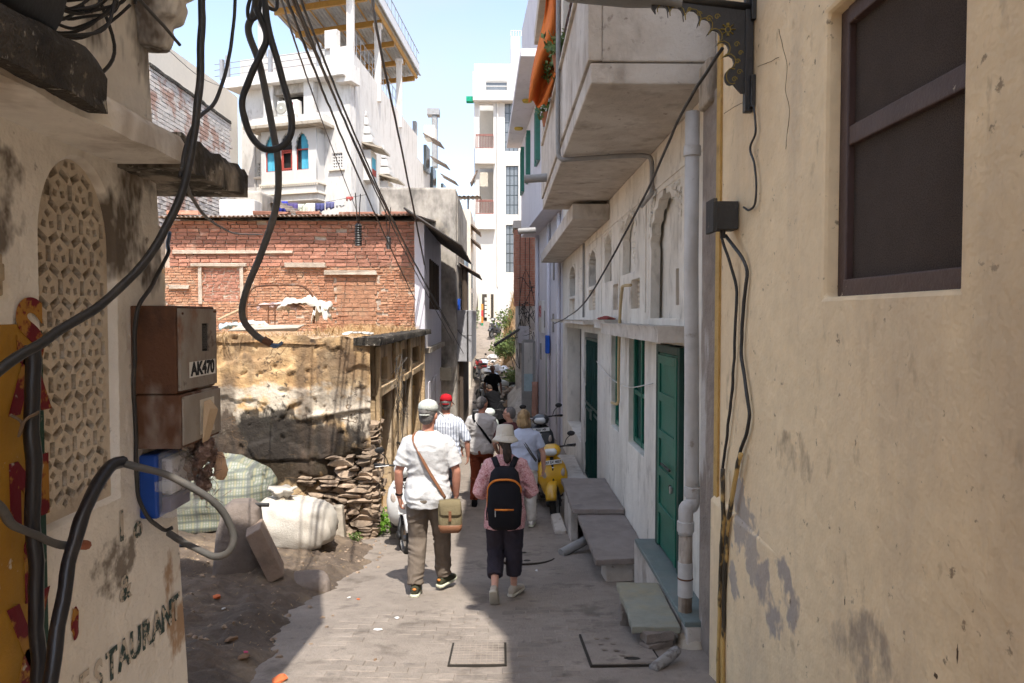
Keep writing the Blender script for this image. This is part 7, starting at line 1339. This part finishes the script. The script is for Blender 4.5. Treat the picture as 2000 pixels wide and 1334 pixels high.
MB().lathe([(.030, -.012), (.036, -.01), (.036, .01), (.030, .012)], 14, Matrix.Translation(Vector((-.271, .052, .90))*s)).build('watch_strap', BLK, t, auto=40)
MB().box((-.285, .085, .70), (-.175, .09, .79), Matrix.Scale(s, 4) @ Matrix.Rotation(.0, 4, 'Y')).build('paper', mat('paper', (.8, .79, .76), bump=0), t)
# woman in sun hat with backpack
PK = bpy.data.materials.new('pink_floral_cotton'); PK.use_nodes = True; nt = PK.node_tree; bs = nt.nodes['Principled BSDF']; bs.inputs['Roughness'].default_value = .9
tcn = nd(nt, 'ShaderNodeTexCoord'); n1 = nd(nt, 'ShaderNodeTexNoise'); n1.inputs['Scale'].default_value = 34; n1.inputs['Detail'].default_value = 2; n1.inputs['Distortion'].default_value = 2.4; nt.links.new(tcn.outputs['Object'], n1.inputs['Vector'])
cr = nd(nt, 'ShaderNodeValToRGB'); e = cr.color_ramp.elements; e[0].position = .36; e[0].color = (.62, .36, .37, 1); e[1].position = .66; e[1].color = (.68, .5, .5, 1)
for p_, c_ in ((.44, (.66, .46, .46, 1)), (.485, (.28, .05, .08, 1)), (.515, (.36, .08, .1, 1)), (.55, (.64, .44, .45, 1)), (.6, (.5, .2, .23, 1))): q = e.new(p_); q.color = c_
nt.links.new(n1.outputs[0], cr.inputs[0]); nt.links.new(cr.outputs[0], bs.inputs['Base Color'])
NAVY = fabric('dark_plum_trousers', (.040, .034, .046), (.03, .026, .034)); HATW = fabric('cream_sun_hat', (.56, .52, .45), (.47, .43, .37), bump=.25); BEI = fabric('beige_shoe', (.42, .37, .31), (.36, .31, .26))
x, y = .03, 6.6
t, up, s, hd = person('woman in cream sun hat and pink floral blouse carrying a black backpack', (x, y, G_(x, y)+.01), -.03, 1.56, dict(girth=1.02, skin=SKIN2, vox=.008, shirt=PK, trousers=NAVY, hem=.74, flare=.13, sleeve=1.75, sleeve_w=1.35, leg_w=1.32, trouser_end=.22, shoe=BEI, sole=mat('sole_cream', (.5, .46, .38), bump=.05), hair=('pony', DKH), hat=[('bucket', HATW)], head=(.1, -.12), lean=.06,
    legs=(((-.10, .10, .47), (-.10, -.24, .17), (.05, .55, -.85), 0), ((.09, .05, .48), (.09, .06, .095), (.5, 1, 0), 0)), arms=(((-.27, -.03, 1.10), (-.22, .17, 1.02)), ((.29, -.03, 1.10), (.2, .18, 1.06)))))
BPK = fabric('backpack_black', (.012, .012, .016), (.02, .02, .026), bump=.08); ORZ = mat('orange_piping', (.62, .20, .035), bump=0)
bp = MB().loft([(.77, 0, -.185, .12, .06), (.82, 0, -.205, .165, .09), (1.0, 0, -.222, .178, .11), (1.2, 0, -.21, .168, .10), (1.34, 0, -.18, .14, .078), (1.395, 0, -.15, .09, .045)], 24, 3.2, Matrix.Scale(s, 4) @ LM if False else Matrix.Scale(s, 4)).build('backpack', BPK, t, smooth=True)
pp = [Vector((sx*.152, -.235, z))*s for sx, z in ((-1.11, 1.0), (-1.11, 1.12))]+[Vector(p)*s for p in ((-.156, -.258, 1.22), (-.10, -.285, 1.28), (0, -.297, 1.295), (.10, -.285, 1.28), (.156, -.258, 1.22), (.164, -.25, 1.15))]
MB().tube(spline(pp, 5), .011*s, 8).build('zip_arc', ORZ, bp, smooth=True); MB().tube([Vector(p)*s for p in ((-.095, -.322, 1.0), (0, -.334, 1.0), (.095, -.322, 1.0))], .010*s, 8).build('pocket_zip', ORZ, bp, smooth=True); MB().box((-.095, -.334, .93), (-.085, -.326, .99), Matrix.Scale(s, 4)).build('zip_pull', mat('zip_grey', (.35, .35, .35), bump=0), bp)
for sx in (-1, 1):
    strap(bp, [Vector(p)*s for p in ((sx*.05, -.15, 1.345), (sx*.085, -.14, 1.42), (sx*.11, -.06, 1.465), (sx*.125, .04, 1.43), (sx*.13, .12, 1.28), (sx*.14, .1, 1.1))], .03*s, BPK, 'shoulder_strap'); strap(bp, [Vector(p)*s for p in ((sx*.15, -.17, 1.0), (sx*.18, -.06, .97), (sx*.17, .05, 1.05))], .012*s, BPK, 'side_strap')
strap(bp, [Vector(p)*s for p in ((-.17, -.16, 1.02), (-.185, -.15, .92), (-.18, -.14, .84))], .006*s, BPK, 'loose_webbing')
# man with red cap, striped shirt
def striped(name, c1, c2, f):
    m = mat(name, c1, bump=.08, coords='obj', fine=.03); nt = m.node_tree; b_ = nt.nodes['Principled BSDF']; tc_ = nd(nt, 'ShaderNodeTexCoord'); sp_ = nd(nt, 'ShaderNodeSeparateXYZ'); nt.links.new(tc_.outputs['Object'], sp_.inputs[0])
    a = nd(nt, 'ShaderNodeMath', operation='MULTIPLY'); a.inputs[1].default_value = f; sn = nd(nt, 'ShaderNodeMath', operation='SINE'); r_ = nd(nt, 'ShaderNodeMapRange'); r_.inputs['From Min'].default_value = .72; r_.inputs['From Max'].default_value = .86
    x_ = nd(nt, 'ShaderNodeMix', data_type='RGBA'); x_.inputs['A'].default_value = (*c1, 1); x_.inputs['B'].default_value = (*c2, 1); l = nt.links.new; l(sp_.outputs[0], a.inputs[0]); l(a.outputs[0], sn.inputs[0]); l(sn.outputs[0], r_.inputs['Value']); l(r_.outputs[0], x_.inputs['Factor']); l(x_.outputs['Result'], b_.inputs['Base Color']); return m
x, y = -.82, 10.5; STR = striped('striped_shirt', (.60, .63, .70), (.10, .12, .2), 165)
person('man in red cap and blue striped shirt with rolled sleeves', (x, y, G_(x, y)+.01), -.05, 1.80, dict(girth=1.1, skin=SKIN, vox=.011, shirt=STR, trousers=fabric('dark_navy_trousers', (.02, .022, .03)), hem=.82, flare=.05, sleeve=1.05, sleeve_w=1.3, shoe=BLK, sole=SOLE, hair=('short', GREYH), hat=[('cap', fabric('red_cap', (.42, .012, .02), (.34, .01, .016)))], head=(.05, 0), lean=.02,
    legs=(((-.10, .06, .49), (-.11, .1, .10), (0, 1, 0), 0), ((.1, .0, .49), (.1, -.12, .11), (.1, 1, -.1), 0)), arms=(((-.27, 0, 1.13), (-.27, .06, .88)), ((.30, .0, 1.13), (.31, .05, .88)))))
# man in grey shirt and rust trousers
x, y = -.33, 11.6
t, up, s, hd = person('man with cropped grey hair in pale grey long sleeves and rust red trousers', (x, y, G_(x, y)+.01), -.08, 1.76, dict(girth=1.08, skin=SKIN, vox=.011, shirt=fabric('pale_grey_jersey', (.50, .48, .47), (.43, .41, .40), bump=.15), trousers=fabric('rust_trousers', (.20, .048, .025), (.15, .035, .02)), hem=.84, flare=.05, sleeve=1.9, sleeve_w=1.15, leg_w=1.1, shoe=BLK, sole=BLK, hair=('short', GREYH), head=(-.55, -.05), lean=.03,
    legs=(((-.10, .0, .49), (-.11, -.08, .10), (-.1, 1, 0), 0), ((.11, .08, .49), (.12, .16, .10), (.2, 1, 0), 0)), arms=(((-.29, -.02, 1.13), (-.33, .04, .90)), ((.25, .0, 1.12), (.18, .2, 1.08)))))
strap(t, [up((-.09, .03, 1.475)), up((-.10, -.085, 1.43)), up((-.02, -.14, 1.30)), up((.08, -.14, 1.15)), up((.17, -.09, 1.02))], .024, BLK); strap(t, [up((-.105, .03, 1.475)), up((-.115, -.08, 1.44)), up((-.08, -.13, 1.36))], .034, BLK, 'shoulder_pad')
# blond woman
x, y = .31, 9.9
t, up, s, hd = person('blond woman in pale blue top and white trousers beside the yellow scooter', (x, y, G_(x, y)+.01), -.05, 1.64, dict(girth=1.08, skin=SKIN2, vox=.010, shirt=fabric('pale_blue_knit', (.44, .48, .60), (.38, .42, .53)), trousers=fabric('white_trousers', (.62, .59, .54), (.54, .51, .46)), hem=.86, flare=.03, sleeve=.7, sleeve_w=1.25, leg_w=1.25, shoe=fabric('white_shoe', (.6, .58, .55)), sole=SOLE, hair=('bob', BLH), head=(-.5, 0), lean=.03,
    legs=(((-.09, .02, .48), (-.09, -.06, .10), (0, 1, 0), 0), ((.1, .06, .48), (.11, .1, .10), (.1, 1, 0), 0)), arms=(((-.27, .0, 1.12), (-.2, .16, 1.0)), ((.28, .0, 1.12), (.29, .07, .87)))))
strap(t, [up((-.08, .03, 1.47)), up((-.08, -.08, 1.43)), up((.0, -.14, 1.28)), up((.1, -.14, 1.12)), up((.18, -.08, 1.0))], .009, fabric('grey_strap', (.1, .095, .09))); strap(t, [up((-.06, .03, 1.475)), up((-.06, -.08, 1.44)), up((.02, -.14, 1.29)), up((.12, -.14, 1.13)), up((.19, -.08, 1.02))], .009, MATS['grey_strap'])
# person in maroon, seen behind the blond woman
x, y = .13, 11.3
t, up, s, hd = person('grey haired person with glasses in maroon top half hidden behind the blond woman', (x, y, G_(x, y)+.01), .15, 1.60, dict(girth=1.1, skin=SKIN2, vox=.012, shirt=fabric('maroon_top', (.09, .035, .035)), trousers=BLK, hem=.85, sleeve=.8, shoe=BLK, sole=BLK, hair=('short', GREYH), head=(1.15, 0), lean=.02,
    legs=(((-.10, .02, .49), (-.11, .0, .10), (0, 1, 0), 0), ((.1, .0, .49), (.1, -.02, .10), (0, 1, 0), 0)), arms=(((-.27, .02, 1.12), (-.2, .16, .95)), ((.27, .02, 1.12), (.2, .16, .95)))))
MB().tube([hd @ Vector(p) for p in ((-.085, .02, 1.655), (-.07, .1, 1.655), (-.035, .122, 1.655), (0, .125, 1.66), (.035, .122, 1.655), (.07, .1, 1.655), (.085, .02, 1.655))], .003, 6).build('glasses', BLK, t)
# two people in black farther down the lane
x, y = -.30, 23.5
person('man in black tee shirt and dark trousers standing far down the lane', (x, y, G_(x, y)+.01), pi+.1, 1.74, dict(skin=SKIND, vox=.014, shirt=BLK, trousers=fabric('charcoal_jeans', (.018, .019, .024)), hem=.86, sleeve=.75, sleeve_w=1.3, shoe=BLK, sole=BLK, hair=('short', DKH), head=(.1, .25), legs=(((-.10, .02, .49), (-.12, .0, .10), (0, 1, 0), 0), ((.1, .0, .49), (.12, -.02, .10), (0, 1, 0), 0)), arms=(((-.27, .02, 1.12), (-.28, .08, .87)), ((.27, .02, 1.12), (.26, .1, .87)))))
x, y = -.12, 18.3
person('person in long black tunic stooping over beside the parked silver scooter', (x, y, G_(x, y)+.01), .5, 1.68, dict(skin=SKIND, vox=.014, shirt=BLK, trousers=BLK, hem=.55, flare=.10, sleeve=1.8, shoe=BLK, sole=BLK, hair=('short', DKH), head=(0, -.5), lean=.62, legs=(((-.10, .05, .49), (-.12, .02, .10), (0, 1, 0), 0), ((.1, .0, .49), (.12, -.1, .10), (0, 1, 0), 0)), arms=(((-.22, .48, 1.02), (-.18, .62, .82)), ((.22, .45, 1.0), (.2, .58, .78)))))
for o in bpy.data.objects:
    for k in ('_S', '_g'):
        if o.get(k) is not None: del o[k]
# ================================================================== scooters and motorcycles (front = local +y)
RUB = mat('tyre_rubber', (.022, .021, .02), [((.10, .09, .08), 9, .5, .75, None, 2, .6)], rough=.8, bump=.12, bscale=60, coords='obj'); ALLOY = mat('dusty_alloy', (.24, .235, .23), metal=.5, rough=.45, bump=.03, coords='obj'); PLAS = mat('black_plastic', (.02, .02, .021), [((.07, .06, .055), 6, .55, .75, None, 2, .5)], rough=.5, bump=.04, coords='obj')
CHR = mat('chrome', (.6, .6, .6), metal=1, rough=.18, bump=0); LENS = mat('lamp_lens', (.55, .56, .55), rough=.08, spec=.7, bump=0, fine=.1); AMB = mat('dim_indicator_lens', (.45, .38, .33), rough=.12, spec=.6, bump=0); PLATE = mat('white_plate', (.72, .72, .7), bump=0); PTXT = mat('plate_text', (.02, .02, .025), bump=0); REDL = mat('red_lens', (.4, .01, .015), rough=.15, bump=0); SEAT = mat('black_vinyl', (.018, .017, .017), rough=.45, bump=.06, coords='obj')
def paint(n, c, dust=(.35, .3, .24), coat=.4): return mat(n, c, [(dust, 3, .6, .9, None, 2, .35), (tuple(k*.7 for k in c), 30, .66, .72, None, 3, .6)], rough=.32, spec=.5, bump=.0, coat=coat, coords='obj', fine=.05)
def wheel(t, c, r, w, spokes, M=None, name='wheel'):
    M = (M or Matrix()) @ Matrix.Translation(c) @ Matrix.Rotation(pi/2, 4, 'Y'); n = 30
    def ringp(pr): return [[M @ Vector((rr*cos(2*pi*j/n), rr*sin(2*pi*j/n), z)) for j in range(n)] for rr, z in pr]
    tw = w/2; pr = [(r*.70, -tw*.8), (r*.86, -tw), (r*.96, -tw*.75), (r, -tw*.3), (r, tw*.3), (r*.96, tw*.75), (r*.86, tw), (r*.70, tw*.8), (r*.66, 0), (r*.70, -tw*.8)]
    b = MB(); b.rings(ringp(pr), caps=False); ty = b.build('tyre', RUB, t, smooth=True)
    b = MB(); b.rings(ringp([(r*.69, -tw*.82), (r*.72, -tw*.86), (r*.64, -tw*.6), (r*.62, 0), (r*.64, tw*.6), (r*.72, tw*.86), (r*.69, tw*.82)]), caps=False); rm = b.build('rim', ALLOY, ty, smooth=True)
    for k in range(spokes):
        a = 2*pi*k/spokes; p, q = M @ Vector((r*.12*cos(a), r*.12*sin(a), 0)), M @ Vector((r*.66*cos(a+.12), r*.66*sin(a+.12), 0)); MB().tube([p, q], [r*.085, r*.06], 6).build('spoke', ALLOY, rm)
    MB().lathe([(0, -tw*.9), (r*.16, -tw*.9), (r*.2, -tw*.4), (r*.2, tw*.4), (r*.16, tw*.9), (0, tw*.9)], 14, M).build('hub', ALLOY, rm, auto=40)
    MB().lathe([(r*.3, tw*.35), (r*.46, tw*.35), (r*.46, tw*.42), (r*.3, tw*.42)], 20, M).build('brake_disc', CHR, rm); return ty
def scooter(name, loc, rz, body, label, steer=0., plate='RJ27 SX 4827', tilt=.0, dark=False, group='parked scooters'):
    t = thing(name, loc, label, 'scooter', group, rz); t.rotation_euler = (0, tilt, rz); SM = Matrix.Translation((0, .47, 0)) @ Matrix.Rotation(steer, 4, 'Z') @ Matrix.Translation((0, -.47, 0))
    wheel(t, (0, .64, .215), .215, .10, 10, SM); wheel(t, (0, -.60, .215), .215, .10, 10)
    # steering group
    b = MB(); R = []
    for a in np.linspace(.45, 2.3, 14):
        w = .085*(1-.18*abs((a-.9)/1.4)); rr = .275+.02*sin(a); cy, cz = .64+rr*cos(a), .235+rr*sin(a); n_ = (cos(a), sin(a))
        R.append([SM @ Vector((w*math.copysign(abs(cos(q))**.7, cos(q)), cy+n_[0]*.05*max(0, sin(q))-(.03*n_[0] if sin(q) < 0 else 0), cz+n_[1]*.05*max(0, sin(q))-(.03*n_[1] if sin(q) < 0 else 0))) for q in np.linspace(0, 2*pi, 17)[:-1]])
    b.rings(R).build('front_mudguard', body, t, smooth=True)
    f = MB().tube([SM @ Vector(p) for p in ((.085, .645, .2), (.085, .60, .33), (.05, .53, .46))], [.024, .024, .02], 10).build('fork_arm', PLAS, t, smooth=True)
    MB().tube([SM @ Vector(p) for p in ((-.085, .645, .2), (-.085, .60, .33), (-.05, .53, .46))], .02, 10).build('fork_arm', PLAS, t, smooth=True); MB().blob((.10, .63, .25), (.03, .075, .05), 2, .1, 10, 7, SM).build('fork_link', PLAS, t, smooth=True)
    MB().tube([SM @ Vector(p) for p in ((0, .56, .42), (0, .42, .95))], .03, 10).build('steering_column', PLAS, t, smooth=True)
    cw = MB().loft([(.90, 0, .40, .07, .05), (.94, 0, .42, .13, .075), (1.0, 0, .43, .155, .085), (1.05, 0, .405, .13, .075), (1.085, 0, .37, .075, .045)], 22, 2.6, SM).build('handlebar_cowl', body, t, smooth=True)
    MB().loft([(.93, 0, .475, .05, .02), (.96, 0, .488, .095, .028), (1.005, 0, .495, .105, .03), (1.04, 0, .475, .07, .025)], 18, 2.4, SM).build('headlamp', LENS, cw, smooth=True)
    MB().tube(spline([SM @ Vector(p) for p in ((-.34, .26, 1.03), (-.2, .34, 1.04), (0, .37, 1.03), (.2, .34, 1.04), (.34, .26, 1.03))], 4), .013, 8).build('handlebar', PLAS, t, smooth=True)
    for sx in (-1, 1):
        MB().tube([SM @ Vector((sx*.24, .32, 1.04)), SM @ Vector((sx*.36, .25, 1.03))], .019, 10).build('grip', PLAS, t, smooth=True); MB().tube([SM @ Vector((sx*.2, .37, 1.04)), SM @ Vector((sx*.36, .33, 1.02))], .007, 6).build('brake_lever', CHR, t)
        mr = MB().tube(spline([SM @ Vector((sx*.2, .33, 1.05)), SM @ Vector((sx*.24, .33, 1.14)), SM @ Vector((sx*.30, .33, 1.19))], 4), .006, 6).build('mirror_stalk', PLAS, t, smooth=True); MB().blob((sx*.32, .335, 1.225), (.06, .014, .04), 1, .05, 12, 8, SM).build('mirror', PLAS, mr, smooth=True)
    # front shield
    ap = MB().loft([(.30, 0, .40, .11, .04), (.36, 0, .445, .165, .06), (.48, 0, .475, .205, .07), (.62, 0, .47, .225, .07), (.76, 0, .435, .21, .062), (.85, 0, .405, .16, .05), (.90, 0, .385, .10, .035)], 26, 2.4).build('front_shield', body, t, smooth=True)
    MB().loft([(.36, 0, .37, .15, .03), (.6, 0, .385, .20, .035), (.84, 0, .345, .15, .03)], 20, 2.6).build('inner_shield', PLAS, t, smooth=True)
    for sx in (-1, 1): MB().blob((sx*.145, .515, .66), (.032, .022, .068), 3, .05, 12, 9, Matrix.Translation((sx*.145, .515, .66)) @ Matrix.Rotation(sx*.18, 4, 'Y') @ Matrix.Rotation(-sx*.3, 4, 'Z') @ Matrix.Translation((-sx*.145, -.515, -.66))).build('indicator', AMB, ap, smooth=True)
    MB().tube([(-.09, .50, .42), (0, .545, .47), (.09, .50, .42)], .012, 6).build('shield_trim', PLAS, ap, smooth=True); MB().blob((0, .522, .755), (.022, .008, .012), 1, 0, 10, 6).build('badge', CHR, ap, smooth=True)
    pl = MB().box((-.15, .492, .80), (.15, .498, .865)).build('number_plate', PLATE, ap); me = text_mesh(plate, .05, .001, bold=.0015); place(me, frame((0, .4995, .832), (-1, 0, 0), (0, 0, 1))); link('plate_text', me, PTXT, pl)
    # floor, body, seat
    MB().loft([(-.12, 0, .30, .15, .045), (.1, 0, .295, .16, .04), (.38, 0, .30, .14, .045)], 18, 4, axis='y').build('floorboard', PLAS, t, smooth=True)
    rb = MB().loft([(-.90, 0, .66, .05, .05), (-.82, 0, .62, .12, .10), (-.6, 0, .55, .175, .16), (-.35, 0, .52, .18, .17), (-.15, 0, .5, .15, .18), (-.06, 0, .48, .10, .16)], 24, 2.7, axis='y').build('rear_body', body, t, smooth=True)
    MB().loft([(-.84, 0, .76, .09, .03), (-.7, 0, .765, .135, .05), (-.4, 0, .755, .145, .055), (-.15, 0, .745, .11, .05), (-.04, 0, .735, .06, .03)], 22, 2.8, axis='y').build('seat', SEAT, t, smooth=True)
    MB().tube(spline([(-.12, -.68, .78), (-.12, -.9, .82), (.12, -.9, .82), (.12, -.68, .78)], 4), .013, 8).build('grab_rail', CHR, t, smooth=True); MB().loft([(-.93, 0, .62, .06, .03), (-.88, 0, .62, .10, .045)], 14, 3, axis='y').build('tail_lamp', REDL, rb, smooth=True)
    MB().loft([(-.5, -.10, .27, .06, .07), (-.3, -.08, .27, .09, .09), (-.05, -.05, .27, .06, .06)], 14, 3, axis='y').build('engine', PLAS, t, smooth=True); MB().tube([(.13, -.1, .25), (.14, -.4, .28), (.15, -.85, .34)], [.025, .05, .055], 12).build('silencer', PLAS, t, smooth=True); MB().tube([(-.12, -.15, .28), (-.22, -.2, .02)], .011, 8).build('side_stand', PLAS, t)
    MB().box((-.08, -.86, .28), (.08, -.84, .5)).build('rear_flap', PLAS, t); return t
YEL = paint('yellow_scooter_paint', (.60, .33, .012)); GRY = paint('dark_grey_scooter_paint', (.035, .037, .042)); WHT = paint('silver_white_scooter_paint', (.55, .55, .54)); SIL = paint('pale_green_scooter_paint', (.45, .5, .47))
def put(x, y): return (x, y, lane_z(x, y)+.004)
scooter('yellow_scooter', put(.78, 11.25), pi+.14, YEL, 'yellow scooter parked facing the camera beside the stone bench', steer=-.35, tilt=.11)
tag(MB().box((.40, 11.95, -.3), (1.46, 14.4, .22), jit=.015).build('stone_step', CONCRETE, None, bevel=.02), 'low cement step under the dark grey scooter', 'step')
scooter('dark_grey_scooter', (.72, 12.85, .225), pi+.05, GRY, 'dark grey scooter with dusty shield behind the yellow one', steer=-.3, tilt=.08, plate='RJ27 AB')
scooter('silver_scooter', put(-1.28, 9.2), pi+.12, WHT, 'silver white scooter by the ochre door, half hidden by the man in white', steer=.25, tilt=-.06, plate='RJ27')
scooter('pale_scooter', put(-.28, 17.3), pi-.05, SIL, 'pale scooter with round lamp in front of the stooping person', steer=.15, plate='RJ27')
scooter('far_scooter', put(-.35, 39.5), pi-.3, GRY, 'dark scooter parked far up the rising street', steer=-.2, plate='RJ27')
def motorcycle(name, loc, rz, body, label, steer=0, lean=.1):
    t = thing(name, loc, label, 'motorcycle', 'parked motorcycles', rz); t.rotation_euler = (0, lean, rz); SM = Matrix.Translation((0, .5, 0)) @ Matrix.Rotation(steer, 4, 'Z') @ Matrix.Translation((0, -.5, 0))
    wheel(t, (0, .68, .30), .30, .10, 5, SM); wheel(t, (0, -.64, .30), .30, .12, 5)
    for sx in (-1, 1): MB().tube([SM @ Vector((sx*.085, .68, .30)), SM @ Vector((sx*.085, .45, .88))], [.028, .022], 10).build('fork_leg', ALLOY, t, smooth=True)
    R = []; b = MB()
    for a in np.linspace(.3, 2.4, 10): R.append([SM @ Vector((.07*cos(q), .68+(.335+.012*sin(q))*cos(a), .30+(.335+.012*sin(q))*sin(a))) for q in np.linspace(0, 2*pi, 11)[:-1]])
    b.rings(R).build('front_mudguard', body, t, smooth=True)
    MB().blob((0, .50, .86), (.10, .08, .11), 1, 0, 14, 10, SM).build('headlamp_shell', PLAS, t, smooth=True); MB().blob((0, .55, .86), (.08, .045, .085), 1, 0, 14, 10, SM).build('headlamp', LENS, t, smooth=True)
    MB().tube(spline([SM @ Vector(p) for p in ((-.38, .24, 1.02), (-.2, .38, 1.02), (0, .42, .95), (.2, .38, 1.02), (.38, .24, 1.02))], 4), .013, 8).build('handlebar', PLAS, t, smooth=True)
    for sx in (-1, 1): MB().tube([SM @ Vector((sx*.26, .33, 1.02)), SM @ Vector((sx*.4, .23, 1.02))], .019, 8).build('grip', PLAS, t); m = MB().tube([SM @ Vector((sx*.24, .34, 1.02)), SM @ Vector((sx*.3, .34, 1.18))], .006, 6).build('mirror_stalk', PLAS, t); MB().blob((sx*.31, .345, 1.21), (.055, .014, .04), 1, 0, 10, 7, SM).build('mirror', PLAS, m, smooth=True)
    MB().loft([(-.1, 0, .78, .09, .08), (.08, 0, .82, .145, .12), (.25, 0, .83, .15, .12), (.38, 0, .80, .08, .08)], 20, 2.4, axis='y').build('fuel_tank', body, t, smooth=True)
    MB().loft([(-.86, 0, .84, .07, .03), (-.5, 0, .80, .13, .05), (-.1, 0, .78, .10, .05)], 18, 2.8, axis='y').build('seat', SEAT, t, smooth=True); MB().loft([(-.92, 0, .76, .05, .04), (-.6, 0, .68, .12, .09), (-.2, 0, .66, .11, .08)], 18, 2.6, axis='y').build('tail_panel', body, t, smooth=True)
    MB().loft([(.22, 0, .05, .14, .2), (.34, 0, .08, .15, .2), (.44, 0, .12, .1, .12), (.62, 0, .16, .1, .10), (.68, 0, .16, .07, .08)], 14, 4).build('engine', ALLOY, t, auto=40)
    for p in (((0, .45, .85), (0, .25, .4), (0, -.1, .32)), ((0, .42, .88), (0, -.1, .72), (0, -.8, .76)), ((0, -.1, .72), (0, -.15, .35), (0, -.64, .3))): MB().tube(list(p), .024, 8).build('frame_tube', PLAS, t)
    for sx in (-1, 1): MB().tube([(sx*.11, -.64, .30), (sx*.11, -.5, .70)], .022, 8).build('rear_shock', ALLOY, t)
    MB().tube(spline([(.1, .2, .3), (.13, 0, .2), (.14, -.3, .26), (.15, -.85, .36)], 4), .045, 10).build('silencer', CHR, t, smooth=True); MB().blob((0, -.94, .75), (.06, .03, .035), 1, 0, 10, 7).build('tail_lamp', REDL, t, smooth=True); MB().box((-.08, -.93, .5), (.08, -.92, .62)).build('number_plate', PLATE, t); MB().tube([(-.1, -.05, .3), (-.24, -.1, .01)], .011, 6).build('side_stand', PLAS, t); return t
motorcycle('motorcycle', put(.18, 26.4), pi-1.0, paint('white_tank_paint', (.6, .62, .62)), 'black motorcycle with white tank standing right of the man in black', steer=.1)
motorcycle('motorcycle', put(-.62, 25.6), .35, GRY, 'dark motorcycle seen from behind left of the man in black'); motorcycle('motorcycle', put(-.72, 28.6), .2, WHT, 'white motorcycle with red tail lamp farther up by the rubble'); motorcycle('motorcycle', put(-1.0, 30.2), .3, paint('red_tank_paint', (.4, .02, .02)), 'red motorcycle at the far left end of the parked row')
for o in bpy.data.objects:
    if o.get('_w') is not None: del o['_w']
